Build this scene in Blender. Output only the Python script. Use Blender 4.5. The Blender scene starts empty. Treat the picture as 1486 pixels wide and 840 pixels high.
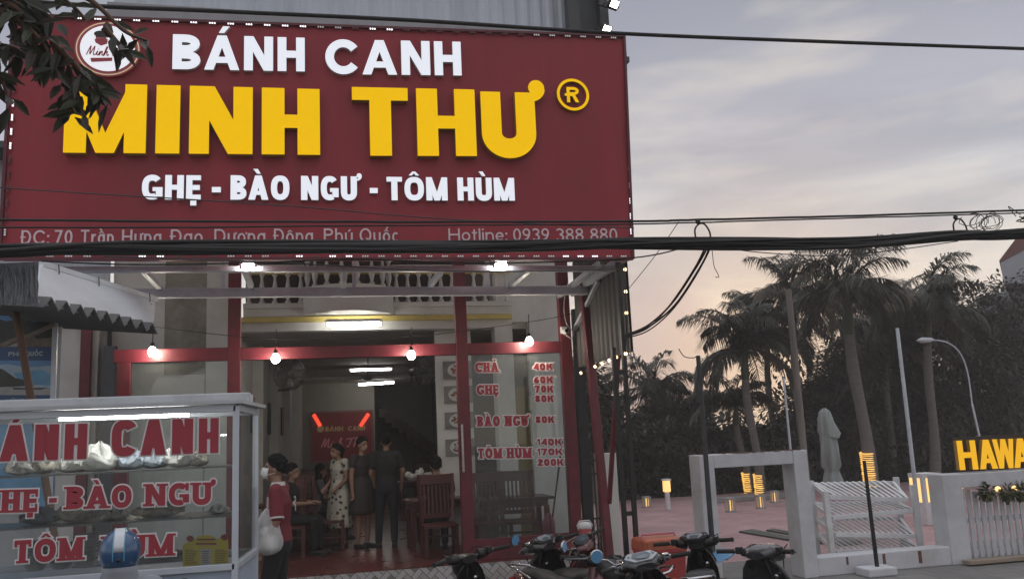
import bpy, bmesh, math, random, unicodedata
from mathutils import Vector, Matrix
import numpy as np

# ------------------------------------------------------------------ camera, sky, sun, exposure
SC = bpy.context.scene
COL = SC.collection
FPX, YAW, PITCH, ROLL, EYE = 1258.0, math.radians(12.957), math.radians(9.61), math.radians(-2.61), 2.05
_cy, _sy, _cp, _sp = math.cos(YAW), math.sin(YAW), math.cos(PITCH), math.sin(PITCH)
_fw = Vector((_sy*_cp, _cy*_cp, _sp)); _r0 = Vector((_cy, -_sy, 0)); _u0 = _r0.cross(_fw)
_r = _r0*math.cos(ROLL) + _u0*math.sin(ROLL); _u = -_r0*math.sin(ROLL) + _u0*math.cos(ROLL)
CAMLOC = Vector((0, 0, EYE))
cd = bpy.data.cameras.new('camera'); cam = bpy.data.objects.new('camera', cd); COL.objects.link(cam)
M = Matrix.Identity(4)
for i in range(3):
    M[i][0] = _r[i]; M[i][1] = _u[i]; M[i][2] = -_fw[i]; M[i][3] = CAMLOC[i]
cam.matrix_world = M
cd.sensor_width = 36.0; cd.lens = 36.0*FPX/1486.0; cd.clip_start = 0.1; cd.clip_end = 1500
SC.camera = cam
SC.cycles.use_denoising = True
SC.cycles.max_bounces = 6
SC.cycles.sample_clamp_indirect = 4.0
SC.view_settings.view_transform = 'Standard'; SC.view_settings.look = 'None'
SC.view_settings.exposure = 0.0; SC.view_settings.gamma = 1.0

def ray(px, py): return _fw*FPX + _r*(px-743.0) - _u*(py-420.0)
def P(px, py, X=None, Y=None, Z=None):
    """point of a real plane (X, Y or Z constant) seen at a pixel of the 1486x840 photograph"""
    d = ray(px, py)
    t = X/d.x if X is not None else (Y/d.y if Y is not None else (Z-EYE)/d.z)
    return CAMLOC + d*t

GLOW = ray(1110, 640).normalized()
SUN_AZ = math.atan2(GLOW.x, GLOW.y)
SUN_EL = math.radians(3.0)
W = bpy.data.worlds.new('World'); SC.world = W; W.use_nodes = True
def build_sky():
    nt = W.node_tree; N = nt.nodes; L = nt.links
    bg = N['Background']
    tc = N.new('ShaderNodeTexCoord')
    sep = N.new('ShaderNodeSeparateXYZ'); L.new(tc.outputs['Generated'], sep.inputs[0])
    def math_(op, a, b=None, c=None, clamp=False):
        n = N.new('ShaderNodeMath'); n.operation = op; n.use_clamp = clamp
        for i, v in enumerate((a, b, c)):
            if v is None: continue
            if hasattr(v, 'is_linked'): L.new(v, n.inputs[i])
            else: n.inputs[i].default_value = v
        return n.outputs[0]
    def mix(f, a, b):
        n = N.new('ShaderNodeMix'); n.data_type = 'RGBA'
        for i, v in ((0, f), (6, a), (7, b)):
            if hasattr(v, 'is_linked'): L.new(v, n.inputs[i])
            elif isinstance(v, tuple): n.inputs[i].default_value = (*v, 1)
            else: n.inputs[i].default_value = v
        return n.outputs[2]
    ramp = N.new('ShaderNodeValToRGB'); L.new(sep.outputs['Z'], ramp.inputs[0])
    stops = [(0.0, (.72, .61, .49)), (.08, (.77, .69, .60)), (.15, (.75, .71, .67)), (.23, (.645, .65, .665)), (.32, (.46, .47, .545)),
             (.46, (.31, .33, .39)), (.60, (.78, .80, .86)), (1.0, (1.15, 1.17, 1.22))]
    e = ramp.color_ramp.elements
    while len(e) < len(stops): e.new(0.5)
    for el, (p, c) in zip(e, stops): el.position = p; el.color = (*c, 1)
    # streaky dusk clouds, stretched along the horizon
    mp = N.new('ShaderNodeMapping'); L.new(tc.outputs['Generated'], mp.inputs[0]); mp.inputs['Scale'].default_value = (1.6, 1.6, 7.0)
    mp.inputs['Location'].default_value = (.35, .1, .6)
    n1 = N.new('ShaderNodeTexNoise'); L.new(mp.outputs[0], n1.inputs['Vector']); n1.inputs['Scale'].default_value = 1.7; n1.inputs['Detail'].default_value = 7; n1.inputs['Roughness'].default_value = .55; n1.inputs['Distortion'].default_value = .4
    cr = N.new('ShaderNodeMapRange'); L.new(n1.outputs['Fac'], cr.inputs[0]); cr.inputs[1].default_value = .42; cr.inputs[2].default_value = .68
    cr.interpolation_type = 'SMOOTHSTEP'
    dark = mix(math_('MULTIPLY', cr.outputs[0], .68), ramp.outputs[0], (.33, .35, .425))
    n2 = N.new('ShaderNodeTexNoise'); L.new(mp.outputs[0], n2.inputs['Vector']); n2.inputs['Scale'].default_value = 3.1; n2.inputs['Detail'].default_value = 8
    cr2 = N.new('ShaderNodeMapRange'); L.new(n2.outputs['Fac'], cr2.inputs[0]); cr2.inputs[1].default_value = .52; cr2.inputs[2].default_value = .75
    lit = mix(math_('MULTIPLY', cr2.outputs[0], .45), dark, (.80, .73, .64))
    # one bluish cloud bank low beside the building
    bd = N.new('ShaderNodeVectorMath'); bd.operation = 'DOT_PRODUCT'; L.new(tc.outputs['Generated'], bd.inputs[0]); bd.inputs[1].default_value = ray(945, 515).normalized()
    bm = math_('ADD', bd.outputs['Value'], math_('MULTIPLY', math_('SUBTRACT', n2.outputs['Fac'], .5), .012))
    br = N.new('ShaderNodeMapRange'); br.interpolation_type = 'SMOOTHSTEP'; L.new(bm, br.inputs[0]); br.inputs[1].default_value = .9945; br.inputs[2].default_value = .9992
    lit = mix(math_('MULTIPLY', br.outputs[0], .75), lit, (.36, .345, .43))
    # afterglow round the set sun
    dot = N.new('ShaderNodeVectorMath'); dot.operation = 'DOT_PRODUCT'; L.new(tc.outputs['Generated'], dot.inputs[0])
    dot.inputs[1].default_value = (math.sin(SUN_AZ)*math.cos(SUN_EL), math.cos(SUN_AZ)*math.cos(SUN_EL), math.sin(SUN_EL))
    g = math_('POWER', math_('MAXIMUM', dot.outputs['Value'], 0.0), 70.0)
    glow = mix(math_('MULTIPLY', g, .38), lit, (1.15, .82, .50))
    sky = N.new('ShaderNodeTexSky'); sky.sky_type = 'NISHITA'; sky.sun_disc = False
    sky.sun_elevation = SUN_EL; sky.sun_rotation = SUN_AZ; sky.dust_density = 3.0
    sc_ = N.new('ShaderNodeVectorMath'); sc_.operation = 'SCALE'; L.new(sky.outputs[0], sc_.inputs[0]); sc_.inputs['Scale'].default_value = .006
    add = N.new('ShaderNodeVectorMath'); add.operation = 'ADD'; L.new(glow, add.inputs[0]); L.new(sc_.outputs[0], add.inputs[1])
    L.new(add.outputs[0], bg.inputs['Color']); bg.inputs['Strength'].default_value = 1.07
build_sky()
sd = bpy.data.lights.new('sun', 'SUN'); sd.energy = 0.5; sd.angle = math.radians(10); sd.color = (1, .78, .55)
so = bpy.data.objects.new('sun', sd); COL.objects.link(so); so.location = (20, 60, 12)
so.rotation_euler = Vector((-math.sin(SUN_AZ)*math.cos(SUN_EL), -math.cos(SUN_AZ)*math.cos(SUN_EL), -math.sin(SUN_EL))).to_track_quat('-Z', 'Y').to_euler()

# ------------------------------------------------------------------ helpers
RNG = random.Random(7)
MATS = {}
def mat(name, col=(.5, .5, .5), rough=.6, metal=0.0, noise=.18, scale=6.0, bump=0.0, emit=None, estr=0.0, alpha=None, spec=.5, coat=0.0, stretch=(1, 1, 1), stain=None, bscale=None):
    """procedural material: base colour varied by two noises, optional bump, stains and emission"""
    if name in MATS: return MATS[name]
    m = bpy.data.materials.new(name); m.use_nodes = True; MATS[name] = m
    nt = m.node_tree; N = nt.nodes; L = nt.links; b = N['Principled BSDF']
    b.inputs['Roughness'].default_value = rough; b.inputs['Metallic'].default_value = metal
    b.inputs['Specular IOR Level'].default_value = spec; b.inputs['Coat Weight'].default_value = coat
    b.inputs['Base Color'].default_value = (*col, 1)
    if emit is not None:
        b.inputs['Emission Color'].default_value = (*emit, 1); b.inputs['Emission Strength'].default_value = estr
    if noise > 0 or bump > 0:
        tc = N.new('ShaderNodeTexCoord'); mp = N.new('ShaderNodeMapping'); L.new(tc.outputs['Object'], mp.inputs[0]); mp.inputs['Scale'].default_value = stretch
        n = N.new('ShaderNodeTexNoise'); L.new(mp.outputs[0], n.inputs['Vector']); n.inputs['Scale'].default_value = scale; n.inputs['Detail'].default_value = 6; n.inputs['Roughness'].default_value = .62
        if noise > 0:
            mr = N.new('ShaderNodeMapRange'); L.new(n.outputs['Fac'], mr.inputs[0]); mr.inputs[1].default_value = .3; mr.inputs[2].default_value = .7
            mr.inputs[3].default_value = 1-noise; mr.inputs[4].default_value = 1+noise*.6
            mx = N.new('ShaderNodeVectorMath'); mx.operation = 'SCALE'; mx.inputs[0].default_value = col; L.new(mr.outputs[0], mx.inputs['Scale'])
            outc = mx.outputs[0]
            if stain is not None:
                n3 = N.new('ShaderNodeTexNoise'); L.new(mp.outputs[0], n3.inputs['Vector']); n3.inputs['Scale'].default_value = scale*.35; n3.inputs['Detail'].default_value = 8; n3.inputs['Roughness'].default_value = .7
                m3 = N.new('ShaderNodeMapRange'); L.new(n3.outputs['Fac'], m3.inputs[0]); m3.inputs[1].default_value = .5; m3.inputs[2].default_value = .72
                mm = N.new('ShaderNodeMix'); mm.data_type = 'RGBA'; L.new(m3.outputs[0], mm.inputs[0]); L.new(outc, mm.inputs[6]); mm.inputs[7].default_value = (*stain, 1)
                outc = mm.outputs[2]
            L.new(outc, b.inputs['Base Color'])
            if emit is None:
                mr2 = N.new('ShaderNodeMapRange'); L.new(n.outputs['Fac'], mr2.inputs[0]); mr2.inputs[3].default_value = max(0.02, rough-.12); mr2.inputs[4].default_value = min(1, rough+.12)
                L.new(mr2.outputs[0], b.inputs['Roughness'])
        if bump > 0:
            bp = N.new('ShaderNodeBump'); bp.inputs['Strength'].default_value = bump; bp.inputs['Distance'].default_value = .02
            if bscale:
                n4 = N.new('ShaderNodeTexNoise'); L.new(mp.outputs[0], n4.inputs['Vector']); n4.inputs['Scale'].default_value = bscale; n4.inputs['Detail'].default_value = 4
                L.new(n4.outputs['Fac'], bp.inputs['Height'])
            else: L.new(n.outputs['Fac'], bp.inputs['Height'])
            L.new(bp.outputs[0], b.inputs['Normal'])
    return m
def glass_mat(name, tint=(.9, .95, .95), refl=.10, rough=.02, dirt=.06, dcol=(.6, .6, .58)):
    if name in MATS: return MATS[name]
    m = bpy.data.materials.new(name); m.use_nodes = True; MATS[name] = m
    nt = m.node_tree; N = nt.nodes; L = nt.links
    for n in list(N): N.remove(n)
    out = N.new('ShaderNodeOutputMaterial'); tr = N.new('ShaderNodeBsdfTransparent'); tr.inputs[0].default_value = (*tint, 1)
    gl = N.new('ShaderNodeBsdfGlossy'); gl.inputs['Roughness'].default_value = rough
    fr = N.new('ShaderNodeFresnel'); fr.inputs[0].default_value = 1.45
    ad = N.new('ShaderNodeMath'); ad.operation = 'MULTIPLY_ADD'; L.new(fr.outputs[0], ad.inputs[0]); ad.inputs[1].default_value = refl*14; ad.inputs[2].default_value = 0; ad.use_clamp = True
    m1 = N.new('ShaderNodeMixShader'); L.new(ad.outputs[0], m1.inputs[0]); L.new(tr.outputs[0], m1.inputs[1]); L.new(gl.outputs[0], m1.inputs[2])
    df = N.new('ShaderNodeBsdfDiffuse'); df.inputs[0].default_value = (*dcol, 1)
    tc = N.new('ShaderNodeTexCoord'); nz = N.new('ShaderNodeTexNoise'); L.new(tc.outputs['Object'], nz.inputs['Vector']); nz.inputs['Scale'].default_value = 2.5; nz.inputs['Detail'].default_value = 7
    mr = N.new('ShaderNodeMapRange'); L.new(nz.outputs['Fac'], mr.inputs[0]); mr.inputs[1].default_value = .35; mr.inputs[2].default_value = .75; mr.inputs[3].default_value = dirt*.3; mr.inputs[4].default_value = dirt*1.6
    m2 = N.new('ShaderNodeMixShader'); L.new(mr.outputs[0], m2.inputs[0]); L.new(m1.outputs[0], m2.inputs[1]); L.new(df.outputs[0], m2.inputs[2])
    L.new(m2.outputs[0], out.inputs[0])
    return m

def V3(*a): return Vector(a)
class MB:
    """collects boxes, tubes, lofts and prisms into ONE mesh"""
    def __init__(s): s.v = []; s.f = []; s.m = []; s.sm = []
    def add(s, verts, faces, mi=0, smooth=False):
        o = len(s.v); s.v.extend([tuple(v) for v in verts])
        for f in faces: s.f.append(tuple(i+o for i in f)); s.m.append(mi); s.sm.append(smooth)
        return s
    def box(s, c, size, mi=0, rot=None, bev=0.0):
        hx, hy, hz = size[0]/2, size[1]/2, size[2]/2
        if bev > 0 and min(hx, hy, hz) > bev*1.01:
            bm = bmesh.new(); bmesh.ops.create_cube(bm, size=1)
            for v in bm.verts: v.co = Vector((v.co.x*hx*2, v.co.y*hy*2, v.co.z*hz*2))
            bmesh.ops.bevel(bm, geom=list(bm.edges), offset=bev, segments=2, affect='EDGES', profile=.5)
            bm.verts.index_update()
            vs = [v.co.copy() for v in bm.verts]; fs = [[v.index for v in f.verts] for f in bm.faces]; bm.free()
        else:
            vs = [Vector((x*hx, y*hy, z*hz)) for x in (-1, 1) for y in (-1, 1) for z in (-1, 1)]
            fs = [(0, 1, 3, 2), (4, 6, 7, 5), (0, 4, 5, 1), (2, 3, 7, 6), (0, 2, 6, 4), (1, 5, 7, 3)]
        if rot is not None: vs = [rot @ v for v in vs]
        c = Vector(c)
        return s.add([v+c for v in vs], fs, mi)
    def b2(s, x0, x1, y0, y1, z0, z1, mi=0, bev=0.0):
        return s.box(((x0+x1)/2, (y0+y1)/2, (z0+z1)/2), (abs(x1-x0), abs(y1-y0), abs(z1-z0)), mi, None, bev)
    def bar(s, a, b, w, d, mi=0, up=Vector((0, 0, 1)), bev=0.0):
        """rectangular bar from a to b, w across, d along up"""
        a = Vector(a); b = Vector(b); z = (b-a); l = z.length; z = z/l
        x = up.cross(z)
        if x.length < 1e-4: x = Vector((1, 0, 0)).cross(z)
        x.normalize(); y = z.cross(x)
        R = Matrix((x, y, z)).transposed()
        return s.box((a+b)/2, (w, d, l), mi, R, bev)
    def tube(s, pts, r, n=8, mi=0, cap=True, smooth=True, closed=False):
        pts = [Vector(p) for p in pts]; k = len(pts)
        rr = r if isinstance(r, (list, tuple)) else [r]*k
        rings = []; prev = None
        for i, p in enumerate(pts):
            if closed: t = pts[(i+1) % k]-pts[i-1]
            else: t = pts[min(i+1, k-1)]-pts[max(i-1, 0)]
            if t.length < 1e-9: t = Vector((0, 0, 1))
            t.normalize()
            if prev is None:
                a = Vector((0, 0, 1)) if abs(t.z) < .9 else Vector((1, 0, 0)); x = a.cross(t).normalized()
            else:
                x = prev - t*prev.dot(t)
                if x.length < 1e-6: x = Vector((1, 0, 0)).cross(t)
                x.normalize()
            prev = x; y = t.cross(x)
            rings.append([p + (x*math.cos(2*math.pi*j/n)+y*math.sin(2*math.pi*j/n))*rr[i] for j in range(n)])
        return s.loft(rings, mi, cap and not closed, smooth, closed)
    def loft(s, rings, mi=0, cap=True, smooth=True, closed=False, ring_closed=True):
        n = len(rings[0]); k = len(rings); vs = [p for r_ in rings for p in r_]; fs = []
        for i in range(k if closed else k-1):
            a = i*n; b = ((i+1) % k)*n
            for j in range(n if ring_closed else n-1):
                j2 = (j+1) % n
                fs.append((a+j, a+j2, b+j2, b+j))
        s.add(vs, fs, mi, smooth)
        if cap:
            s.add(rings[0], [tuple(range(n))[::-1]], mi, False); s.add(rings[-1], [tuple(range(n))], mi, False)
        return s
    def lathe(s, prof, c=(0, 0, 0), n=20, mi=0, axis='Z', smooth=True, rot=None):
        c = Vector(c); rings = []
        for (r_, z) in prof:
            ring = []
            for j in range(n):
                a = 2*math.pi*j/n; x, y = math.cos(a)*r_, math.sin(a)*r_
                v = Vector((x, y, z)) if axis == 'Z' else (Vector((z, x, y)) if axis == 'X' else Vector((y, z, x)))
                if rot is not None: v = rot @ v
                ring.append(v+c)
            rings.append(ring)
        return s.loft(rings, mi, True, smooth)
    def ball(s, c, r, n=12, mi=0, rot=None):
        c = Vector(c); rx, ry, rz = r if isinstance(r, (tuple, list)) else (r, r, r)
        rings = []
        for i in range(n//2+1):
            th = math.pi*i/(n//2); q = max(1e-3, math.sin(th))
            ring = []
            for j in range(n):
                v = Vector((rx*q*math.cos(2*math.pi*j/n), ry*q*math.sin(2*math.pi*j/n), -rz*math.cos(th)))
                if rot is not None: v = rot @ v
                ring.append(v+c)
            rings.append(ring)
        return s.loft(rings, mi, True, True)
    def capsule(s, a, b, ra, rb, n=10, mi=0):
        a = Vector(a); b = Vector(b); d = b-a; l = max(d.length, 1e-6); t = d/l
        pts = [a-t*ra*.95, a-t*ra*.6, a, b, b+t*rb*.6, b+t*rb*.95]
        return s.tube(pts, [ra*.3, ra*.8, ra, rb, rb*.8, rb*.3], n, mi)
    def quad(s, a, b, c, d, mi=0): return s.add([a, b, c, d], [(0, 1, 2, 3)], mi)
    def build(s, name, mats, parent=None, world=False):
        me = bpy.data.meshes.new(name); me.from_pydata(s.v, [], s.f); me.validate(clean_customdata=False)
        mats = mats if isinstance(mats, (list, tuple)) else [mats]
        for m in mats: me.materials.append(m)
        if len(me.polygons) == len(s.m):
            me.polygons.foreach_set('material_index', s.m); me.polygons.foreach_set('use_smooth', s.sm)
        me.update()
        o = bpy.data.objects.new(name, me); COL.objects.link(o)
        if parent is not None:
            o.parent = parent
            if world: o.matrix_parent_inverse = Matrix.Translation(-parent.location)
        return o
def fix_normals(o):
    bm = bmesh.new(); bm.from_mesh(o.data); bmesh.ops.recalc_face_normals(bm, faces=bm.faces); bm.to_mesh(o.data); bm.free(); return o
def tag(o, label, cat, group=None, kind=None):
    if label: o['label'] = label
    if cat: o['category'] = cat
    if group: o['group'] = group
    if kind: o['kind'] = kind
    return o
def thing(name, label, cat, loc=(0, 0, 0), rz=0.0, group=None):
    o = bpy.data.objects.new(name, None); COL.objects.link(o); o.empty_display_size = .2
    o.location = loc; o.rotation_euler = (0, 0, rz)
    return tag(o, label, cat, group)
def structure(name, mb, m):
    o = mb.build(name, m); o['kind'] = 'structure'; return o
def copy_tree(o, parent=None):
    c = o.copy(); COL.objects.link(c)
    if parent is not None: c.parent = parent
    for ch in list(o.children): copy_tree(ch, c)
    return c
def spline(pts, n=8):
    """Catmull-Rom through pts"""
    p = [Vector(q) for q in pts]; out = []
    for i in range(len(p)-1):
        a = p[max(i-1, 0)]; b = p[i]; c = p[i+1]; d = p[min(i+2, len(p)-1)]
        for k in range(n):
            t = k/n
            out.append(.5*((2*b)+(c-a)*t+(2*a-5*b+4*c-d)*t*t+(3*b-a-3*c+d)*t*t*t))
    out.append(p[-1]); return out

# ------------------------------------------------------------------ lettering
LW = dict(A=.95, B=.72, C=.97, D=.8, E=.6, G=.84, H=.76, I=.0, K=.76, L=.55, M=.98, N=.8, O=.9, P=.66, Q=.9, R=.7, S=.66, T=.7, U=.76, V=.95, W=1.3, X=.8, Y=.8, Z=.7,
          a=.58, c=.52, e=.56, g=.58, h=.56, i=.0, l=.0, n=.56, o=.58, q=.58, r=.36, t=.34, u=.56)
LW.update({d: .62 for d in '0123456789'}); LW['1'] = .34; LW['-'] = .38; LW[':'] = .0; LW['.'] = .0; LW[','] = .0; LW[' '] = .34
LW['Đ'] = .82
def arc(cx, cy, rx, ry, a0, a1, n=14, e=2.0):
    out = []
    for i in range(n+1):
        a = math.radians(a0+(a1-a0)*i/n); c, s = math.cos(a), math.sin(a)
        out.append((cx+rx*math.copysign(abs(c)**(2/e), c), cy+ry*math.copysign(abs(s)**(2/e), s)))
    return out
def glyph(ch, w, t, h, slab, e):
    q = []   # ('p', polygon) or ('s', points, width, closed)
    R = lambda x0, y0, x1, y1: q.append(('p', [(x0, y0), (x1, y0), (x1, y1), (x0, y1)]))
    D = lambda xb, xt, hw, y0=0.0, y1=1.0: q.append(('p', [(xb, y0), (xb+hw, y0), (xt+hw, y1), (xt, y1)]))
    S = lambda pts, wd=None, closed=False: q.append(('s', pts, wd or (t+h)/2, closed))
    Vt = lambda x, y0=0.0, y1=1.0: R(x, y0, x+t, y1)
    sh = h*.55; so_ = t*.42
    foot = lambda x: R(x-so_, 0, x+t+so_, sh) if slab else None
    head = lambda x: R(x-so_, 1-sh, x+t+so_, 1) if slab else None
    k = (t+h)/2
    if ch == 'A':
        a = t*1.02; D(0, w/2-a/2, a); D(w-a, w/2-a/2, a); R(w*.2, .2, w*.8, .2+h*.85)
        if slab: foot(0); foot(w-t)
    elif ch in 'BPR':
        Vt(0); rx = w*.36
        S([(t*.4, 1-k/2)]+arc(w-rx-k/2, .735+.0, rx, .265-k/2, 90, -90, 10, e)+[(t*.4, .47+k/2)])
        if ch == 'B': S([(t*.4, .53-k/2)]+arc(w-rx-k/2+.02, .265, rx, .265-k/2, 90, -90, 10, e)+[(t*.4, k/2)])
        if ch == 'R': D(w-t*1.15, w*.38, t*1.15, 0, .5)
        if slab: R(-so_, 0, t, sh); R(-so_, 1-sh, t, 1)
    elif ch in 'CG':
        S(arc(w/2, .5, w/2-t/2, .5-k/2, (36 if ch == 'C' else 42), 360-(36 if ch == 'C' else 62), 26, e), (t+k)/2)
        if ch == 'G': R(w-t, .12, w, .5); R(w*.52, .5-h*.8, w-.002, .5)
        if slab: R(w-t*.62, .66, w-t*.1, 1.0)
    elif ch in 'DĐ':
        o = w*.1 if ch == 'Đ' else 0
        R(o, 0, o+t, 1); S([(o+t*.4, 1-k/2)]+arc(w-w*.42-k/2, .5, w*.42, .5-k/2, 90, -90, 14, e)+[(o+t*.4, k/2)])
        if ch == 'Đ': R(0, .5-h*.4, w*.5, .5+h*.4)
    elif ch == 'E':
        Vt(0); R(t*.5, 1-h, w, 1); R(t*.5, 0, w, h); R(t*.5, .5-h*.5, w*.93, .5+h*.5)
        if slab: R(-so_, 0, t, sh); R(-so_, 1-sh, t, 1); R(w-h*.5, h*.5, w, .36); R(w-h*.5, .66, w, 1-h*.5)
    elif ch == 'H':
        Vt(0); Vt(w-t); R(t*.5, .5-h*.5, w-t*.5, .5+h*.5)
        if slab: foot(0); head(0); foot(w-t); head(w-t)
    elif ch == 'I': Vt(0)
    elif ch == 'K':
        Vt(0); D(t*.6, w-t*1.15, t*1.15, .36, 1); D(w-t*1.2, w*.32, t*1.2, 0, .62)
    elif ch == 'L': Vt(0); R(t*.5, 0, w, h)
    elif ch == 'M':
        a = t*(.74 if t > .28 else .95); b = t*(.9 if t > .28 else 1); R(0, 0, b, 1); R(w-b, 0, w, 1); D(w/2-a/2, .002, a); D(w/2-a/2, w-a-.002, a)
        if slab: foot(0); foot(w-t); R(-so_, 1-sh, t*.5, 1); R(w-t*.5, 1-sh, w+so_, 1)
    elif ch == 'N':
        b = t*(.84 if t > .28 else 1); R(0, 0, b, 1); R(w-b, 0, w, 1); D(w-t*1.05-.002, .002, t*1.05)
        if slab: foot(0); R(-so_, 1-sh, t*.5, 1); head(w-t)
    elif ch in 'OQ0':
        S(arc(w/2, .5, w/2-t/2, .5-k/2, 0, 360, 36, e)[:-1], (t+k)/2, True)
        if ch == 'Q': D(w-t*.9, w*.5, t, -.08, .3)
    elif ch == 'S':
        S([tuple(v)[:2] for v in spline([(w-.08, .78, 0), (w*.72, 1-k/2, 0), (w*.3, 1-k/2, 0), (k/2, .76, 0), (w*.3, .56, 0), (w*.72, .45, 0), (w-k/2, .25, 0), (w*.7, k/2, 0), (w*.28, k/2, 0), (.06, .24, 0)], 4)])
    elif ch == 'T':
        R(w/2-t/2, 0, w/2+t/2, 1-h*.5); R(0, 1-h, w, 1)
        if slab: R(w/2-t/2-so_, 0, w/2+t/2+so_, sh); R(0, .7, h*.6, 1-h*.5); R(w-h*.6, .7, w, 1-h*.5)
    elif ch == 'U':
        S([(t/2, 1)]+arc(w/2, .36, w/2-t/2, .36-k/2, 180, 360, 16, e)+[(w-t/2, 1)], t)
        if slab: head(0); head(w-t)
    elif ch == 'V': D(w/2-t/2, 0, t); D(w/2-t/2, w-t, t)
    elif ch == 'W':
        D(w*.28-t/2, 0, t); D(w*.28-t/2, w/2-t/2, t); D(w*.72-t/2, w/2-t/2, t); D(w*.72-t/2, w-t, t)
    elif ch == '1': R(w-t, 0, w, 1); D(0, w-t*1.2, t*1.0, .66, .98)
    elif ch == '2':
        S(arc(w/2, .68, w/2-k/2, .32-k/2, 165, -30, 12)+[(k*.7, k*.6)]); R(0, 0, w, h)
    elif ch == '3':
        S(arc(w*.47, .735, w*.5-k/2, .265-k/2, 150, -90, 12)); S(arc(w*.48, .275, w*.52-k/2, .275-k/2, 90, -150, 12))
    elif ch == '4':
        R(w*.6, 0, w*.6+t, 1); R(0, .2, w, .2+h*.9); D(0, w*.6-t*.1, t, .22, 1)
    elif ch == '6':
        S(arc(w/2, .31, w/2-t/2, .31-k/2, 0, 360, 20)[:-1], None, True); S(arc(w*.95, .32, w*.95-t/2, .68-k/2, 180, 100, 10))
    elif ch == '7': R(0, 1-h, w, 1); D(w*.16, w-t*1.15, t*1.15, 0, 1-h*.5)
    elif ch == '8':
        S(arc(w/2, .74, w*.46-t/2, .26-k/2, 0, 360, 20)[:-1], None, True); S(arc(w/2, .27, w/2-t/2, .27-k/2, 0, 360, 20)[:-1], None, True)
    elif ch == '9':
        S(arc(w/2, .69, w/2-t/2, .31-k/2, 0, 360, 20)[:-1], None, True); S(arc(w*.05, .68, w*.95-t/2, .68-k/2, 0, -80, 10))
    elif ch == '-': R(0, .3, w, .3+h*1.1)
    elif ch == ':': R(0, 0, t*1.1, t*1.1); R(0, .5, t*1.1, .5+t*1.1)
    elif ch == '.': R(0, 0, t*1.1, t*1.1)
    elif ch == ',': D(-t*.5, 0, t, -.16, .12)
    # lower case, x-height .7
    elif ch in 'aoqg': 
        S(arc(w/2, .35, w/2-t/2, .35-k/2, 0, 360, 24)[:-1], None, True)
        if ch in 'aqg': R(w-t, -.28 if ch == 'q' else (0 if ch == 'a' else -.1), w, .7)
        if ch == 'g': S(arc(w/2, -.08, w/2-t/2, .2-k/2, 0, -150, 10))
    elif ch == 'c': S(arc(w/2, .35, w/2-t/2, .35-k/2, 45, 315, 20))
    elif ch == 'e': S(arc(w/2, .35, w/2-t/2, .35-k/2, 0, 318, 20)); R(t*.5, .35-h*.4, w-t*.3, .35+h*.4)
    elif ch in 'nh':
        R(0, 0, t, 1 if ch == 'h' else .7); S([(t*.5, .36)]+arc(w/2, .4, w/2-t/2, .3-k/2, 175, 0, 12)+[(w-t/2, 0)])
    elif ch == 'u': S([(t/2, .7)]+arc(w/2, .3, w/2-t/2, .3-k/2, 180, 360, 12)+[(w-t/2, .3)]); R(w-t, 0, w, .7)
    elif ch == 'r': R(0, 0, t, .7); S(arc(w*.9, .3, w*.9-t/2, .4-k/2, 170, 80, 8))
    elif ch == 't': R(w*.3, 0, w*.3+t, .92); R(0, .7-h, w, .7)
    elif ch == 'i': R(0, 0, t, .7); R(0, .85, t, .85+t)
    elif ch == 'l': R(0, 0, t, 1)
    return q
def marks(base, comb, w, t, h):
    q = []; low = base.islower(); top = .76 if low else 1.07; c = w/2; z = .8 if low else 1.0
    for m in comb:
        if m == '\u0301': q.append(('p', [(c-.09*z, top), (c+.05*z, top), (c+.2*z, top+.2*z), (c+.02*z, top+.2*z)]))
        elif m == '\u0300': q.append(('p', [(c-.05*z, top), (c+.09*z, top), (c-.02*z, top+.2*z), (c-.2*z, top+.2*z)]))
        elif m == '\u0302':
            q.append(('p', [(c-.22*z, top), (c-.08*z, top), (c+.06*z, top+.17*z), (c-.06*z, top+.17*z)])); q.append(('p', [(c+.08*z, top), (c+.22*z, top), (c+.06*z, top+.17*z), (c-.06*z, top+.17*z)])); top += .2*z
        elif m == '\u0303': q.append(('s', [(c-.2*z, top+.04), (c-.1*z, top+.12), (c+.08*z, top+.05), (c+.2*z, top+.13)], h*.5, False))
        elif m == '\u0309': q.append(('s', [(c-.08, top+.17), (c, top+.22), (c+.09, top+.17), (c+.03, top+.08), (c, top)], h*.5, False))
        elif m == '\u0323': q.append(('p', [(c-t*.45, -.24), (c+t*.45, -.24), (c+t*.45, -.24+t*.8), (c-t*.45, -.24+t*.8)]))
        elif m == '\u031b':
            y = .7 if low else 1.0; x = w
            r_ = max(.05, t*.42)
            q.append(('p', arc(x+r_*.9, y+r_*.3, r_, r_, 0, 360, 14)[:-1]))
            q.append(('s', arc(x-r_*.2, y+r_*.1, r_*1.75, r_*1.5, 0, -88, 7), r_*.75, False))
    return q
def offset_poly(p, b):
    n = len(p); out = []
    area = sum(p[i][0]*p[(i+1) % n][1]-p[(i+1) % n][0]*p[i][1] for i in range(n))
    sg = 1 if area > 0 else -1
    for i in range(n):
        a, c, d = Vector(p[i-1]), Vector(p[i]), Vector(p[(i+1) % n])
        e1 = (c-a).normalized(); e2 = (d-c).normalized()
        n1 = Vector((e1.y, -e1.x))*sg; n2 = Vector((e2.y, -e2.x))*sg
        m = n1+n2
        l = m.length
        m = m/l if l > 1e-6 else n1
        out.append(tuple(c+m*min(b/max(.3, m.dot(n1)), 2.2*b)))
    return out
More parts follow.
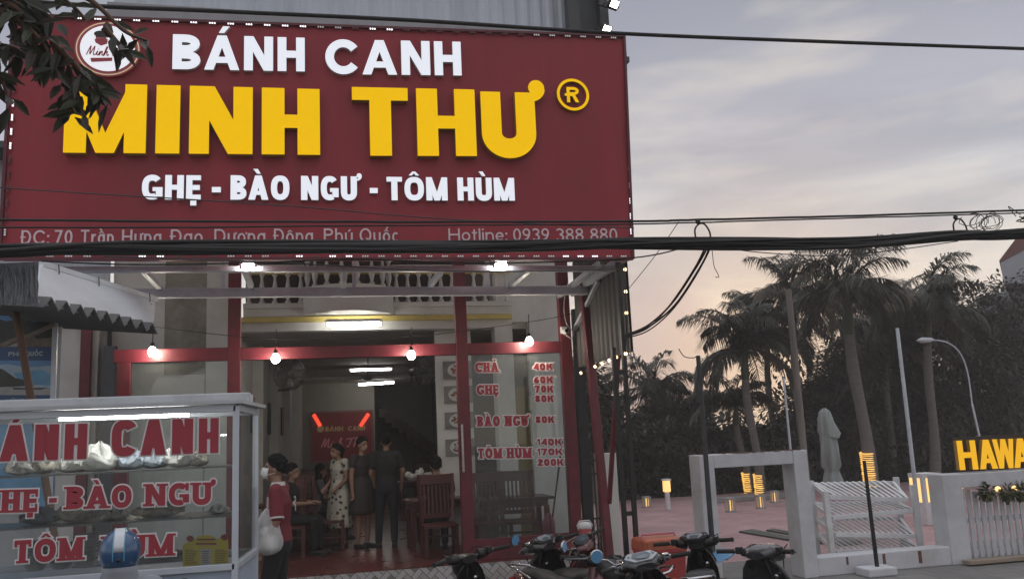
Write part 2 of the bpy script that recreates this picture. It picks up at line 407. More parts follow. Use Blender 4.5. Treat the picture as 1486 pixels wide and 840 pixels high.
def stroke_rings(pts, w, closed, ext=0.0):
    p = [Vector(a) for a in pts]; n = len(p)
    if not closed and ext > 0:
        p[0] = p[0]+(p[0]-p[1]).normalized()*ext; p[-1] = p[-1]+(p[-1]-p[-2]).normalized()*ext
    L_, R_ = [], []
    for i in range(n):
        if closed: a, c, d = p[i-1], p[i], p[(i+1) % n]
        else: a, c, d = p[max(i-1, 0)], p[i], p[min(i+1, n-1)]
        e1 = (c-a); e2 = (d-c)
        if e1.length < 1e-9: e1 = e2
        if e2.length < 1e-9: e2 = e1
        e1 = e1.normalized(); e2 = e2.normalized()
        n1 = Vector((-e1.y, e1.x)); m = (n1+Vector((-e2.y, e2.x)))
        m = m.normalized() if m.length > 1e-6 else n1
        k = min(1/max(.4, m.dot(n1)), 1.8)*w/2
        L_.append(c+m*k); R_.append(c-m*k)
    return L_, R_
def layout(s, wide, t, h, slab=False, e=2.0, gap=.1):
    """pieces of a word set to a width of `wide` cap-heights"""
    items = []
    for ch in s:
        if ch == 'Đ' or ch == ' ': items.append((ch, [])); continue
        d = unicodedata.normalize('NFD', ch); items.append((d[0], list(d[1:])))
    fixed = gap*(len(items)-1)+sum(t for c, _ in items if LW[c] == 0)
    var = sum(LW[c]*(.9 if c == 'C' and i < len(items)-1 else 1) for i, (c, _) in enumerate(items))
    k = (wide-fixed)/max(var, 1e-6)
    x = 0; out = []
    for c, cm in items:
        w = LW[c]*k if LW[c] > 0 else t
        if c != ' ':
            tt = min(t, w*.42) if LW[c] > 0 else t
            for pc in glyph(c, w, tt, h, slab, e)+marks(c, cm, w, t, h):
                if pc[0] == 'p': out.append(('p', [(x+a, b) for a, b in pc[1]]))
                else: out.append(('s', [(x+a, b) for a, b in pc[1]], pc[2], pc[3]))
        x += w+gap-(w*.10 if c in 'C' else 0)
    return out
def emit_pieces(mb, pieces, O, U, Vv, Nn, depth, z0=0.0, b=0.0, mi=0, side=None, step=.0004):
    """extrude 2-D pieces from the plane O + x U + y V outwards along N"""
    side = mi if side is None else side
    for i, pc in enumerate(pieces):
        zt = z0+depth+(i % 9)*step
        T = lambda q, z: O+U*q[0]+Vv*q[1]+Nn*z
        if pc[0] == 'p':
            p = offset_poly(pc[1], b) if b else pc[1]; n = len(p)
            mb.add([T(a, zt) for a in p], [tuple(range(n))], mi)
            mb.add([T(a, z0) for a in p]+[T(a, zt) for a in p], [(j, (j+1) % n, n+(j+1) % n, n+j) for j in range(n)], side)
        else:
            L_, R_ = stroke_rings(pc[1], pc[2]+2*b, pc[3], b); n = len(L_); rg = n if pc[3] else n-1
            mb.add([T(a, zt) for a in L_]+[T(a, zt) for a in R_], [(j, (j+1) % n, n+(j+1) % n, n+j) for j in range(rg)], mi)
            for Q in (L_, R_):
                mb.add([T(a, z0) for a in Q]+[T(a, zt) for a in Q], [(j, (j+1) % n, n+(j+1) % n, n+j) for j in range(rg)], side)
            if not pc[3]:
                for j in (0, n-1): mb.add([T(L_[j], z0), T(R_[j], z0), T(R_[j], zt), T(L_[j], zt)], [(0, 1, 2, 3)], side)
def word(mb, s, px0, px1, yb0, yb1, cap, Y, t=.2, h=.17, slab=False, e=2.0, gap=.1, depth=.02, z0=0.0, border=0.0, mi=0, side=None, lean=0.0):
    """a word lying in the plane Y = const, at its real place, size and slope"""
    a = P(px0, yb0, Y=Y); b_ = P(px1, yb1, Y=Y)
    mid = (px0+px1)/2; ym = (yb0+yb1)/2
    up = P(mid, ym-cap, Y=Y)-P(mid, ym, Y=Y)
    ch = abs(up.z); Vv = Vector((lean*ch, 0, ch)); U = (b_-a).normalized()*ch
    pcs = layout(s, (b_-a).length/ch, t, h, slab, e, gap)
    Nn = Vector((0, -1, 0))
    emit_pieces(mb, pcs, a, U, Vv, Nn, depth, z0, border/ch if border else 0, mi, side)
    return a, U, Vv
def word_part(parent, name, mats, *args, **kw):
    m = MB(); r_ = word(m, *args, **kw); m.build(name, mats, parent, True); return r_
HAZE = .0030
# ------------------------------------------------------------------ materials
asphalt = mat('asphalt', (.05, .05, .052), .85, noise=.3, scale=3, bump=.4, bscale=60)
concrete = mat('concrete', (.27, .26, .25), .85, noise=.25, scale=2.5, bump=.3, stain=(.16, .15, .14), bscale=30)
stained = mat('stained_concrete', (.30, .28, .24), .9, noise=.35, scale=3.5, bump=.25, stain=(.14, .13, .11), bscale=25)
white_wall = mat('white_wall', (.62, .61, .58), .75, noise=.1, scale=2, stain=(.48, .46, .43), bump=.08)
grey_wall = mat('grey_wall', (.36, .37, .38), .8, noise=.18, scale=2, stain=(.24, .24, .25), bump=.1)
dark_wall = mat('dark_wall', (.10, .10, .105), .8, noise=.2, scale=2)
yellow_paint = mat('yellow_paint', (.55, .43, .12), .6, noise=.15, scale=5)
red_steel = mat('red_steel', (.145, .016, .028), .45, noise=.28, scale=7, bump=.08, stain=(.085, .022, .024))
sign_red = mat('sign_red', (.335, .038, .052), .5, noise=.16, scale=1.6, spec=.3, stretch=(1.6, 1, .35), stain=(.28, .036, .046), bump=.05)
sign_edge = mat('sign_edge', (.12, .02, .03), .5, noise=.15)
white_led = mat('white_led', (.5, .5, .5), .5, noise=0, emit=(.86, .90, 1.0), estr=.72)
yellow_led = mat('yellow_led', (.5, .3, .004), .8, noise=.04, scale=2, emit=(.95, .545, .001), estr=.72, spec=.1)
white_side = mat('white_side', (.7, .7, .72), .5, noise=.05)
yellow_side = mat('yellow_side', (.42, .24, .03), .5, noise=.05)
led_on = mat('led_on', (.9, .9, .9), .4, noise=0, emit=(.9, .94, 1), estr=1.6)
led_dim = mat('led_dim', (.6, .6, .6), .4, noise=0, emit=(.8, .8, .85), estr=.25)
vinyl_pale = mat('vinyl_pale', (.75, .6, .63), .5, noise=.12, scale=8)
steel_grey = mat('galvanised_steel', (.60, .64, .70), .45, metal=.25, noise=.15, scale=5, stain=(.45, .46, .48))
dark_steel = mat('dark_steel', (.05, .055, .06), .5, metal=.3, noise=.2)
black_steel = mat('black_steel', (.014, .014, .015), .5, noise=.2)
sheet_white = mat('sheet_metal_white', (.52, .56, .62), .5, metal=.15, noise=.1, scale=2, stretch=(6, 1, .6), stain=(.42, .45, .50))
sheet_dark = mat('sheet_metal_dark', (.075, .08, .085), .55, metal=.3, noise=.2, scale=2)
cable_mat = mat('cable_black', (.012, .012, .013), .6, noise=.15)
cable_grey = mat('cable_grey', (.05, .05, .055), .6, noise=.15)
tube_on = mat('tube_on', (.9, .9, .9), .4, noise=0, emit=(1, .98, .92), estr=42)
tube_strong = mat('tube_strong', (.9, .9, .9), .4, noise=0, emit=(1, .98, .94), estr=150)
tube_room = mat('tube_room', (.9, .9, .9), .4, noise=0, emit=(1, .98, .92), estr=26)
bulb_on = mat('bulb_on', (.9, .9, .9), .4, noise=0, emit=(1, .90, .72), estr=120)
fairy_on = mat('fairy_on', (.9, .8, .6), .4, noise=0, emit=(1, .72, .40), estr=4)
flood_on = mat('flood_on', (.9, .9, .9), .4, noise=0, emit=(1, .93, .80), estr=22)
tile_floor = mat('floor_tile', (.13, .035, .03), .3, noise=.25, scale=3)
wood_red = mat('dark_red_wood', (.085, .018, .014), .4, noise=.3, scale=4, stretch=(1, 1, 6))
wood_brown = mat('brown_wood', (.14, .07, .04), .6, noise=.35, scale=6, stretch=(1, 1, .3))
clear_glass = glass_mat('clear_glass')
cart_glass = glass_mat('cart_glass', (.9, .94, .95), .09, .03, .09)
white_paint = mat('white_paint', (.70, .70, .71), .5, noise=.1, scale=5, stain=(.52, .50, .48), bump=.05)
plastic_black = mat('black_plastic', (.012, .012, .013), .38, noise=.2)
gloss_black = mat('gloss_black', (.010, .010, .012), .16, noise=0, coat=.6)

# ------------------------------------------------------------------ ground, road, pavement, plaza
ground = MB().quad((-300, -200, -.02), (400, -200, -.02), (400, 500, -.02), (-300, 500, -.02))
structure('ground', ground, mat('ground_soil', (.07, .06, .045), .95, noise=.3, scale=.6))
structure('road', MB().b2(-120, 160, -14, 9.0, -.3, 0), asphalt)
kerb = MB()
for i in range(-30, 45):
    kerb.b2(i*1.0+.006, i*1.0+.994, 9.0, 9.22, -.2, .13, 0, .015)
structure('kerb', kerb, concrete)
def paving(name, col, grout, sx, sy, rough=.8):
    if name in MATS: return MATS[name]
    m = mat(name, col, rough, noise=.25, scale=.8, bump=.1, bscale=30)
    nt = m.node_tree; N = nt.nodes; L = nt.links; b = N['Principled BSDF']
    src = b.inputs['Base Color'].links[0].from_socket
    tc = N.new('ShaderNodeTexCoord'); br = N.new('ShaderNodeTexBrick'); L.new(tc.outputs['Object'], br.inputs['Vector'])
    br.inputs['Scale'].default_value = 1; br.inputs['Brick Width'].default_value = sx; br.inputs['Row Height'].default_value = sy; br.inputs['Mortar Size'].default_value = .008
    br.inputs['Color1'].default_value = (1, 1, 1, 1); br.inputs['Color2'].default_value = (.8, .8, .82, 1); br.inputs['Mortar'].default_value = (*grout, 1)
    mx = N.new('ShaderNodeMix'); mx.data_type = 'RGBA'; mx.blend_type = 'MULTIPLY'; mx.inputs[0].default_value = 1
    L.new(src, mx.inputs[6]); L.new(br.outputs['Color'], mx.inputs[7]); L.new(mx.outputs[2], b.inputs['Base Color'])
    return m
structure('pavement', MB().b2(-60, 80, 9.22, 12.08, -.2, .12), paving('pavement_tiles', (.22, .21, .20), (.5, .5, .5), .4, .4))
structure('plaza', MB().b2(4.17, 60, 12.08, 24.2, -.2, .11), paving('plaza_pavers', (.48, .30, .30), (.62, .6, .58), .24, .12))
PLZ = .11

# ------------------------------------------------------------------ the shop building
SHOP_X1 = 3.72
HY = 14.0; HX1 = 4.15
zat = lambda px, py, Y: P(px, py, Y=Y).z
xat = lambda px, py, Y: P(px, py, Y=Y).x
ZF = .39
shop = thing('shop_building', 'white two storey shophouse with a balustraded balcony behind the red signboard', 'building', (0, HY, 0))
fl = MB().b2(-3.0, SHOP_X1, 12.1, 28.2, -.1, ZF)
fl.build('floor', tile_floor, shop, True)
# herringbone tiles on the step riser
def clip_poly(p, y0, y1):
    for lim, keep in ((y0, lambda y: y >= y0), (y1, lambda y: y <= y1)):
        o = []
        for i in range(len(p)):
            a, b = p[i-1], p[i]
            if keep(a[1]) != keep(b[1]):
                t = (lim-a[1])/(b[1]-a[1]); o.append((a[0]+(b[0]-a[0])*t, lim))
            if keep(b[1]): o.append(b)
        p = o
        if len(p) < 3: return []
    return p
tm = MB(); tw = .075; z0, z1 = .125, ZF-.02
for i in range(-70, 70):
    for j in range(-70, 70):
        for kind in (0, 1):
            bx, by = i+2*j, i-2*j
            r_ = (bx, by, bx+2, by+1) if kind == 0 else (bx, by+1, bx+1, by+3)
            g = .05
            q = [(r_[0]+g, r_[1]+g), (r_[2]-g, r_[1]+g), (r_[2]-g, r_[3]-g), (r_[0]+g, r_[3]-g)]
            q = [((a-b)*.7071*tw, (a+b)*.7071*tw) for a, b in q]
            cx = sum(a for a, b in q)/4; cz = sum(b for a, b in q)/4
            if not (-3.0 < cx < SHOP_X1-.05 and -.2 < cz-.2 < .35): continue
            q = clip_poly(q, z0, z1)
            if len(q) < 3 or min(a for a, b in q) < -3.0 or max(a for a, b in q) > SHOP_X1-.02: continue
            hsh = (i*7+j*13+kind*5+(i*j) % 5) % 5
            n = len(q); tm.add([(a, 12.092, b) for a, b in q]+[(a, 12.1, b) for a, b in q], [tuple(range(n))]+[(k, (k+1) % n, n+(k+1) % n, n+k) for k in range(n)], 0 if hsh < 2 else (1 if hsh < 4 else 2))
tm.build('step_tiles', [mat('tile_pale', (.42, .41, .39), .35, noise=.1), mat('tile_grey', (.24, .235, .215), .35, noise=.12), mat('tile_white', (.52, .51, .50), .35, noise=.1)], shop, True)
# ceiling and walls of the long dining room
ceil = MB().b2(-2.9, SHOP_X1, 14.12, 28, 3.83, 4.05)
for yb in (17.2, 20.4, 23.6): ceil.b2(-1.6, SHOP_X1-.2, yb, yb+.2, 3.76, 3.829)
ceil.build('ceiling', mat('ceiling_white', (.52, .51, .48), .8, noise=.06, scale=2), shop, True)
wl = MB()
a0, a1 = Vector((-1.21, 14.12, 0)), Vector((-.40, 26, 0))
dv = (a1-a0); nrm = Vector((-dv.y, dv.x, 0)).normalized()
wl.bar(a0+Vector((0, 0, 2.14))+nrm*.08, a1+Vector((0, 0, 2.14))+nrm*.08, .16, 3.5)
for t in (.16, .36, .56, .76):                                  # pilasters on the left wall
    p = a0+dv*t+Vector((0, 0, 2.13)); wl.bar(p-Vector((0, 0, 1.73)), p+Vector((0, 0, 1.73)), .22, .34)
wl.build('side_wall', white_wall, shop, True)
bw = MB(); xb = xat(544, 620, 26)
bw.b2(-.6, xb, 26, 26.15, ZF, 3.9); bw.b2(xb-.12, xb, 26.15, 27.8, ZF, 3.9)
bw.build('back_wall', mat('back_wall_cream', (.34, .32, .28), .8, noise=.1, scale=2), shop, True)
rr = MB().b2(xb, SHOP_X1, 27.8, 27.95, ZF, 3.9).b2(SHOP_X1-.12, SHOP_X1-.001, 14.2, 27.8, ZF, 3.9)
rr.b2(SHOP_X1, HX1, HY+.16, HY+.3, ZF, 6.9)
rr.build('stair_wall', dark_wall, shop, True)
# front wall of the house, in pieces round the openings
def wx(px, Y=HY): return xat(px, 600, Y)
fw_ = MB()
xL, xO0, xO1 = -3.0, wx(344), wx(637)
fw_.b2(xL, wx(296), HY, HY+.12, ZF, 3.2); fw_.b2(wx(298), xO0, HY-.02, HY+.12, ZF, 6.9); fw_.b2(xL, wx(236), HY, HY+.12, 3.2, 6.9)
fw_.b2(xO1, wx(690), HY+.2, HY+.32, ZF, 3.93); fw_.b2(wx(723), wx(749), HY+.004, HY+.3, ZF, 6.9); fw_.b2(wx(772), HX1, HY, HY+.14, ZF, 3.93)
fw_.b2(wx(749), HX1, HY, HY+.14, 3.93, 6.9)
fw_.b2(xO0, wx(723), HY+.0, HY+.12, 3.84, 4.07)
fw_.build('wall', white_wall, shop, True)
MB().b2(wx(236), wx(298), HY+.01, HY+.12, 3.2, 6.9).b2(wx(296), wx(298), HY+.01, HY+.12, ZF, 3.2).build('bare_panel', stained, shop, True)
MB().b2(xO0-.05, wx(748), HY-.07, HY-.001, 3.98, 4.06).build('yellow_band', yellow_paint, shop, True)
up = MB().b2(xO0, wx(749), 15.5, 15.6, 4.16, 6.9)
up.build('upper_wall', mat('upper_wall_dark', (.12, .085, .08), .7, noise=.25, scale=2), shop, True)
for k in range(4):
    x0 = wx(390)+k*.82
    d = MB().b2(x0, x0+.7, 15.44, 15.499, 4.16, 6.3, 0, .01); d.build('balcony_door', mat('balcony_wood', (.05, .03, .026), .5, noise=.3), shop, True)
# dark passage behind the pane, with the ochre curtain
MB().b2(wx(749), wx(772), HY+.2, HY+.26, ZF, zat(760, 560, HY)).build('ochre_door', mat('ochre_cloth', (.30, .21, .06), .8, noise=.25, scale=3, stretch=(5, 1, .4)), shop, True)
# balcony: straight parapets and a bowed middle
bal = MB()
zb0, zb1 = 4.08, 4.28
xa, xc, xd, xe = wx(352), wx(443), wx(572), wx(748)
bal.b2(xa, xe, HY-.012, HY+1.45, 4.07, 4.20)
bal.b2(xa, xc, HY-.06, HY+.09, 4.201, zb1); bal.b2(xd, xe, HY-.06, HY+.09, 4.201, zb1)
bal.b2(xa, xc, HY-.08, HY+.11, 4.78, 4.89); bal.b2(xd, xe, HY-.08, HY+.11, 4.78, 4.89)
cxm = (xc+xd)/2; hw = (xd-xc)/2; sag = .55
Rb = (hw*hw+sag*sag)/(2*sag); cyb = HY+.0-sag+Rb; amax = math.asin(hw/Rb)
def bow(a, dr=0.0): return (cxm+math.sin(a)*(Rb+dr), cyb-math.cos(a)*(Rb+dr))
def bowwall(z0, z1, d0, d1):
    rings = []
    for i in range(25):
        a = -amax+2*amax*i/24; o = bow(a, d1); q = bow(a, d0)
        rings.append([(o[0], o[1], z0), (o[0], o[1], z1), (q[0], q[1], z1), (q[0], q[1], z0)])
    bal.loft(rings, 0, True, False)
bowwall(4.075, 4.50, -.08, .03); bowwall(4.98, 5.08, -.1, .05)
pts = [bow(-amax+2*amax*i/24, -.08) for i in range(25)]
bal.add([(x, y, 4.085) for x, y in pts], [tuple(range(25))]); bal.add([(x, y, 4.19) for x, y in pts], [tuple(range(25))])
balo = bal.build('balcony', white_wall, shop, True)
def baluster(x, y, z0, z1):
    h = z1-z0
    pr_ = [(.045, 0), (.045, .08), (.024, .1), (.026, .16), (.046, .32), (.048, .42), (.032, .62), (.022, .76), (.021, .85), (.04, .9), (.044, .92), (.044, 1)]
    return MB().lathe([(a, b*h) for a, b in pr_], (x, y, z0), 10)
for x0, x1 in ((xa+.08, xc-.06), (xd+.08, xe-.06)):
    n = int(round((x1-x0)/.19))
    for i in range(n+1): baluster(x0+(x1-x0)*i/n, HY+.015, zb1, 4.78).build('baluster', white_wall, balo)
for i in range(8):
    x, y = bow(-amax*.93+2*amax*.93*i/7, -.03); baluster(x, y, 4.50, 4.98).build('baluster', white_wall, balo)
MB().b2(xa, xe, HY-.02, HY+.05, 4.755, 4.778).build('yellow_edging', yellow_paint, balo)
# unseen roof added over the gap behind the sign to block sky light, corrugated screen above it, dark steel stack
MB().b2(-3.0, HX1, 10.35, 15.9, 6.95, 7.02).build('roof', sheet_dark, shop, True)
cw = MB(); X0, X1 = xat(165, 20, 10.8), xat(819, 20, 10.8); n = int((X1-X0)/.045); zz0, zz1 = 6.4, 9.2
cw.loft([[(X0+(X1-X0)*i/n, 10.8-(.018 if i % 4 in (0, 1) else 0), z) for z in (zz0, zz1)] for i in range(n+1)], 0, False, False, False, False)
cw.build('roof_screen', sheet_white, shop, True)
MB().b2(X0, X1, 10.45, 10.79, zat(500, 36, 10.6)-.3, zat(500, 32, 10.6)).build('gutter', mat('gutter_grey', (.34, .34, .36), .5, noise=.15), shop, True)
st = MB()
xs0, xs1 = xat(822, 30, 10.5), xat(880, 30, 10.5)
st.b2(xs0, xs0+.16, 10.4, 10.56, 6.5, 9.4); st.b2(xs1-.12, xs1, 10.4, 10.52, 6.5, 9.4); st.b2(xs0+.05, xs1-.02, 10.58, 10.62, 6.5, 9.4)
st.build('steel_stack', sheet_dark, shop, True)
# stairs at the back
sm_ = MB()
for i in range(10):
    q0 = P(548+9.2*i, 594+7.0*i, Y=27.0); x = q0.x; z = q0.z
    sm_.b2(x, x+.30, 26.4, 27.4, z-.26, z, 0)
sm_.bar(P(546, 584, Y=26.9), P(642, 655, Y=26.9), .05, .06)
sm_.build('staircase', mat('stair_wood', (.03, .018, .015), .5, noise=.2), shop, True)

# ------------------------------------------------------------------ neighbour at the left
nb = thing('neighbour_building', 'grey walled house behind the blue travel poster at the left edge', 'building', (-5, 13.6, 0))
MB().b2(-12, -3.02, 13.6, 13.8, 0, 3.95).build('wall', grey_wall, nb, True)
MB().b2(xat(88, 520, 13.5), xat(116, 520, 13.5), 13.5, 13.595, .1, 3.9).b2(xat(132, 520, 13.5), xat(142, 520, 13.5), 13.5, 13.595, .1, 3.9).build('pilaster', white_wall, nb, True)
MB().b2(xat(151, 520, 13.5), xat(168, 520, 13.5), 13.45, 13.595, .1, 3.6).build('downpipe_casing', mat('slate_paint', (.09, .10, .115), .6, noise=.2), nb, True)
MB().b2(xat(117, 520, 13.4), xat(131, 520, 13.4), 13.38, 13.5, .1, 3.95).build('red_post', red_steel, nb, True)
MB().b2(-12, -3.02, 13.4, 18, 3.96, 4.1).build('roof_slab', concrete, nb, True)
MB().b2(-12, -3.05, 13.9, 14.0, 4.1, 6.5).build('upper_wall', sheet_white, nb, True)
MB().b2(-12, -3.05, 13.3, 18, 6.5, 6.6).build('roof', sheet_dark, nb, True)

# ------------------------------------------------------------------ the red signboard
SY = 9.8
sign = thing('signboard', 'huge dark red shop signboard with lit white and yellow letters over the entrance', 'signboard', (0, SY, 4.1))
c_ = [P(0, 376, Y=SY), P(918, 376, Y=SY), P(905, 54, Y=SY), P(20, 23, Y=SY)]
bk = [v+Vector((0, .12, 0)) for v in c_]
MB().add(c_+bk, [(0, 1, 2, 3), (5, 4, 7, 6), (0, 4, 5, 1), (1, 5, 6, 2), (2, 6, 7, 3), (3, 7, 4, 0)]).build('panel', sign_red, sign, True)
fr = MB()
for i in range(4):
    a, b = c_[i], c_[(i+1) % 4]; fr.bar(a+Vector((0, -.012, 0)), b+Vector((0, -.012, 0)), .03, .05, 0, Vector((0, 1, 0)))
fr.build('frame', sign_edge, sign, True)
WL = (sign, 'white_lettering', [white_led, white_side])
word_part(*WL, 'BÁNH', 251, 442.5, 103.5, 107, 49.5, SY, .235, .21, gap=.12, depth=.055, side=1)
word_part(*WL, 'CANH', 472, 669, 110.5, 112.8, 49.5, SY, .235, .21, gap=.12, depth=.055, side=1)
word_part(*WL, 'GHẸ', 206.5, 292, 291.2, 291.6, 35.2, SY, .25, .2, e=2.5, gap=.09, depth=.05, side=1)
word_part(*WL, '-', 308, 321, 291.6, 291.6, 35, SY, .25, .2, depth=.05, side=1)
word_part(*WL, 'BÀO', 335, 420.5, 291.6, 292, 35, SY, .25, .2, e=2.5, gap=.09, depth=.05, side=1)
word_part(*WL, 'NGƯ', 437, 518, 292, 292.4, 34.5, SY, .25, .2, e=2.5, gap=.09, depth=.05, side=1)
word_part(*WL, '-', 536.5, 548, 292.4, 292.4, 34, SY, .25, .2, depth=.05, side=1)
word_part(*WL, 'TÔM', 561, 649, 292.4, 292.8, 33.5, SY, .25, .2, e=2.5, gap=.09, depth=.05, side=1)
word_part(*WL, 'HÙM', 663.5, 746, 292.8, 293, 33, SY, .25, .2, e=2.5, gap=.09, depth=.05, side=1)
YLW = (sign, 'yellow_lettering', [yellow_led, yellow_side])
word_part(*YLW, 'MINH', 95, 464.5, 226, 229, 97.5, SY, .315, .2, gap=.125, depth=.10, side=1)
word_part(*YLW, 'TH', 511.5, 690, 230, 230.6, 97, SY, .30, .19, gap=.12, depth=.10, side=1)
m2 = MB()
# the letter U with its horn, then the ring mark
a, U, Vv = word(m2, 'U', 698.5, 777, 231, 231.5, 92.5, SY, .30, .2, depth=.10, side=1)
wu = (P(777, 231.5, Y=SY)-P(698.5, 231, Y=SY)).length/U.length
emit_pieces(m2, [('p', arc(wu+.035, 1.075, .125, .125, 0, 360, 22)[:-1]), ('s', arc(wu-.09, 1.06, .2, .155, 0, -92, 9), .11, False)], a, U, Vv, Vector((0, -1, 0)), .10, .002, 0, 0, 1)
m2.build('yellow_lettering', [yellow_led, yellow_side], sign, True); m2 = MB()
o = P(830, 139.8, Y=SY); s1 = (P(853, 139.8, Y=SY)-o).length
U1 = Vector((s1, 0, 0)); V1 = Vector((0, 0, s1))
emit_pieces(m2, [('s', arc(0, 0, .92, .92, 0, 360, 40)[:-1], .17, True)], o, U1, V1, Vector((0, -1, 0)), .05, 0, 0, 0, 1)
word(m2, 'R', 821.5, 839, 151, 151, 22, SY, .2, .17, depth=.05, side=1)
emit_pieces(m2, [('p', [(-.52, -.1), (.1, -.1), (.1, .06), (-.52, .06)])], o, U1, V1, Vector((0, -1, 0)), .05, .001, 0, 0, 1)
m2.build('registered_mark', [yellow_led, yellow_side], sign, True)
AL = (sign, 'address_lettering', vinyl_pale); kw = dict(t=.13, h=.12, e=2.0, gap=.14, depth=.008)
for s, x0, x1 in (('ĐC:', 29, 71), ('70', 79, 105), ('Trần', 117, 165), ('Hưng', 177, 234), ('Đạo,', 246, 300), ('Dương', 311, 385), ('Đông,', 396, 460), ('Phú', 470, 512), ('Quốc', 522, 579)):
    f = lambda x: 354.5-(x-29)*.006
    word_part(*AL, s, x0, x1, f(x0), f(x1), 20, SY, **kw)
for s, x0, x1 in (('Hotline:', 651, 736), ('0939', 745, 797), ('388', 807, 847), ('880', 857, 896)):
    word_part(*AL, s, x0, x1, 349.8, 349.6, 18, SY, **kw)
led_board = mat('led_board', (.2, .07, .08), .5, noise=.1)
def led_mesh(lit, horiz):
    mb = MB()
    for k in (-1, 0, 1): mb.box((k*.026 if horiz else 0, -.03, 0 if horiz else k*.026), (.015, .012, .015), 0)
    mb.box((0, -.022, 0), (.085 if horiz else .02, .006, .02 if horiz else .085), 1)
    o = mb.build('led_module', [(led_on, led_dim, led_board)[lit], led_board]); return o
LEDP = {}
for p0, p1, n, sd_ in (((100, 28), (900, 57), 32, 1), ((4, 372.5), (914, 372.5), 38, 5), ((24.5, 82), (6.5, 370), 14, 3), ((907, 70), (915.5, 370), 14, 4)):
    rg_ = random.Random(sd_); a, b = P(*p0, Y=SY), P(*p1, Y=SY); hz_ = n > 20; st_l = rg_.randrange(3)
    for i in range(n):
        if rg_.random() < .35: st_l = rg_.choice((0, 1, 1, 2)) if sd_ != 1 else rg_.choice((0, 1, 2, 2))
        k_ = (st_l, hz_)
        if k_ not in LEDP: o_ = LEDP[k_] = led_mesh(*k_)
        else: o_ = LEDP[k_].copy(); COL.objects.link(o_)
        o_.parent = sign; o_.location = a+(b-a)*((i+.5)/n)-sign.location
# round emblem: rings, hat, kerchief, script name, ribbon
lg = MB(); oc = P(158, 74, Y=SY); s1 = (P(206, 74, Y=SY)-oc).length; U1 = Vector((s1, 0, 0)); V1 = Vector((0, 0, s1*.95)); Nn = Vector((0, -1, 0))
disc = lambda r_, n=48, cx=0, cy=0, ry=None: ('p', arc(cx, cy, r_, ry or r_, 0, 360, n)[:-1])
for r_, dd, mi in ((1.0, .05, 0), (.95, .053, 1), (.91, .056, 2), (.85, .059, 3), (.82, .062, 4)):
    emit_pieces(lg, [disc(r_)], oc, U1, V1, Nn, dd, 0, 0, mi)
emit_pieces(lg, [disc(.22, 24, -.2, .5, .12), disc(.17, 24, -.2, .42, .1)], oc, U1, V1, Nn, .066, 0, 0, 5)
emit_pieces(lg, [('p', [(-.4, .3), (0, .32), (-.02, .16), (-.2, .08), (-.36, .18)])], oc, U1, V1, Nn, .067, 0, 0, 0)
emit_pieces(lg, [('p', [(-.36, .38), (-.04, .38), (-.04, .32), (-.36, .31)])], oc, U1, V1, Nn, .068, 0, 0, 2)
SCRIPT = {  # pen strokes of a slanted script hand, cap height 1
    'M': [[(0, .05), (.12, .5), (.28, 1.0), (.32, .95), (.30, .4), (.34, .15), (.5, .6), (.68, 1.0), (.7, .9), (.66, .3), (.74, .05), (.86, .14)]],
    'i': [[(0, .1), (.14, .5), (.10, .15), (.2, .05), (.3, .2)], [(.19, .72), (.21, .78)]],
    'n': [[(0, .05), (.12, .5), (.08, .05), (.2, .38), (.34, .5), (.32, .2), (.4, .04), (.52, .18)]],
    'h': [[(0, .1), (.2, .6), (.28, 1.0), (.2, 1.0), (.1, .5), (.04, .03), (.2, .4), (.34, .48), (.32, .2), (.4, .04), (.52, .18)]],
    'T': [[(-.1, .82), (0, .98), (.3, .93), (.62, 1.02), (.7, .95)], [(.36, .95), (.26, .4), (.14, .04), (0, .08), (-.04, .2)]],
    'ư': [[(0, .3), (.12, .5), (.08, .18), (.18, .05), (.32, .3), (.38, .5), (.35, .2), (.44, .04), (.56, .2)], [(.38, .5), (.5, .52), (.54, .66)]]}
SADV = dict(M=.9, i=.28, n=.5, h=.52, T=.66); SADV['ư'] = .55; SADV[' '] = .42
def script(s, w):
    out = []; x = 0
    for c in s:
        for st_ in SCRIPT.get(c, []):
            p = [(v.x+x+v.y*.12, v.y) for v in spline([(a, b, 0) for a, b in st_], 4)]
            out.append(('s', p, w, False))
        x += SADV[c]
    return out, x
pcs, wd = script('Minh Thư', .1)
k = 1.3/wd
emit_pieces(lg, pcs, oc+U1*-.62+V1*-.28, U1*k, V1*k*1.05, Nn, .066, 0, 0, 0)
emit_pieces(lg, [('p', [(-.5, -.38), (.15, -.33), (.15, -.45), (-.46, -.52)])], oc, U1, V1, Nn, .066, 0, 0, 0)
lg.build('emblem', [mat('emblem_red', (.45, .06, .08), .5, noise=.05), mat('emblem_cream', (.75, .62, .4), .5, noise=0, emit=(.8, .6, .35), estr=.35), mat('emblem_rose', (.5, .1, .13), .5, noise=0),
                    mat('emblem_red_ring', (.5, .06, .09), .5, noise=0), mat('emblem_white', (.8, .8, .82), .5, noise=0, emit=(.86, .88, .95), estr=.62), mat('emblem_black', (.03, .025, .025), .6, noise=0)], sign, True)

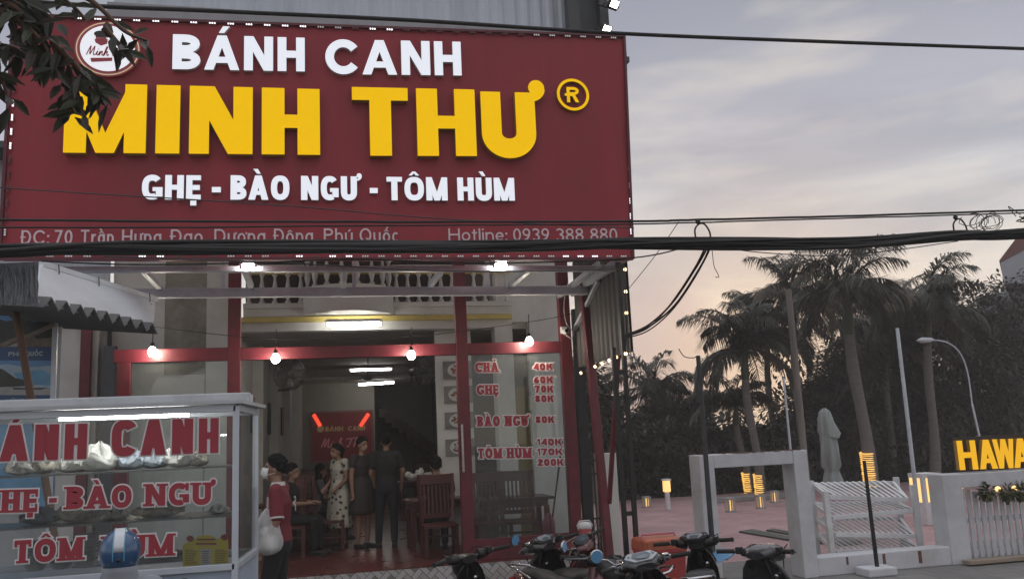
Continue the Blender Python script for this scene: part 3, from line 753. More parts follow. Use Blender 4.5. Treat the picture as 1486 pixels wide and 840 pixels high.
# steel frame that carries the sign off the house
tag(MB().b2(xat(838, 600, 12.45), xat(851, 600, 12.45), 12.4, 12.5, .12, 3.9).build('dark_post', black_steel), 'tall black square post right beside the red shopfront frame', 'post')
fr = thing('sign_frame', 'pale grey steel beams running under the signboard back to the house', 'steel frame', (0, 11, 4.1))
bm_ = MB()
zt = 4.09
bm_.b2(-3.0, 3.72, 10.2, 10.3, zt-.035, zt+.03, 0, .008); bm_.b2(-3.0, 3.72, 11.4, 11.5, zt-.13, zt-.01, 0, .008)
for X in (-2.95, -1.9, -.8, .35, 1.5, 2.6, 3.66): bm_.b2(X-.03, X+.03, 10.301, 11.399, zt-.034, zt+.029)
for X in (-1.15, .5, 2.3):
    bm_.b2(X-.025, X+.025, 11.42, 11.48, zt-.009, zt+.52)
bm_.b2(-3.0, 3.72, 11.43, 11.47, zt+.5, zt+.55)
bm_.bar((3.72, 9.95, 4.16), (3.72, 12.15, 4.10), .08, .10); bm_.bar((3.44, 9.95, 4.12), (3.5, 12.15, 4.06), .05, .07)
bm_.bar((3.70, 10.9, 4.05), (3.70, 12.12, 3.55), .05, .05)
bm_.build('beam', steel_grey, fr, True)
# ------------------------------------------------------------------ red steel and glass shopfront
GY = 12.2
front = thing('glass_shopfront', 'dark red steel shopfront with glass panes and an open doorway', 'shopfront', (0, GY, ZF))
px_ = lambda p, y=600: xat(p, y, GY)
fm = MB(); w = .165
xp = [px_(180, 560), px_(340, 520), px_(673, 600), px_(826, 600)]
for i, x in enumerate(xp): fm.b2(x-w/2, x+w/2, GY-.06, GY+.06, ZF, 3.225 if i == 0 else 5.0, 0, .006)
fm.b2(xp[0]-w/2-.05, xp[1]-w/2-.001, GY-.055, GY+.055, 3.226, 3.40, 0, .006); fm.b2(xp[1]+w/2+.001, xp[2]-w/2-.001, GY-.055, GY+.055, 3.226, 3.39, 0, .006); fm.b2(xp[2]+w/2+.001, xp[3]-w/2-.001, GY-.055, GY+.055, 3.226, 3.39, 0, .006)
fm.b2(xp[2]+w/2+.001, xp[3]-w/2-.001, GY-.04, GY+.04, ZF, .68, 0, .006); fm.b2(xp[0]+w/2+.001, xp[1]-w/2-.001, GY-.04, GY+.04, ZF, .68, 0, .006)
fm.build('frame', red_steel, front, True)
MB().b2(xp[2]+w/2+.002, xp[3]-w/2-.002, GY-.005, GY+.005, .682, 3.224).build('glass_pane', clear_glass, front, True)
MB().b2(xp[0]+w/2+.002, xp[1]-w/2-.002, GY-.005, GY+.005, .682, 3.224).build('glass_pane', clear_glass, front, True)
hx = xp[2]-w/2+.03
MB().tube([(hx, GY-.13, 1.6), (hx, GY-.13, 2.25)], .017, 8).tube([(hx, GY-.13, 1.68), (hx, GY-.05, 1.68)], .012, 6).tube([(hx, GY-.13, 2.17), (hx, GY-.05, 2.17)], .012, 6).build('door_handle', mat('brushed_steel', (.5, .5, .5), .35, metal=.8, noise=.1), front, True)
price_red = mat('price_red', (.36, .035, .055), .5, noise=.06); price_white = mat('price_white', (.75, .74, .74), .5, noise=.04)
pl = (front, 'price_lettering'); TY = GY-.008
def bordered(tgt, s, x0, x1, y0, y1, cap, Y, bd, **kw):
    mb = MB()
    word(mb, s, x0, x1, y0, y1, cap, Y, depth=.001, border=bd, mi=1, **kw)
    word(mb, s, x0, x1, y0, y1, cap, Y, depth=.006, mi=0, **kw)
    mb.build(tgt[1], [price_red, price_white], tgt[0], True)
mpp = GY/1258
for s, x0, x1, yb, cap in (('CHẢ', 690, 723.5, 540, 14), ('GHẸ', 692, 723.5, 572.5, 14), ('BÀO', 693, 725.7, 618.5, 15), ('NGƯ', 733, 766, 618, 15), ('TÔM', 694, 728.5, 665, 15), ('HÙM', 736, 771.5, 664.5, 15)):
    bordered(pl, s, x0, x1, yb, yb-.4, cap, TY, 1.5*mpp, t=.27, h=.2, slab=True, e=2.2, gap=.13)
for s, x0, x1, yb in (('40K', 774, 802.5, 537), ('60K', 774.5, 803, 556), ('70K', 776, 803.5, 569.3), ('80K', 776.5, 804, 583.2), ('80K', 777, 805, 613.5), ('140K', 779, 816, 646), ('170K', 779, 817, 660.2), ('200K', 780, 818.5, 675.5)):
    bordered(pl, s, x0, x1, yb, yb-.2, 10, TY, 1.4*mpp, t=.32, h=.24, e=3, gap=.16)

# ------------------------------------------------------------------ right flank: cladding, red braces, black ladder post
cl = MB(); n = 48
cl.loft([[(3.72+(.02 if i % 4 in (0, 1) else 0), 9.95+2.2*i/n, z) for z in (3.0, 4.55)] for i in range(n+1)], 0, False, False, False, False)
cl.loft([[(3.75+(.02 if i % 4 in (0, 1) else 0), 9.95+2.2*i/n, z) for z in (3.0, 4.55)] for i in range(n+1)], 0, False, False, False, False)
tag(cl.build('flank_cladding', mat('cladding_brown', (.07, .062, .06), .6, noise=.25, scale=2, stretch=(1, 1, .3))), 'dark corrugated cladding sheet hanging beside the right end of the sign', 'cladding')
br1 = MB().bar(P(846, 412, X=3.70), P(881, 742, X=3.70)+Vector((0, 0, -.75)), .12, .10, 0, Vector((1, 0, 0)), .006)
tag(br1.build('red_prop', red_steel), 'thick dark red steel prop leaning beside the right post of the shopfront', 'prop')
br2 = MB().bar(P(905, 388, X=3.79), P(884, 730, X=3.70), .05, .05, 0, Vector((1, 0, 0)))
tag(br2.build('red_brace', red_steel), 'thin dark red diagonal brace from the sign corner down to the thick prop', 'brace')
MB_ = MB()
pa, pb = P(903, 640, Y=9.9), P(913, 640, Y=9.9)
xA, xB = xat(899, 640, 9.9), xat(914, 640, 9.9)
MB_.b2(xA-.025, xA+.025, 9.88, 9.93, .12, 3.05); MB_.b2(xB-.025, xB+.025, 9.88, 9.93, .12, 4.1)
for py in (540, 577, 655, 745): z = zat(906, py, 9.9); MB_.b2(xA+.026, xB-.026, 9.89, 9.92, z-.025, z+.025)
tag(MB_.build('ladder_post', black_steel), 'black two legged steel post with rungs under the right corner of the sign', 'post')
pier = MB().b2(xat(871, 700, 12.6), xat(897, 700, 12.6), 12.6, 12.85, .11, zat(885, 657, 12.6), 0, .015)
tag(pier.build('boundary_pier', white_wall), 'plain white boundary pier behind the red props', 'pier')
fp = thing('iron_fence', 'dark iron fence panel with scrollwork between shopfront and white pier', 'fence', (3.9, 12.7, .11))
ff = MB(); x0, x1 = xat(838, 700, 12.7), xat(868, 700, 12.7); zt_ = zat(850, 668, 12.7)
for i in range(7): x = x0+(x1-x0)*i/6; ff.b2(x-.008, x+.008, 12.69, 12.71, .12, zt_)
for z in (.25, .8, zt_-.2, zt_): ff.b2(x0, x1, 12.685, 12.715, z-.012, z+.012)
for i in range(5):
    for j in range(3):
        cx = x0+(x1-x0)*(i+.5)/5; cz = .38+j*.18
        ff.tube([(cx+.035*math.cos(a*.7)*(1-.04*a), 12.7, cz+.06*math.sin(a*.7)) for a in range(10)], .006, 5)
ff.build('panel', mat('iron_maroon', (.045, .02, .022), .5, noise=.2), fp, True)
# ------------------------------------------------------------------ people
skin_m = mat('skin', (.30, .17, .115), .55, noise=.08, scale=12)
hair_m = mat('hair_black', (.008, .007, .007), .7, noise=.2, scale=30, stretch=(3, 3, 1), spec=.15)
def ring(c, rx, ry, n=16, e=2.3):
    c = Vector(c); out = []
    for i in range(n):
        a = 2*math.pi*i/n; q, s = math.cos(a), math.sin(a)
        out.append(c+Vector((rx*math.copysign(abs(q)**(2/e), q), ry*math.copysign(abs(s)**(2/e), s), 0)))
    return out
def add_remesh(o, vox, sm=4, inflate=0):
    r = o.modifiers.new('Remesh', 'REMESH'); r.mode = 'VOXEL'; r.voxel_size = vox; r.use_smooth_shade = True
    s = o.modifiers.new('Smooth', 'SMOOTH'); s.factor = .5; s.iterations = sm
    return o
STAND = dict(pelvis=(0, 0, .94), waist=(0, 0, 1.08), chest=(0, .0, 1.27), neck=(0, .015, 1.43), head=(0, -.01, 1.585), shL=(.18, .01, 1.39), elL=(.215, .02, 1.11), haL=(.22, -.03, .87),
             shR=(-.18, .01, 1.39), elR=(-.215, .02, 1.11), haR=(-.22, -.03, .87), hiL=(.09, 0, .90), knL=(.10, -.01, .50), anL=(.10, .02, .085), hiR=(-.09, 0, .90), knR=(-.10, -.01, .50), anR=(-.10, .02, .085))
def person(label, loc, rz, pose=None, shirt=None, trousers=None, dress=None, hair='short', scale=1.0, sleeve=.6, extras=None, shoes=None, hands='relaxed', face=(0, -1), tilt=0.0, name='person'):
    """a standing or seated figure facing local -Y: one continuous body, clothes and hair as children"""
    J = {k: Vector(v) for k, v in STAND.items()}
    for k, v in (pose or {}).items(): J[k] = Vector(v)
    root = thing(name, label, 'person', loc, rz); root.scale = (scale,)*3
    fdir = Vector((face[0], face[1], 0)).normalized(); fz = math.atan2(fdir.x, -fdir.y)
    HR = Matrix.Rotation(fz, 3, 'Z') @ Matrix.Rotation(tilt, 3, 'X')
    b = MB()
    hips = (J['pelvis']+(J['hiL']+J['hiR'])/2)/2
    tors = [(hips-Vector((0, 0, .07)), .13, .10), (J['pelvis'], .155, .115), (J['waist'], .125, .095), (J['chest'], .155, .11), (J['neck']-Vector((0, 0, .06)), .12, .08), (J['neck'], .05, .05)]
    def torso(mb, k): mb.loft([ring(c, rx*k+(k-1)*.0, ry*k) for c, rx, ry in tors])
    torso(b, .95)
    b.capsule(J['neck']-Vector((0, 0, .04)), J['head']-Vector((0, 0, .05)), .052, .048)
    h = J['head']
    T = lambda x, y, z: h+HR @ Vector((x, y, z))
    b.ball(T(0, .012, .025), (.074, .093, .098), 16, 0, HR); b.ball(T(0, -.025, -.055), (.054, .062, .062), 14, 0, HR)
    b.capsule(T(0, -.083, .015), T(0, -.103, -.03), .010, .016, 8); b.ball(T(0, -.085, -.066), (.024, .012, .010), 8, 0, HR)
    b.ball(T(0, -.08, .036), (.05, .012, .012), 8, 0, HR)
    for s in (-1, 1):
        b.ball(T(s*.076, .012, -.005), (.012, .022, .034), 8, 0, HR)
    for S_ in ('L', 'R'):
        sg = 1 if S_ == 'L' else -1
        sh, el, ha = J['sh'+S_], J['el'+S_], J['ha'+S_]
        b.capsule(J['neck']-Vector((0, 0, .05)), sh, .055, .055); b.capsule(sh, el, .052, .040); b.capsule(el, ha, .040, .027)
        d = (ha-el).normalized(); side = Vector((0, 1, 0)).cross(d); side = side.normalized() if side.length > .2 else Vector((1, 0, 0)); fwd = d.cross(side).normalized()
        # palm, four fingers of unequal length with a bend, thumb leaving the side of the palm
        palm = ha+d*.045; b.capsule(ha, palm+d*.03, .026, .030, 8)
        curl = .9 if hands == 'grip' else .35
        for k, ln in enumerate((.062, .072, .068, .052)):
            base = palm+d*.038+fwd*(.033-.022*k)
            inn = side*(-sg) if hands != 'grip' else side*(-sg)
            k1 = base+(d*math.cos(curl*.6)+inn*math.sin(curl*.6))*ln*.5
            k2 = k1+(d*math.cos(curl*1.6)+inn*math.sin(curl*1.6))*ln*.5
            b.capsule(base, k1, .0095, .009, 6); b.capsule(k1, k2, .009, .0075, 6)
        t0 = palm-d*.02-fwd*-.028; t1 = t0+(d*.6+fwd*.7).normalized()*.036; b.capsule(t0, t1, .012, .010, 6); b.capsule(t1, t1+(d*.95+fwd*.1)*.028, .010, .008, 6)
        hi, kn, an = J['hi'+S_], J['kn'+S_], J['an'+S_]
        b.capsule(hi, kn, .082, .052); b.capsule(kn, an, .050, .036)
        ft = an+Vector((0, -.16, -.055)); b.capsule(an+Vector((0, .02, -.04)), ft, .035, .026, 8)
    add_remesh(b.build('body', skin_m, root), .0095, 3)
    if shirt:
        m = MB(); torso(m, 1.13); m.capsule(J['neck']-Vector((0, 0, .05)), J['neck']-Vector((0, 0, .015)), .068, .062)
        for S_ in ('L', 'R'):
            m.capsule(J['neck']-Vector((0, 0, .06)), J['sh'+S_], .066, .07); sh, el, ha = J['sh'+S_], J['el'+S_], J['ha'+S_]
            if sleeve <= 1: m.capsule(sh, sh+(el-sh)*sleeve, .068, .066)
            else: m.capsule(sh, el, .067, .056); m.capsule(el, el+(ha-el)*.88, .056, .043)
        add_remesh(m.build('shirt', shirt, root), .012, 4)
    if trousers:
        m = MB(); m.loft([ring(hips-Vector((0, 0, .10)), .15, .115), ring(hips, .172, .13), ring(J['pelvis']+Vector((0, 0, .06)), .15, .115)])
        for S_ in ('L', 'R'):
            hi, kn, an = J['hi'+S_], J['kn'+S_], J['an'+S_]
            m.capsule(hi, kn, .096, .070); m.capsule(kn, an+Vector((0, 0, .02)), .068, .055)
        add_remesh(m.build('trousers', trousers, root), .013, 4)
    if dress:
        dm, hem, flare = dress
        m = MB(); torso(m, 1.1)
        for S_ in ('L', 'R'):
            sh, el = J['sh'+S_], J['el'+S_]; m.capsule(J['neck']-Vector((0, 0, .06)), sh, .058, .064); m.capsule(sh, sh+(el-sh)*.4, .063, .062)
        add_remesh(m.build('bodice', dm, root), .012, 3)
        m = MB(); rings = []
        for i in range(9):
            t = i/8; z = J['waist'].z+.02+(hem-J['waist'].z-.02)*t; rg = []
            for j in range(40):
                a = 2*math.pi*j/40; w_ = 1+.06*t*math.sin(a*9+1.3)+.03*t*math.sin(a*5)
                base = .138+(.185-.138)*min(1, t*3)+flare*t
                rg.append((math.cos(a)*base*w_, math.sin(a)*base*.78*w_+J['pelvis'].y, z))
            rings.append(rg)
        m.loft(rings, 0, False); sk = m.build('skirt', dm, root); so2 = sk.modifiers.new('Solid', 'SOLIDIFY'); so2.thickness = .004
    for S_ in ('L', 'R'):
        m = MB(); an = J['an'+S_]; m.capsule(an+Vector((0, .035, -.045)), an+Vector((0, -.17, -.055)), .042, .034, 10)
        m.box(an+Vector((0, -.065, -.077)), (.085, .27, .016), 0, None, .005)
        m.build('shoe', shoes or mat('shoe_black', (.02, .018, .018), .5, noise=.2), root)
    if hair:
        m = MB()
        # cap of hair cut away over the face, tufts along the edge
        n = 22; rings = []
        for i in range(10):
            th = math.pi*.5*i/9*1.32; rg = []
            for j in range(n):
                a = 2*math.pi*j/n; front = max(0, -math.sin(a)); k = th*(.86+.22*max(0, math.sin(a))-.36*front**1.5)
                rr_ = 1+.04*math.sin(j*5.1+i*2.3)
                rg.append(T(.084*math.sin(k)*math.cos(a)*rr_, .012+.104*math.sin(k)*math.sin(a)*rr_, .028+.110*math.cos(k)*rr_))
            rings.append(rg)
        m.loft(rings, 0, True)
        hr_ = random.Random(len(label))
        for _ in range(70):
            a = hr_.uniform(0, 6.28); k = hr_.uniform(.1, 1.25)*(.86+.22*max(0, math.sin(a))-.36*max(0, -math.sin(a))**1.5)
            p0 = T(.086*math.sin(k)*math.cos(a), .012+.106*math.sin(k)*math.sin(a), .030+.112*math.cos(k)); k += .28
            p1 = T(.093*math.sin(k)*math.cos(a+.1), .012+.114*math.sin(k)*math.sin(a+.1), .030+.116*math.cos(k)); m.capsule(p0, p1, .011, .005, 5)
        if hair == 'bun': m.ball(T(0, .12, .02), (.045, .045, .045), 10); m.capsule(T(0, .09, -.02), T(0, .08, -.09), .05, .035)
        if hair == 'long':
            m.loft([[T(x*.9, y*.95+.035, z) for x, y in [(math.cos(2*math.pi*j/12)*.08*k, math.sin(2*math.pi*j/12)*.062*k) for j in range(12)]] for z, k in ((.07, .9), (0, 1.05), (-.1, 1.0), (-.2, .8), (-.27, .35))])
        add_remesh(m.build('hair', hair_m, root), .007, 1)
    for s in (-1, 1):
        MB().ball(T(s*.032, -.073, .012), (.014, .008, .008), 8, 0, HR).build('eye', mat('eye_dark', (.03, .02, .02), .3, noise=0), root)
    if extras: extras(root, J, T, HR)
    return root

# the worker with the mask beside the cart, carrying two bags
mx, my = xat(404, 700, 9.35), 9.35
polo = mat('polo_red', (.17, .016, .026), .75, noise=.15, scale=9, bump=.1)
def worker_extras(root, J, T, HR):
    m = MB(); m.loft([[T(x, y, z) for x, y, z in [(-w_, -.045-d*.2, z0), (-w_*.6, -.09-d, z0), (0, -.112-d, z0), (w_*.6, -.09-d, z0), (w_, -.045-d*.2, z0)]] for z0, w_, d in ((.004, .056, -.004), (-.022, .066, .006), (-.055, .068, .012), (-.095, .05, -.006))], 0, False, True, False, False)
    for s in (-1, 1): m.tube([T(s*.066, -.05, -.06), T(s*.083, .0, -.04), T(s*.08, .03, -.03)], .003, 5)
    o = m.build('face_mask', mat('mask_white', (.72, .73, .72), .8, noise=.05), root); q = o.modifiers.new('Solid', 'SOLIDIFY'); q.thickness = .004
    c = MB(); c.loft([ring(J['neck']+Vector((0, 0, .0)), .075, .07), ring(J['neck']+Vector((0, .004, .035)), .064, .06)], 0, False)
    for S_ in ('L',): e_ = J['sh'+S_]+(J['el'+S_]-J['sh'+S_])*.93; d2 = (J['el'+S_]-J['sh'+S_]).normalized(); c.tube([e_-d2*.008, e_+d2*.008], .0665, 14)
    c.build('collar_trim', mat('trim_white', (.6, .58, .57), .7, noise=.05), root)
    bd = MB()
    for k in range(5): bd.box((.03+.02*k-.05, .155+.004*(k % 2), 1.22+.025*((k*3) % 5)), (.018, .006, .06), 0, Matrix.Rotation(.5*k, 3, 'Y'))
    bd.build('back_print', mat('trim_white', (.6, .58, .57)), root)
worker = person('worker in a red polo shirt and white face mask walking beside the food cart', (mx, my, .13), math.radians(-98),
    dict(elL=(.235, .03, 1.13), haL=(.24, -.09, .90), elR=(-.23, -.02, 1.12), haR=(-.23, -.16, .93), knL=(.10, -.09, .51), anL=(.10, .04, .085), anR=(-.10, -.10, .085), head=(0, -.035, 1.585), neck=(0, -.005, 1.43)),
    polo, mat('trousers_black', (.016, .015, .016), .8, noise=.2), scale=1.075, sleeve=.86, extras=worker_extras, hands='grip', tilt=-.12)
# shopping bags hanging from his hand
bag_m = MATS.get('bag') or glass_mat('bag_film', (.9, .9, .9), .12, .3, .6, (.9, .9, .9))
def bag(x, y, z, sx, sz, label, seed, fill):
    r_ = random.Random(seed); t = thing('shopping_bag', label, 'bag', (x, y, z))
    m = MB(); rings = []
    for i in range(12):
        u = i/11; w_ = sx*(.18+.82*math.sin(min(1, (1-u)*1.45)*math.pi/2)**.8) if u > .0 else sx*.55
        if i == 0: w_ = sx*.5
        if i == 1: w_ = sx*.88
        rg = []
        for j in range(26):
            a = 2*math.pi*j/26; k = 1+.09*math.sin(a*5+seed+u*4)+.07*math.sin(a*11+u*9+seed)+r_.uniform(-.03, .03)
            rg.append((math.cos(a)*w_*k*.62, math.sin(a)*w_*k, u*sz))
        rings.append(rg)
    m.loft(rings, 0, False); m.add(rings[0], [tuple(range(26))[::-1]])
    for s in (-1, 1): m.tube([(0, s*sx*.16, sz*.97), (0, s*sx*.12, sz*1.16), (0, 0, sz*1.24)], .012, 5)
    m.build('film', bag_m, t)
    f = MB()
    for k in range(3): f.ball((r_.uniform(-.02, .02)*1, r_.uniform(-.5, .5)*sx*.5, sz*(.14+.17*k)), (sx*.42, sx*.62, sz*.12), 12)
    f.build('contents', fill, t)
bz = zat(395, 806, 9.2)
bag(xat(389, 780, 9.22), 9.2, bz+.02, .215, .44, 'translucent white shopping bag held by the masked worker, nearer the cart', 2, mat('bag_fill', (.72, .72, .70), .7, noise=.15))
bag(xat(405, 780, 9.3), 9.38, bz+.06, .14, .36, 'translucent shopping bag with grey contents behind the worker\'s first bag', 5, mat('bag_fill_grey', (.30, .30, .30), .7, noise=.2))

# guests inside
blk = mat('cloth_black', (.012, .012, .013), .8, noise=.2)
def dress_mat(name, base, spot, sc_):
    m = mat(name, base, .8, noise=.06)
    nt = m.node_tree; N = nt.nodes; L = nt.links; b = N['Principled BSDF']
    tc = N.new('ShaderNodeTexCoord'); v = N.new('ShaderNodeTexVoronoi'); L.new(tc.outputs['Object'], v.inputs['Vector']); v.inputs['Scale'].default_value = sc_
    mr = N.new('ShaderNodeMapRange'); L.new(v.outputs['Distance'], mr.inputs[0]); mr.inputs[1].default_value = .27; mr.inputs[2].default_value = .33
    mx = N.new('ShaderNodeMix'); mx.data_type = 'RGBA'; L.new(mr.outputs[0], mx.inputs[0]); mx.inputs[6].default_value = (*spot, 1); mx.inputs[7].default_value = (*base, 1)
    L.new(mx.outputs[2], b.inputs['Base Color']); return m
def at(px, Y, z=ZF): return (xat(px, 680, Y), Y, z)
person('woman in a white dress with dark blotches, hair tied back, in the dining room', at(492, 14.9), math.radians(-62), dict(elL=(.20, .02, 1.11), haL=(.17, -.14, .98), elR=(-.2, -.02, 1.11), haR=(-.14, -.16, 1.0), head=(0, -.05, 1.56)),
       dress=(dress_mat('dress_floral', (.50, .48, .41), (.04, .03, .03), 10), .34, .07), hair='bun', scale=.99)
person('woman in a dark knee length dress beside the spotted dress', at(526, 14.7), math.radians(40), dict(elL=(.22, -.02, 1.12), haL=(.2, -.05, .9), elR=(-.21, .03, 1.11), haR=(-.22, .0, .88)),
       dress=(mat('dress_dark', (.035, .026, .028), .8, noise=.2), .52, .05), hair='short', scale=1.03)
person('man all in black seen from behind in the middle of the room', at(561, 14.5), math.radians(172), dict(haL=(.2, -.12, .95), elL=(.24, .0, 1.12), haR=(-.22, -.1, .93), elR=(-.25, .0, 1.12), anL=(.14, .02, .085), knL=(.12, -.01, .5)), blk, mat('jeans_dark', (.014, .015, .02), .8, noise=.2), hair='short', scale=1.05)
SEAT = dict(pelvis=(0, 0, .54), waist=(0, .01, .69), chest=(0, -.01, .89), neck=(0, -.02, 1.05), head=(0, -.05, 1.2), shL=(.18, 0, 1.01), elL=(.22, -.08, .75), haL=(.15, -.3, .75), shR=(-.18, 0, 1.01), elR=(-.22, -.08, .75), haR=(-.15, -.3, .75),
            hiL=(.09, -.02, .52), knL=(.12, -.42, .50), anL=(.12, -.42, .085), hiR=(-.09, -.02, .52), knR=(-.12, -.42, .50), anR=(-.12, -.42, .085))
person('seated diner with short black hair seen over the high chair back', (xat(634, 690, 13.35), 13.38, ZF), math.radians(176), SEAT, mat('tee_maroon', (.07, .014, .018), .8, noise=.15), blk, hair='short', scale=1.06)
person('seated diner in dark clothes behind the masked worker at the left table', (xat(420, 690, 14.4), 14.4, ZF), math.radians(70), SEAT, blk, blk, hair='short', scale=1.05)
person('seated diner in a grey top at the table behind the spotted dress', (xat(462, 690, 16.2), 16.2, ZF), math.radians(100), SEAT, mat('tee_grey', (.14, .14, .15), .8, noise=.15), blk, hair='long', scale=1.0)

# ------------------------------------------------------------------ dining furniture
def high_chair(label, loc, rz):
    t = thing('dining_chair', label, 'chair', loc, rz, 'high backed dining chairs')
    m = MB().box((0, 0, .44), (.50, .46, .045), 0, None, .008); m.build('seat', wood_red, t)
    for sx in (-1, 1):
        MB().bar((sx*.22, -.2, 0), (sx*.22, -.2, .42), .05, .05).build('leg', wood_red, t)
        MB().bar((sx*.23, .2, 0), (sx*.23, .2, .44), .05, .05).bar((sx*.23, .2, .44), (sx*.25, .27, 1.16), .05, .045).build('leg', wood_red, t)
    b = MB(); b.box((0, .262, 1.08), (.46, .035, .15), 0, Matrix.Rotation(-.1, 3, 'X'), .01); b.box((0, .215, .56), (.44, .03, .06), 0)
    for i in range(7): x = -.18+.06*i; b.bar((x, .215, .58), (x, .258, 1.02), .03, .014, 0, Vector((0, 1, 0)))
    b.build('backrest', wood_red, t)
    s = MB().bar((-.22, -.2, .2), (-.22, .2, .2), .03, .03).bar((.22, -.2, .2), (.22, .2, .2), .03, .03).bar((-.22, .2, .26), (.22, .2, .26), .03, .03); s.build('stretcher', wood_red, t)
    return t
def table(label, loc, rz=0, w=1.2, d=.75):
    t = thing('dining_table', label, 'table', loc, rz, 'dark red dining tables')
    MB().box((0, 0, .74), (w, d, .04), 0, None, .008).build('tabletop', wood_red, t)
    MB().box((0, 0, .67), (w-.16, d-.16, .1)).build('apron', wood_red, t)
    for sx in (-1, 1):
        for sy in (-1, 1): MB().bar((sx*(w/2-.1), sy*(d/2-.1), 0), (sx*(w/2-.1), sy*(d/2-.1), .63), .07, .07).build('leg', wood_red, t)
    return t
hc0 = high_chair('high slatted dark red chair with its back to the street, by the middle red post', (xat(636, 730, 13.0), 13.15, ZF), math.radians(-180+180))
hc0.rotation_euler.z = math.radians(180)
def cc(label, x, y, rz):
    c = copy_tree(hc0); c['label'] = label; c.location = (x, y, ZF); c.rotation_euler = (0, 0, rz); return c
hc0.rotation_euler.z = 0
hc0.location.y = 12.95
table('dark red table in front of the seated diner at the high chair', (xat(640, 720, 14.1), 13.98, ZF))
cc('high red chair at the far side of the diner\'s table', xat(628, 720, 14.7), 14.75, math.pi)
table('dark red table behind the price list glass', (xat(745, 720, 13.2), 13.2, ZF), 0, 1.1, .7)
cc('left high red chair behind the price list glass, back to the street', xat(712, 720, 12.75), 12.72, .1)
cc('right high red chair behind the price list glass, back to the street', xat(752, 720, 12.75), 12.74, -.12)
k = 0
where = ['nearest the street', 'second from the street', 'third from the street', 'deepest in the room']
for Y in (14.9, 16.6, 18.4, 20.4):
    x = -1.21+(Y-14)*.068+.72
    table('dark red table along the left wall, %s' % where[k], (x, Y, ZF), math.pi/2, .75, 1.0)
    cc('chair pulled out from the left wall table %s' % where[k], x+.62, Y, math.radians(92))
    cc('chair on the near side of the left wall table %s' % where[k], x, Y-.72, 0)
    k += 1
table('dark red table under the far staircase', (2.4, 20.5, ZF)); cc('chair facing the table under the far staircase', 2.4, 19.9, 0)
bn = thing('sideboard', 'long dark red carved sideboard below the lit red board', 'sideboard', (.6, 25.6, ZF))
MB().b2(-.3, 1.7, 25.3, 25.95, ZF, 1.35, 0, .01).build('body', wood_red, bn, True)
for i in range(4): MB().b2(-.26+.49*i, .19+.49*i, 25.27, 25.299, ZF+.12, 1.25, 0, .006).build('door', wood_red, bn, True)
# pale bundle on the table, mop, menu pictures on the partition
fb = thing('flower_arrangement', 'pale bundle of white blooms standing on a table left of the seated diner', 'flowers', (xat(612, 690, 14.0), 14.0, ZF+.76))
MB().lathe([(.05, 0), (.07, .05), (.05, .16), (.06, .2)], (0, 0, 0), 14).build('vase', grey_wall, fb)
m = MB(); rg = random.Random(3)
for i in range(26): m.ball((rg.gauss(0, .12), rg.gauss(0, .08), .26+rg.random()*.18), rg.uniform(.03, .055), 8)
m.build('blooms', mat('blooms_white', (.45, .43, .39), .8, noise=.2), fb)
mp_ = thing('mop', 'pink headed mop with a dark stick leaning behind the glass', 'mop', (xat(797, 775, 12.5), 12.5, ZF))
MB().tube([P(799, 772, Y=12.5), P(816, 640, Y=12.6)], .013, 8).build('handle', plastic_black, mp_, True)
m = MB(); c = P(797, 765, Y=12.48); rg = random.Random(8)
for i in range(40):
    a = rg.uniform(0, 6.28); r0 = rg.uniform(.02, .1); m.tube([c+Vector((math.cos(a)*.02, math.sin(a)*.02, .2)), c+Vector((math.cos(a)*r0, math.sin(a)*r0*.6, .08)), c+Vector((math.cos(a)*r0*1.1, math.sin(a)*r0*.7, -.16))], .014, 5)
m.build('mop_head', mat('mop_pink', (.42, .16, .19), .9, noise=.2), mp_, True)
food = [(.32, .10, .06), (.30, .14, .05), (.20, .09, .05), (.30, .08, .09)]
bowlm = mat('picture_bowl', (.55, .55, .53), .5, noise=.05)
pcm = mat('picture_card', (.20, .19, .19), .4, noise=.25, scale=5)
for i, (py0, py1) in enumerate(((524, 550), (560, 585), (598, 622), (637, 661))):
    Y = HY+.19; t = thing('food_picture', ['topmost food picture on the white partition, a reddish dish', 'second food picture from the top, a white bowl of noodle soup', 'third food picture from the top, a white bowl on dark ground', 'lowest food picture on the white partition, a red dish'][i], 'picture', (xat(655, 600, Y), Y, zat(655, py1, Y)), 0, 'food pictures on the partition')
    x0, x1, z0, z1 = xat(645, 600, Y), xat(687, 600, Y), zat(655, py1, Y), zat(655, py0, Y)
    MB().b2(x0, x1, Y-.015, Y+.009, z0, z1).build('card', pcm, t, True)
    cx, cz = (x0+x1)/2, (z0+z1)/2; q = MB(); q.add([(cx+math.cos(a)*.17, Y-.018, cz+math.sin(a)*.115) for a in [6.283*j/28 for j in range(28)]], [tuple(range(28))]); q.build('bowl', bowlm, t, True)
    q = MB(); rg = random.Random(i)
    for a in range(30):
        u, r0 = rg.uniform(0, 6.28), .12*math.sqrt(rg.random()); q.ball((cx+math.cos(u)*r0, Y-.02-.0004*a, cz+math.sin(u)*r0*.66), (rg.uniform(.012, .03), .003, rg.uniform(.01, .02)), 6)
    q.build('dish', mat('dish_%d' % i, food[i], .6, noise=.4, scale=25), t, True)
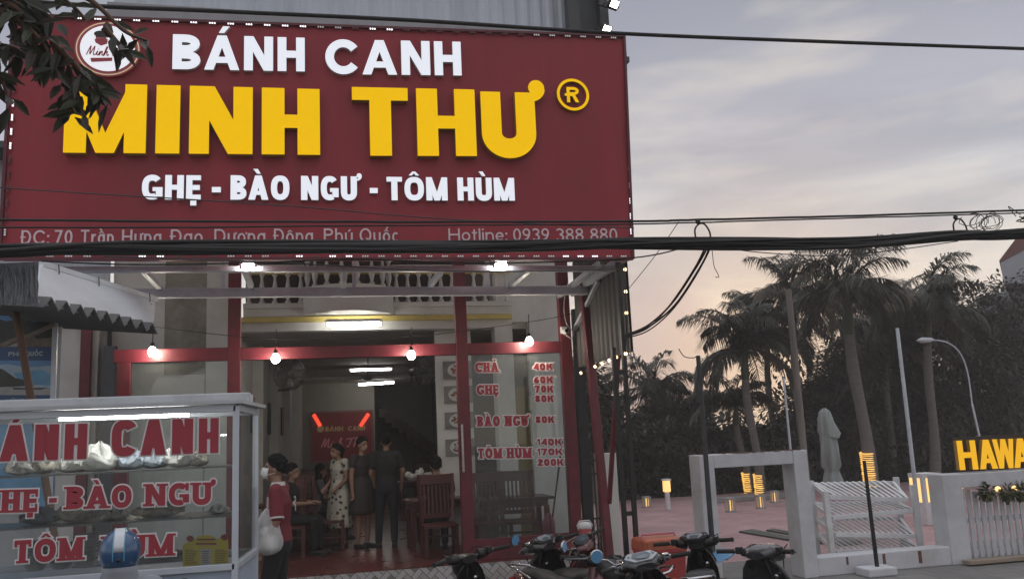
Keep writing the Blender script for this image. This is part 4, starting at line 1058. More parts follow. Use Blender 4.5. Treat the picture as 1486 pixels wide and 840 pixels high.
for i, (pa, pb) in enumerate(((400, 407), (414, 422), (426, 431))):
    Y0 = (15.6, 18.0, 20.3)[i]; f = lambda Y: -1.21+(Y-14.12)*(.81/11.88)+.02
    t = MB().bar((f(Y0), Y0, 2.62+.0*i), (f(Y0+.55), Y0+.55, 2.62), .03, .62)
    tag(t.build('framed_picture', [mat('frame_dark', (.03, .025, .03), .5), mat('frame_dark', (.03, .025, .03)), mat('frame_red', (.18, .03, .03), .5)][i]), ['dark framed picture on the left wall nearest the entrance', 'dark framed picture in the middle of the left wall', 'small red framed picture deepest along the left wall'][i], 'picture', 'framed pictures on the left wall')

# lit red board on the back wall
BY = 25.96
rb = thing('red_backboard', 'red lit board on the back wall with the shop name in script', 'sign', (xat(497, 630, BY), BY, zat(497, 668, BY)))
x0, x1, z0, z1 = xat(452, 632, BY), xat(541, 632, BY), zat(497, 668, BY), zat(497, 597, BY)
MB().b2(x0, x1, BY-.05, BY+.03, z0, z1).build('panel', mat('board_red', (.20, .018, .022), .5, noise=.15, emit=(.5, .02, .03), estr=.015), rb, True)
f_ = MB()
for a, b in (((x0, z0), (x1, z0)), ((x1, z0), (x1, z1)), ((x1, z1), (x0, z1)), ((x0, z1), (x0, z0))): f_.bar((a[0], BY-.06, a[1]), (b[0], BY-.06, b[1]), .05, .05, 0, Vector((0, 1, 0)))
f_.build('frame', mat('board_frame', (.25, .10, .10), .4), rb, True)
for (q0, q1) in (((455, 601), (465, 618)), ((535, 600), (523, 618))):
    MB().bar(P(*q0, Y=BY-.07), P(*q1, Y=BY-.07), .10, .03, 0, Vector((0, 1, 0)), .004).build('red_strip_light', mat('strip_red', (.5, .05, .03), .5, noise=0, emit=(1, .075, .03), estr=1.2), rb, True)
BL_ = (rb, 'name_lettering', mat('board_gold', (.45, .3, .15), .5, noise=0, emit=(.7, .4, .2), estr=.06)); word_part(*BL_, 'BÁNH', 472, 498, 626, 625, 7, BY-.05, .25, .2, depth=.02); word_part(*BL_, 'CANH', 505, 530, 625, 624, 7, BY-.05, .25, .2, depth=.02)
b_ = MB(); pcs, wd = script('Minh Thư', .13); a = P(466, 650, Y=BY-.05); e_ = P(528, 646, Y=BY-.05); kk = (e_-a).length/wd
emit_pieces(b_, pcs, a, Vector((kk, 0, 0)), Vector((0, 0, kk*.9)), Vector((0, -1, 0)), .02)
b_.build('script_lettering', mat('board_pink', (.6, .25, .28), .5, noise=0, emit=(.7, .2, .25), estr=.05), rb, True)
b_ = MB(); c = P(465, 622, Y=BY-.06); b_.lathe([(.10, 0), (.10, .02), (.0, .02)], c, 24, 0, 'Y', False, Matrix.Rotation(math.pi, 3, 'Z')); b_.build('round_logo', mat('board_gold'), rb, True)

# ------------------------------------------------------------------ lamps and fans
def hanging_bulb(label, px, py, Y):
    c = P(px, py, Y=Y); t = thing('hanging_bulb', label, 'lamp', c, 0, 'bulbs hanging over the shopfront')
    MB().lathe([(.004, -.055), (.03, -.05), (.052, -.02), (.055, .01), (.04, .045), (.024, .07)], (0, 0, 0), 16).build('bulb', bulb_on, t)
    MB().lathe([(.026, .068), (.028, .09), (.02, .125), (.008, .13)], (0, 0, 0), 12).tube([(0, 0, .125), (.01, 0, .4)], .006, 6).build('socket', cable_mat, t)
    return t
for l, px, py in (('leftmost of the four bare bulbs glowing over the shopfront, above the cart', 221, 511), ('bare glowing bulb in front of the beam, left of the doorway', 400, 521), ('bare glowing bulb over the doorway, right of the ceiling tubes', 597, 516), ('bare glowing bulb above the price list', 768, 496)):
    hanging_bulb(l, px, py, 11.95)
wc = MB().tube(spline([P(160, 470, Y=11.95), P(221, 492, Y=11.95)+Vector((.01, 0, .16)), P(400, 492, Y=11.95), P(597, 488, Y=11.95), P(768, 467, Y=11.95), P(830, 455, Y=11.95)], 6), .005, 5)
tag(wc.build('lamp_wire', cable_mat), 'thin dark wire the four bare bulbs hang from', 'wire')
def tube_lamp(label, pa, pb, Y, r=.018, drop=0, m_=None):
    a, b = P(*pa, Y=Y), P(*pb, Y=Y); c = (a+b)/2
    t = thing('tube_lamp', label, 'lamp', c, 0, 'fluorescent tubes')
    MB().tube([a, b], r, 10).build('tube', m_ or tube_on, t, True)
    d = (b-a).normalized(); m = MB().bar(a-d*.03+Vector((0, 0, r+.03)), b+d*.03+Vector((0, 0, r+.03)), .05, .05, 0, Vector((0, 0, 1)), .005).box(a-d*.02, (.03, .035, .06)).box(b+d*.02, (.03, .035, .06))
    if drop: m.tube([c+Vector((0, 0, .05)), c+Vector((0, 0, .05+drop))], .012, 6)
    m.build('batten', white_paint, t, True); return t
tube_lamp('bright white tube lamp under the bowed balcony', (475, 471), (552, 470), 13.6, .028)
tube_lamp('white tube lamp on the ceiling, nearer the doorway', (509, 537), (567, 535), 20.5, .03, 0, tube_room)
tube_lamp('white tube lamp on the ceiling, deeper in the room', (521, 558), (571, 555), 24.6, .03, 0, tube_room)
tube_lamp('short white tube lamp under the sign, right of centre post', (719, 385), (734, 383), 10.12, .022, 0, tube_strong)
tube_lamp('short white tube lamp under the sign, by the left post', (352, 386), (368, 384), 10.12, .022, 0, tube_strong)
def wall_fan(label, px, py, Y, rz, ax):
    c = P(px, py, Y=Y); t = thing('wall_fan', label, 'fan', c, rz, 'black caged wall fans')
    g = MB(); R_ = .225
    for k in range(9):
        rr_ = R_*(k+1)/9; dp = .075*math.sqrt(max(0, 1-(rr_/R_)**2))
        for s in (-1, 1): g.tube([(math.cos(a)*rr_, s*dp, math.sin(a)*rr_) for a in [6.283*j/28 for j in range(28)]], .0035 if k < 8 else .008, 4, 0, False, True, True)
    for j in range(18):
        a = 6.283*j/18
        for s in (-1, 1): g.tube([(math.cos(a)*R_*u, s*.075*math.sqrt(max(0, 1-u*u)), math.sin(a)*R_*u) for u in (.12, .45, .75, .93, 1)], .003, 4)
    g.build('cage', plastic_black, t)
    bl = MB()
    for j in range(4):
        a0_ = j*1.57; pts = [(math.cos(a0_+d)*r_, .02*math.sin(d*2), math.sin(a0_+d)*r_) for r_, d in ((.04, -.3), (.12, -.35), (.19, -.25), (.2, .25), (.13, .45), (.05, .4))]
        bl.add(pts, [tuple(range(6))])
    bl.build('blades', mat('fan_blade', (.05, .05, .055), .4, noise=.1), t)
    MB().lathe([(.001, -.06), (.05, -.055), (.05, .1), (.065, .12), (.06, .24), (.03, .26)], (0, 0, 0), 16, 0, 'Y').build('motor', plastic_black, t)
    MB().tube([(0, .2, 0), (0, .22, -.12), (ax*.1, .3, -.2), (ax*.25, .33, -.2)], .018, 8).build('bracket', plastic_black, t)
wall_fan('black caged wall fan on the left side of the doorway', 420, 543, 13.0, math.radians(-12), -1)
wall_fan('black caged wall fan turned aside on the white partition right of the doorway', 614, 538, 13.2, math.radians(48), 1)
cf = thing('ceiling_fan', 'slim ceiling fan hanging on a rod between the tubes', 'fan', P(534, 545, Y=18.5))
MB().tube([(0, 0, 0), (0, 0, .5)], .012, 8).build('rod', grey_wall, cf)
m = MB()
for j in range(3): a = j*2.094+.3; m.bar((math.cos(a)*.1, math.sin(a)*.1, -.05), (math.cos(a)*.6, math.sin(a)*.6, -.05), .12, .012)
m.build('blades', grey_wall, cf); MB().lathe([(.01, -.1), (.09, -.08), (.09, .0), (.03, .03)], (0, 0, 0), 14).build('motor', grey_wall, cf)
# security camera
sc_ = thing('security_camera', 'white security camera on the right red post with its cable', 'camera', P(820, 481, Y=12.05))
MB().lathe([(.035, 0), (.04, .02), (.04, .13), (.03, .15)], (0, -.1, 0), 14, 0, 'Y').build('housing', white_paint, sc_); MB().lathe([(.001, -.002), (.03, 0)], (0, -.1, 0), 14, 0, 'Y').build('lens', gloss_black, sc_)
MB().box((0, .07, .03), (.09, .06, .1), 0, None, .01).build('bracket', white_paint, sc_)
MB().tube(spline([(0, .06, -.01), (.09, .02, -.1), (.12, .02, .0), (.03, .04, .15), (.02, .03, .45), (.1, .03, .75)], 6), .007, 5).build('cable', mat('cable_white', (.5, .5, .5), .5), sc_)
# floodlights at the top right of the sign
def flood(label, px, py):
    c = P(px, py, Y=10.2); t = thing('floodlight', label, 'lamp', c, math.radians(25), 'floodlights over the sign')
    R_ = Matrix.Rotation(math.radians(40), 3, 'X')
    MB().box((0, .02, 0), (.17, .05, .14), 0, R_, .008).build('housing', plastic_black, t)
    MB().box(R_ @ Vector((0, -.012, 0)), (.12, .006, .09), 0, R_).build('lit_lens', flood_on, t)
    MB().tube([(-.12, .03, 0), (-.12, .09, -.02), (.12, .09, -.02), (.12, .03, 0)], .01, 6).tube([(0, .09, -.02), (-.14, .16, .02)], .014, 6).build('bracket', plastic_black, t)
flood('upper floodlight on the dark steel stack above the sign', 891, 6)
flood('lower floodlight glaring at the top right corner of the sign', 880, 43)
# string of warm bulbs round the flank cladding
for i, (px, py, Y) in enumerate([(843+10.3*j, 541-4.6*j, 12.1-.36*j) for j in range(7)]+[(908, 513, 9.85), (909, 454, 9.85), (908, 423, 9.85), (907, 391, 9.85)]):
    t = MB().ball(P(px, py, Y=Y), .022 if i < 7 else .022, 8)
    tag(t.build('fairy_bulb', fairy_on), 'small warm bulb on the string edging the dark flank cladding', 'bulb', 'warm bulbs along the flank cladding')
tag(MB().tube([P(841, 542, Y=12.12), P(870, 528, Y=11.15), P(908, 512, Y=9.83), P(909, 454, Y=9.83), P(906, 385, Y=9.83)], .006, 5).build('bulb_wire', cable_mat), 'thin wire joining the warm bulbs along the cladding edge', 'wire')
# ------------------------------------------------------------------ the food cart
CY0, CY1 = 6.8, 7.7
cart = thing('food_cart', 'white framed glass food cart lettered in red with a tube lamp under its roof', 'food cart', (-2.2, 7.5, .12))
alu = mat('white_aluminium', (.58, .62, .68), .35, metal=.1, noise=.06)
cz1, cz0 = zat(342, 588, CY0), zat(340, 821, CY0)
xr0 = xat(342, 690, CY0); xr1 = xat(371, 690, CY1); xl = xr0-2.5
fm = MB(); pw = .045
def quadbar(z, d, mi=0):
    q = [(xl, CY0, z), (xr0, CY0, z), (xr1, CY1, z), (xl-.1, CY1, z)]
    for i in range(4): fm.bar(q[i], q[(i+1) % 4], pw, d, mi, Vector((0, 0, 1)), .004)
quadbar(cz1-.02, .05); quadbar(cz0, .045)
for x, y in ((xr0, CY0), (xr1, CY1), (xl, CY0), (xl-.1, CY1)): fm.b2(x-pw/2, x+pw/2, y-pw/2, y+pw/2, cz0-.35, cz1, 0, .004)
fm.build('frame', alu, cart, True)
top = MB(); zt_ = cz1+.012
q = [(xl-.08, CY0-.06), (xr0+.05, CY0-.06), (xr1+.08, CY1+.06), (xl-.18, CY1+.06)]
top.add([(x, y, zt_) for x, y in q]+[(x, y, zt_+.026) for x, y in q], [(3, 2, 1, 0), (4, 5, 6, 7)]+[(i, (i+1) % 4, 4+(i+1) % 4, 4+i) for i in range(4)])
top.b2(xl+.4, xr1-.02, CY0+.45, CY1-.02, zt_+.027, zt_+.11, 0, .01)
top.build('roof', mat('cart_roof', (.50, .52, .54), .5, noise=.12, stain=(.36, .37, .38)), cart, True)
MB().quad((xl, CY0+.0, cz0+.02), (xr0, CY0+.0, cz0+.02), (xr0, CY0, cz1-.04), (xl, CY0, cz1-.04)).build('glass_pane', cart_glass, cart, True)
MB().quad((xr0, CY0, cz0+.02), (xr1, CY1, cz0+.02), (xr1, CY1, cz1-.04), (xr0, CY0, cz1-.04)).build('glass_pane', cart_glass, cart, True)
zs = [zat(335, 676, CY0), zat(335, 748, CY0)]
for z in zs:
    m = MB().b2(xl, xr0-.03, CY0+.03, CY0+.62, z-.008, z+.004)
    m.build('shelf', mat('shelf_steel', (.16, .17, .17), .3, metal=.4, noise=.1), cart, True)
cab = MB()
q = [(xl, CY0+.01), (xr0, CY0+.01), (xr1, CY1), (xl-.1, CY1)]
cab.add([(x, y, .32) for x, y in q]+[(x, y, cz0-.03) for x, y in q], [(3, 2, 1, 0), (4, 5, 6, 7)]+[(i, (i+1) % 4, 4+(i+1) % 4, 4+i) for i in range(4)])
cab.build('cabinet', mat('cart_cabinet', (.42, .50, .60), .4, noise=.12), cart, True)
for x, y in ((xl+.3, CY0+.3), (xr0-.3, CY0+.3), (xl+.3, CY1-.3), (xr1-.3, CY1-.3)):
    w_ = MB().lathe([(.02, -.03), (.18, -.03), (.2, -.015), (.2, .015), (.18, .03), (.02, .03)], (x, y, .32), 24, 0, 'X').build('wheel', plastic_black, cart, True)
a, b = P(86, 607, Y=CY0+.12), P(274, 601, Y=CY0+.12)
MB().tube([a, b], .017, 10).build('tube_lamp', tube_on, cart, True)
MB().bar(a+Vector((-.02, 0, .045)), b+Vector((.02, 0, .045)), .05, .05).build('lamp_batten', white_paint, cart, True)
cl = (cart, 'lettering'); TY2 = CY0-.004; mp2 = CY0/1258; cb = 2.1*mp2
kw = dict(t=.27, h=.2, e=3.2, gap=.16)
bordered(cl, 'BÁNH', -42, 125.5, 670.5, 665.5, 52, TY2, cb, **kw); bordered(cl, 'CANH', 161, 317, 662, 656.5, 51, TY2, cb, **kw)
kw = dict(t=.27, h=.19, slab=True, e=2.3, gap=.15)
bordered(cl, 'GHẸ', -32, 54, 744.5, 742, 33, TY2, cb*.9, **kw); bordered(cl, '-', 71, 82, 736, 735.5, 24, TY2, cb*.9, t=.3, h=.25)
bordered(cl, 'BÀO', 96, 191, 738.5, 735.5, 32.5, TY2, cb*.9, **kw); bordered(cl, 'NGƯ', 211, 306, 734, 731, 32, TY2, cb*.9, **kw)
bordered(cl, 'TÔM', 20, 119.5, 817, 811, 33, TY2, cb*.9, **kw); bordered(cl, 'HÙM', 149, 251, 810, 805, 32, TY2, cb*.9, **kw)
sd = Vector((xr1-xr0, CY1-CY0, 0)).normalized(); sn = Vector((sd.y, -sd.x, 0))
pc = MB(); c0 = Vector((xr0, CY0, 0))+sd*.4+sn*.012
def side_poly(pts, off, mi): pc.add([c0+sd*a+Vector((0, 0, b))+sn*off for a, b in pts], [tuple(range(len(pts)))], mi)
side_poly([(-.36, .4), (.44, .4), (.44, .99), (-.36, .99)], 0, 0)
side_poly([(math.cos(a)*.2, .80+math.sin(a)*.12*(1+.1*math.sin(a*5))) for a in [6.283*j/30 for j in range(30)]], .004, 1)
for k in range(5): side_poly([(-.14+.07*k, .84), (-.11+.07*k, .84), (-.16+.08*k, .95)], .008, 2)
side_poly([(math.cos(a)*.08-.04, .80+math.sin(a)*.05) for a in [6.283*j/20 for j in range(20)]], .008, 3)
pc.build('side_picture', [mat('picture_white', (.6, .6, .62), .4, noise=.05), mat('picture_red', (.4, .04, .07), .5, noise=.3, scale=9), mat('picture_green', (.1, .2, .06), .5), mat('picture_pale', (.7, .55, .55), .5, noise=.3, scale=30)], cart, True)
# food on the shelves
rg = random.Random(21)
cloths = [mat('bag_white', (.50, .50, .47), .45, noise=.3, scale=18, bump=.4), mat('bag_bluish', (.24, .28, .33), .4, noise=.35, scale=18, bump=.4), mat('noodle_pale', (.36, .34, .28), .6, noise=.35, scale=22, bump=.5)]
def lump(name, label, cat, grp, x, y, z, s, m, seed):
    r_ = random.Random(seed); b = MB(); n = 30; rings = []
    for i in range(17):
        th = math.pi*i/16; rgs = []
        for j in range(n):
            a = 6.283*j/n; k = 1+.14*math.sin(a*3+seed+i*.35)+.08*math.sin(a*7+i*.6+seed*2)+r_.uniform(-.11, .11)
            rgs.append((x+max(.001, math.sin(th))*s[0]*k*math.cos(a), y+max(.001, math.sin(th))*s[1]*k*math.sin(a), z+s[2]*(1-math.cos(th))*(.92+(.28*math.sin(a*4+seed*3)+r_.uniform(-.14, .14))*(th > 1))))
        rings.append(rgs)
    b.loft(rings); return tag(b.build(name, m), label, cat, grp)
for i, (px, sx, sz, mi) in enumerate(((30, .10, .05, 0), (62, .09, .06, 2), (100, .11, .055, 0), (145, .15, .085, 0), (188, .11, .06, 1), (222, .10, .05, 1), (262, .12, .07, 0), (288, .07, .05, 2))):
    w_ = ['leftmost pale bag', 'second pale bag from the left', 'third pale bag from the left', 'largest white bag, under the tube lamp', 'bluish bag beside the largest white one', 'small bluish bag', 'white bag at the right end', 'tiny pale bag nearest the cart corner post'][i]
    lump('noodle_bag', w_+' on the top shelf of the cart', 'bag', 'bags of noodles on the top shelf', xat(px, 676, CY0+.3), CY0+.3+.03*(i % 3), zs[0]+.004, (sx, .10, sz), cloths[mi], i)
for i, (px, sx, sz, mi) in enumerate(((60, .14, .05, 1), (110, .12, .06, 2), (160, .07, .04, 0), (178, .05, .035, 0), (232, .17, .045, 2), (318, .07, .03, 0))):
    w_ = ['bluish grey bag by the left letters', 'yellowish bag under the letters', 'crumpled white bag left of centre', 'small crumpled white bag in the centre', 'broad heap of pale noodles at the right', 'white packet against the right corner post'][i]
    lump('food_bag', w_+' on the middle shelf of the cart', 'bag', 'bags on the middle shelf', xat(px, 748, CY0+.3), CY0+.28, zs[1]+.004, (sx, .11, sz), cloths[mi], i+30)
def bowl_stack(label, px, n):
    x = xat(px, 800, CY0+.35); t = MB()
    for k in range(n): t.lathe([(.05, .0), (.055, .008), (.085, .05), (.088, .052), (.08, .045), (.0, .015)], (x, CY0+.35, cz0+.03+.026*k), 20)
    return tag(t.build('bowl_stack', mat('bowl_white', (.55, .55, .55), .3, noise=.05)), label, 'bowls', 'stacks of bowls in the cart')
for px, n, l in ((52, 7, 'leftmost stack of white bowls'), (90, 6, 'middle stack of white bowls'), (124, 8, 'tallest stack of white bowls, nearest the rider')): bowl_stack(l+' on the cart counter', px, n)
for px, l, c in ((225, 'reddish', (.20, .07, .05)), (255, 'brownish', (.22, .14, .08))):
    x = xat(px, 800, CY0+.4); t = thing('food_tray', 'steel tray of %s seafood on the cart counter' % l, 'tray', (x, CY0+.35, cz0+.03), 0, 'food trays in the cart')
    MB().loft([[(-.15*k, -.12*k, z), (.15*k, -.12*k, z), (.15*k, .12*k, z), (-.15*k, .12*k, z)] for k, z in ((.9, 0), (1, .05), (.97, .05), (.88, .006))], 0, True, False).build('tray', mat('tray_steel', (.5, .5, .5), .3, metal=.8), t)
    m = MB(); r_ = random.Random(px)
    for k in range(36): m.ball((r_.uniform(-.12, .12), r_.uniform(-.09, .09), .03+r_.random()*.035), (r_.uniform(.015, .035), .018, .014), 7)
    m.build('seafood', mat('seafood_'+l, c, .5, noise=.4, scale=20), t)
cardm = [mat('card_yellow', (.66, .52, .03), .5, noise=.06), mat('card_white', (.55, .55, .55), .5, noise=.05), mat('card_ink', (.10, .07, .03), .6), mat('card_red', (.3, .06, .03), .6)]
mc = MB(); Yc = CY0+.06; X_ = lambda px: xat(px, 800, Yc); Z_ = lambda py: zat(298, py, Yc)
ol = [(265, 823), (332, 820), (331, 776), (322, 776), (316, 782), (305, 776), (288, 777), (280, 784), (268, 788), (265, 792)]
mc.add([P(a, b, Y=Yc) for a, b in ol]+[P(a, b, Y=Yc+.004) for a, b in ol], [tuple(range(10))]+[(i, (i+1) % 10, 10+(i+1) % 10, 10+i) for i in range(10)])
def rect_px(mb, x0, y0, x1, y1, Y, mi): mb.add([P(x0, y1, Y=Y), P(x1, y1, Y=Y), P(x1, y0, Y=Y), P(x0, y0, Y=Y)], [(0, 1, 2, 3)], mi)
rect_px(mc, 291, 796, 306, 819, Yc-.002, 1)
for k in range(7): rect_px(mc, 293, 799+2.6*k, 304-(k % 3), 800+2.6*k, Yc-.004, 2)
for sx in (268, 312):
    for k in range(9): rect_px(mc, sx, 797+2.5*k, sx+13+(k*5) % 6, 797.9+2.5*k, Yc-.003, 2)
rect_px(mc, 286, 781, 312, 783.5, Yc-.003, 3); rect_px(mc, 284, 787, 314, 790, Yc-.003, 3)
for cx, cy in ((276, 781), (326, 779)): mc.add([P(cx+5.5*math.cos(a), cy+4.5*math.sin(a), Y=Yc-.005) for a in [6.283*j/18 for j in range(18)]], [tuple(range(18))], 3)
tag(mc.build('menu_card', cardm), 'yellow menu card with a white list standing in the corner of the cart', 'card')

# ------------------------------------------------------------------ travel poster, awning, poles
YP = 9.9
po = thing('travel_poster', 'blue travel poster with two beach views at the left edge', 'poster', (xat(20, 520, YP), YP, 1.5))
pm = [mat('poster_sky', (.10, .26, .50), .35, noise=.2, scale=2), mat('poster_cloud', (.34, .46, .58), .35, noise=.2), mat('poster_hill', (.035, .045, .04), .4, noise=.5, scale=9), mat('poster_sand', (.36, .36, .36), .4, noise=.2, scale=6),
      mat('poster_band', (.022, .075, .20), .35, noise=.05), mat('poster_sea', (.12, .32, .52), .35, noise=.25, scale=4), mat('poster_letter', (.45, .55, .62), .4, noise=0), mat('poster_rock', (.22, .17, .13), .5, noise=.5, scale=12)]
m = MB()
rect_px(m, -60, 446, 79, 740, YP, 4)
def poly_px(pts, d, mi): m.add([P(a, b, Y=YP-d) for a, b in pts], [tuple(range(len(pts)))], mi)
rect_px(m, -58, 447, 78, 503, YP-.003, 0); poly_px([(-58, 470), (-20, 458), (10, 466), (30, 462), (50, 468), (78, 460), (78, 503), (-58, 503)], .005, 2); poly_px([(-10, 503), (5, 496), (25, 488), (40, 484), (55, 492), (78, 489), (78, 503)], .007, 7); poly_px([(8, 503), (20, 493), (38, 488), (36, 495), (24, 503)], .009, 3)
rect_px(m, -58, 523, 78, 573, YP-.003, 1); poly_px([(-58, 523), (78, 523), (78, 530), (40, 533), (10, 528), (-58, 534)], .004, 0)
poly_px([(20, 541), (60, 536), (78, 545), (78, 560), (30, 556)], .004, 5)
poly_px([(-58, 532), (-20, 528), (5, 536), (22, 548), (42, 553), (50, 559), (-58, 566)], .006, 2); poly_px([(-58, 566), (10, 561), (78, 562), (78, 573), (-58, 573)], .008, 3); poly_px([(18, 562), (45, 563), (70, 562), (60, 565), (20, 565)], .009, 2)
rect_px(m, -58, 596, 78, 736, YP-.003, 5)
word(m, 'PHÚ', 12, 34, 517, 516.5, 6.5, YP-.008, .2, .18, gap=.12, depth=.002, mi=6); word(m, 'QUỐC', 37, 63, 516.5, 516, 6.5, YP-.008, .2, .18, gap=.12, depth=.002, mi=6)
word(m, 'VŨNG', 8, 35, 586, 585.5, 7, YP-.008, .2, .18, gap=.12, depth=.002, mi=6)
m.build('print', pm, po, True)
MB().b2(xat(-60, 520, YP), xat(80, 520, YP), YP+.003, YP+.04, .12, zat(20, 446, YP)).build('board', grey_wall, po, True)
MB().bar(P(81, 448, Y=YP), P(79, 600, Y=YP)+Vector((0, 0, -1.6)), .03, .05).build('frame_post', steel_grey, po, True)
aw = thing('awning', 'white sheet metal awning with a zigzag corrugated edge left of the entrance', 'awning', P(135, 430, Y=10.5))
A1, A0 = P(60, 383, Y=8.9), P(56, 440, Y=8.2); B1, B0 = P(226, 434, Y=10.7), P(222, 479, Y=10.1)
d_ = Vector((0, .02, 0))
fl_ = MB(); fl_.add([A0, B0, B1, A1]+[v+Vector((-.03, .03, 0)) for v in (A0, B0, B1, A1)], [(0, 1, 2, 3), (7, 6, 5, 4), (0, 4, 5, 1), (1, 5, 6, 2), (2, 6, 7, 3), (3, 7, 4, 0)])
fl_.bar(A1, B1, .06, .05, 0, Vector((0, 0, 1)))
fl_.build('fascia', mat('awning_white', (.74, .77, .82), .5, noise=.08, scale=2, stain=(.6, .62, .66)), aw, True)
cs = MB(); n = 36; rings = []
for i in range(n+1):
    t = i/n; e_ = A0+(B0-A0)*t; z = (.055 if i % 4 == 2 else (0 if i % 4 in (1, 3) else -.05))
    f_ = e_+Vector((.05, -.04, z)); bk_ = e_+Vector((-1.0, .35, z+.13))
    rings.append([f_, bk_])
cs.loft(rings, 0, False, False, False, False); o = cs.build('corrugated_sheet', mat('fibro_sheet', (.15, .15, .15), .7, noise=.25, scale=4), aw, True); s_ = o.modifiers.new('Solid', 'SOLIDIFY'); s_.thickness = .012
rf = MB(); rf.add([A1+Vector((-.02, .02, .03)), B1+Vector((-.02, .02, .03)), B1+Vector((-1.6, .8, .05)), A1+Vector((-2.0, .9, .05))], [(0, 1, 2, 3)]); rf.build('roof_sheet', sheet_white, aw, True)
hk = MB()
for t in (.1, .42, .9):
    p = A1+(B1-A1)*t; hk.tube([p+Vector((.04, -.03, .03)), p+Vector((.05, -.04, -.06)), p+Vector((.02, -.05, -.12)), p+Vector((.07, -.05, -.1))], .006, 5)
hk.build('hook', cable_grey, aw, True)
fg = MB(); rg = random.Random(4)
for i in range(44):
    px = -30+82*i/43; a = P(px, 386+rg.uniform(-3, 3), Y=8.1+rg.uniform(-.04, .04)); b = P(px+2+rg.uniform(-2, 2), 442+rg.uniform(-2, 2), Y=8.1)
    mid_ = (a+b)/2+Vector((rg.uniform(-.03, .03), rg.uniform(-.03, .03), 0)); fg.tube(spline([a, mid_, b], 3), .009, 5)
fg.bar(P(-30, 388, Y=8.13), P(52, 385, Y=8.13), .04, .05); fr_ = thing('fringe_screen', 'hanging grey fringe of cords beside the white awning at the left edge', 'fringe', P(10, 390, Y=8.1))
fg.build('cords', mat('cord_grey', (.17, .18, .20), .8, noise=.4, scale=20), fr_, True)
for l, pa, pb, Y, r_ in (('brown wooden pole leaning in front of the travel poster', (22, 448), (62, 690), 9.0, .035), ('pale bare branch slanting across the upper beach view', (8, 500), (80, 470), 9.3, .022)):
    a, b = P(*pa, Y=Y), P(*pb, Y=Y)
    if 'pole' in l: b = a+(b-a)*((a.z-.125)/(a.z-b.z))
    tag(MB().tube(spline([a, a+(b-a)*.5+Vector((.01, .02, 0)), b], 5), r_, 8).build('wooden_pole', wood_brown if 'brown' in l else mat('pale_wood', (.30, .24, .19), .7, noise=.3)), l, 'pole')

# ------------------------------------------------------------------ motorbikes
chrome = mat('chrome', (.62, .62, .64), .15, metal=1, noise=0); rubber = mat('tyre_rubber', (.018, .018, .018), .8, noise=.2, scale=20)
mirror_m = mat('mirror_blue', (.17, .40, .68), .15, metal=.25, noise=0); lens_m = mat('lens_clear', (.45, .46, .48), .12, noise=0, coat=.6); seat_m = mat('seat_vinyl', (.015, .015, .016), .5, noise=.2, bump=.15, bscale=120)
dash_m = mat('dash_panel', (.06, .085, .12), .15, noise=.15, scale=40, coat=.8); tail_m = mat('tail_red', (.35, .02, .02), .2, noise=0, coat=.5); engine_m = mat('engine_grey', (.16, .16, .165), .45, metal=.5, noise=.2)
def sect(y, z, rx, rz, n=18, e=2.6): return [(math.copysign(abs(math.cos(a))**(2/e), math.cos(a))*rx, y, z+math.copysign(abs(math.sin(a))**(2/e), math.sin(a))*rz) for a in [6.283*j/n for j in range(n)]]
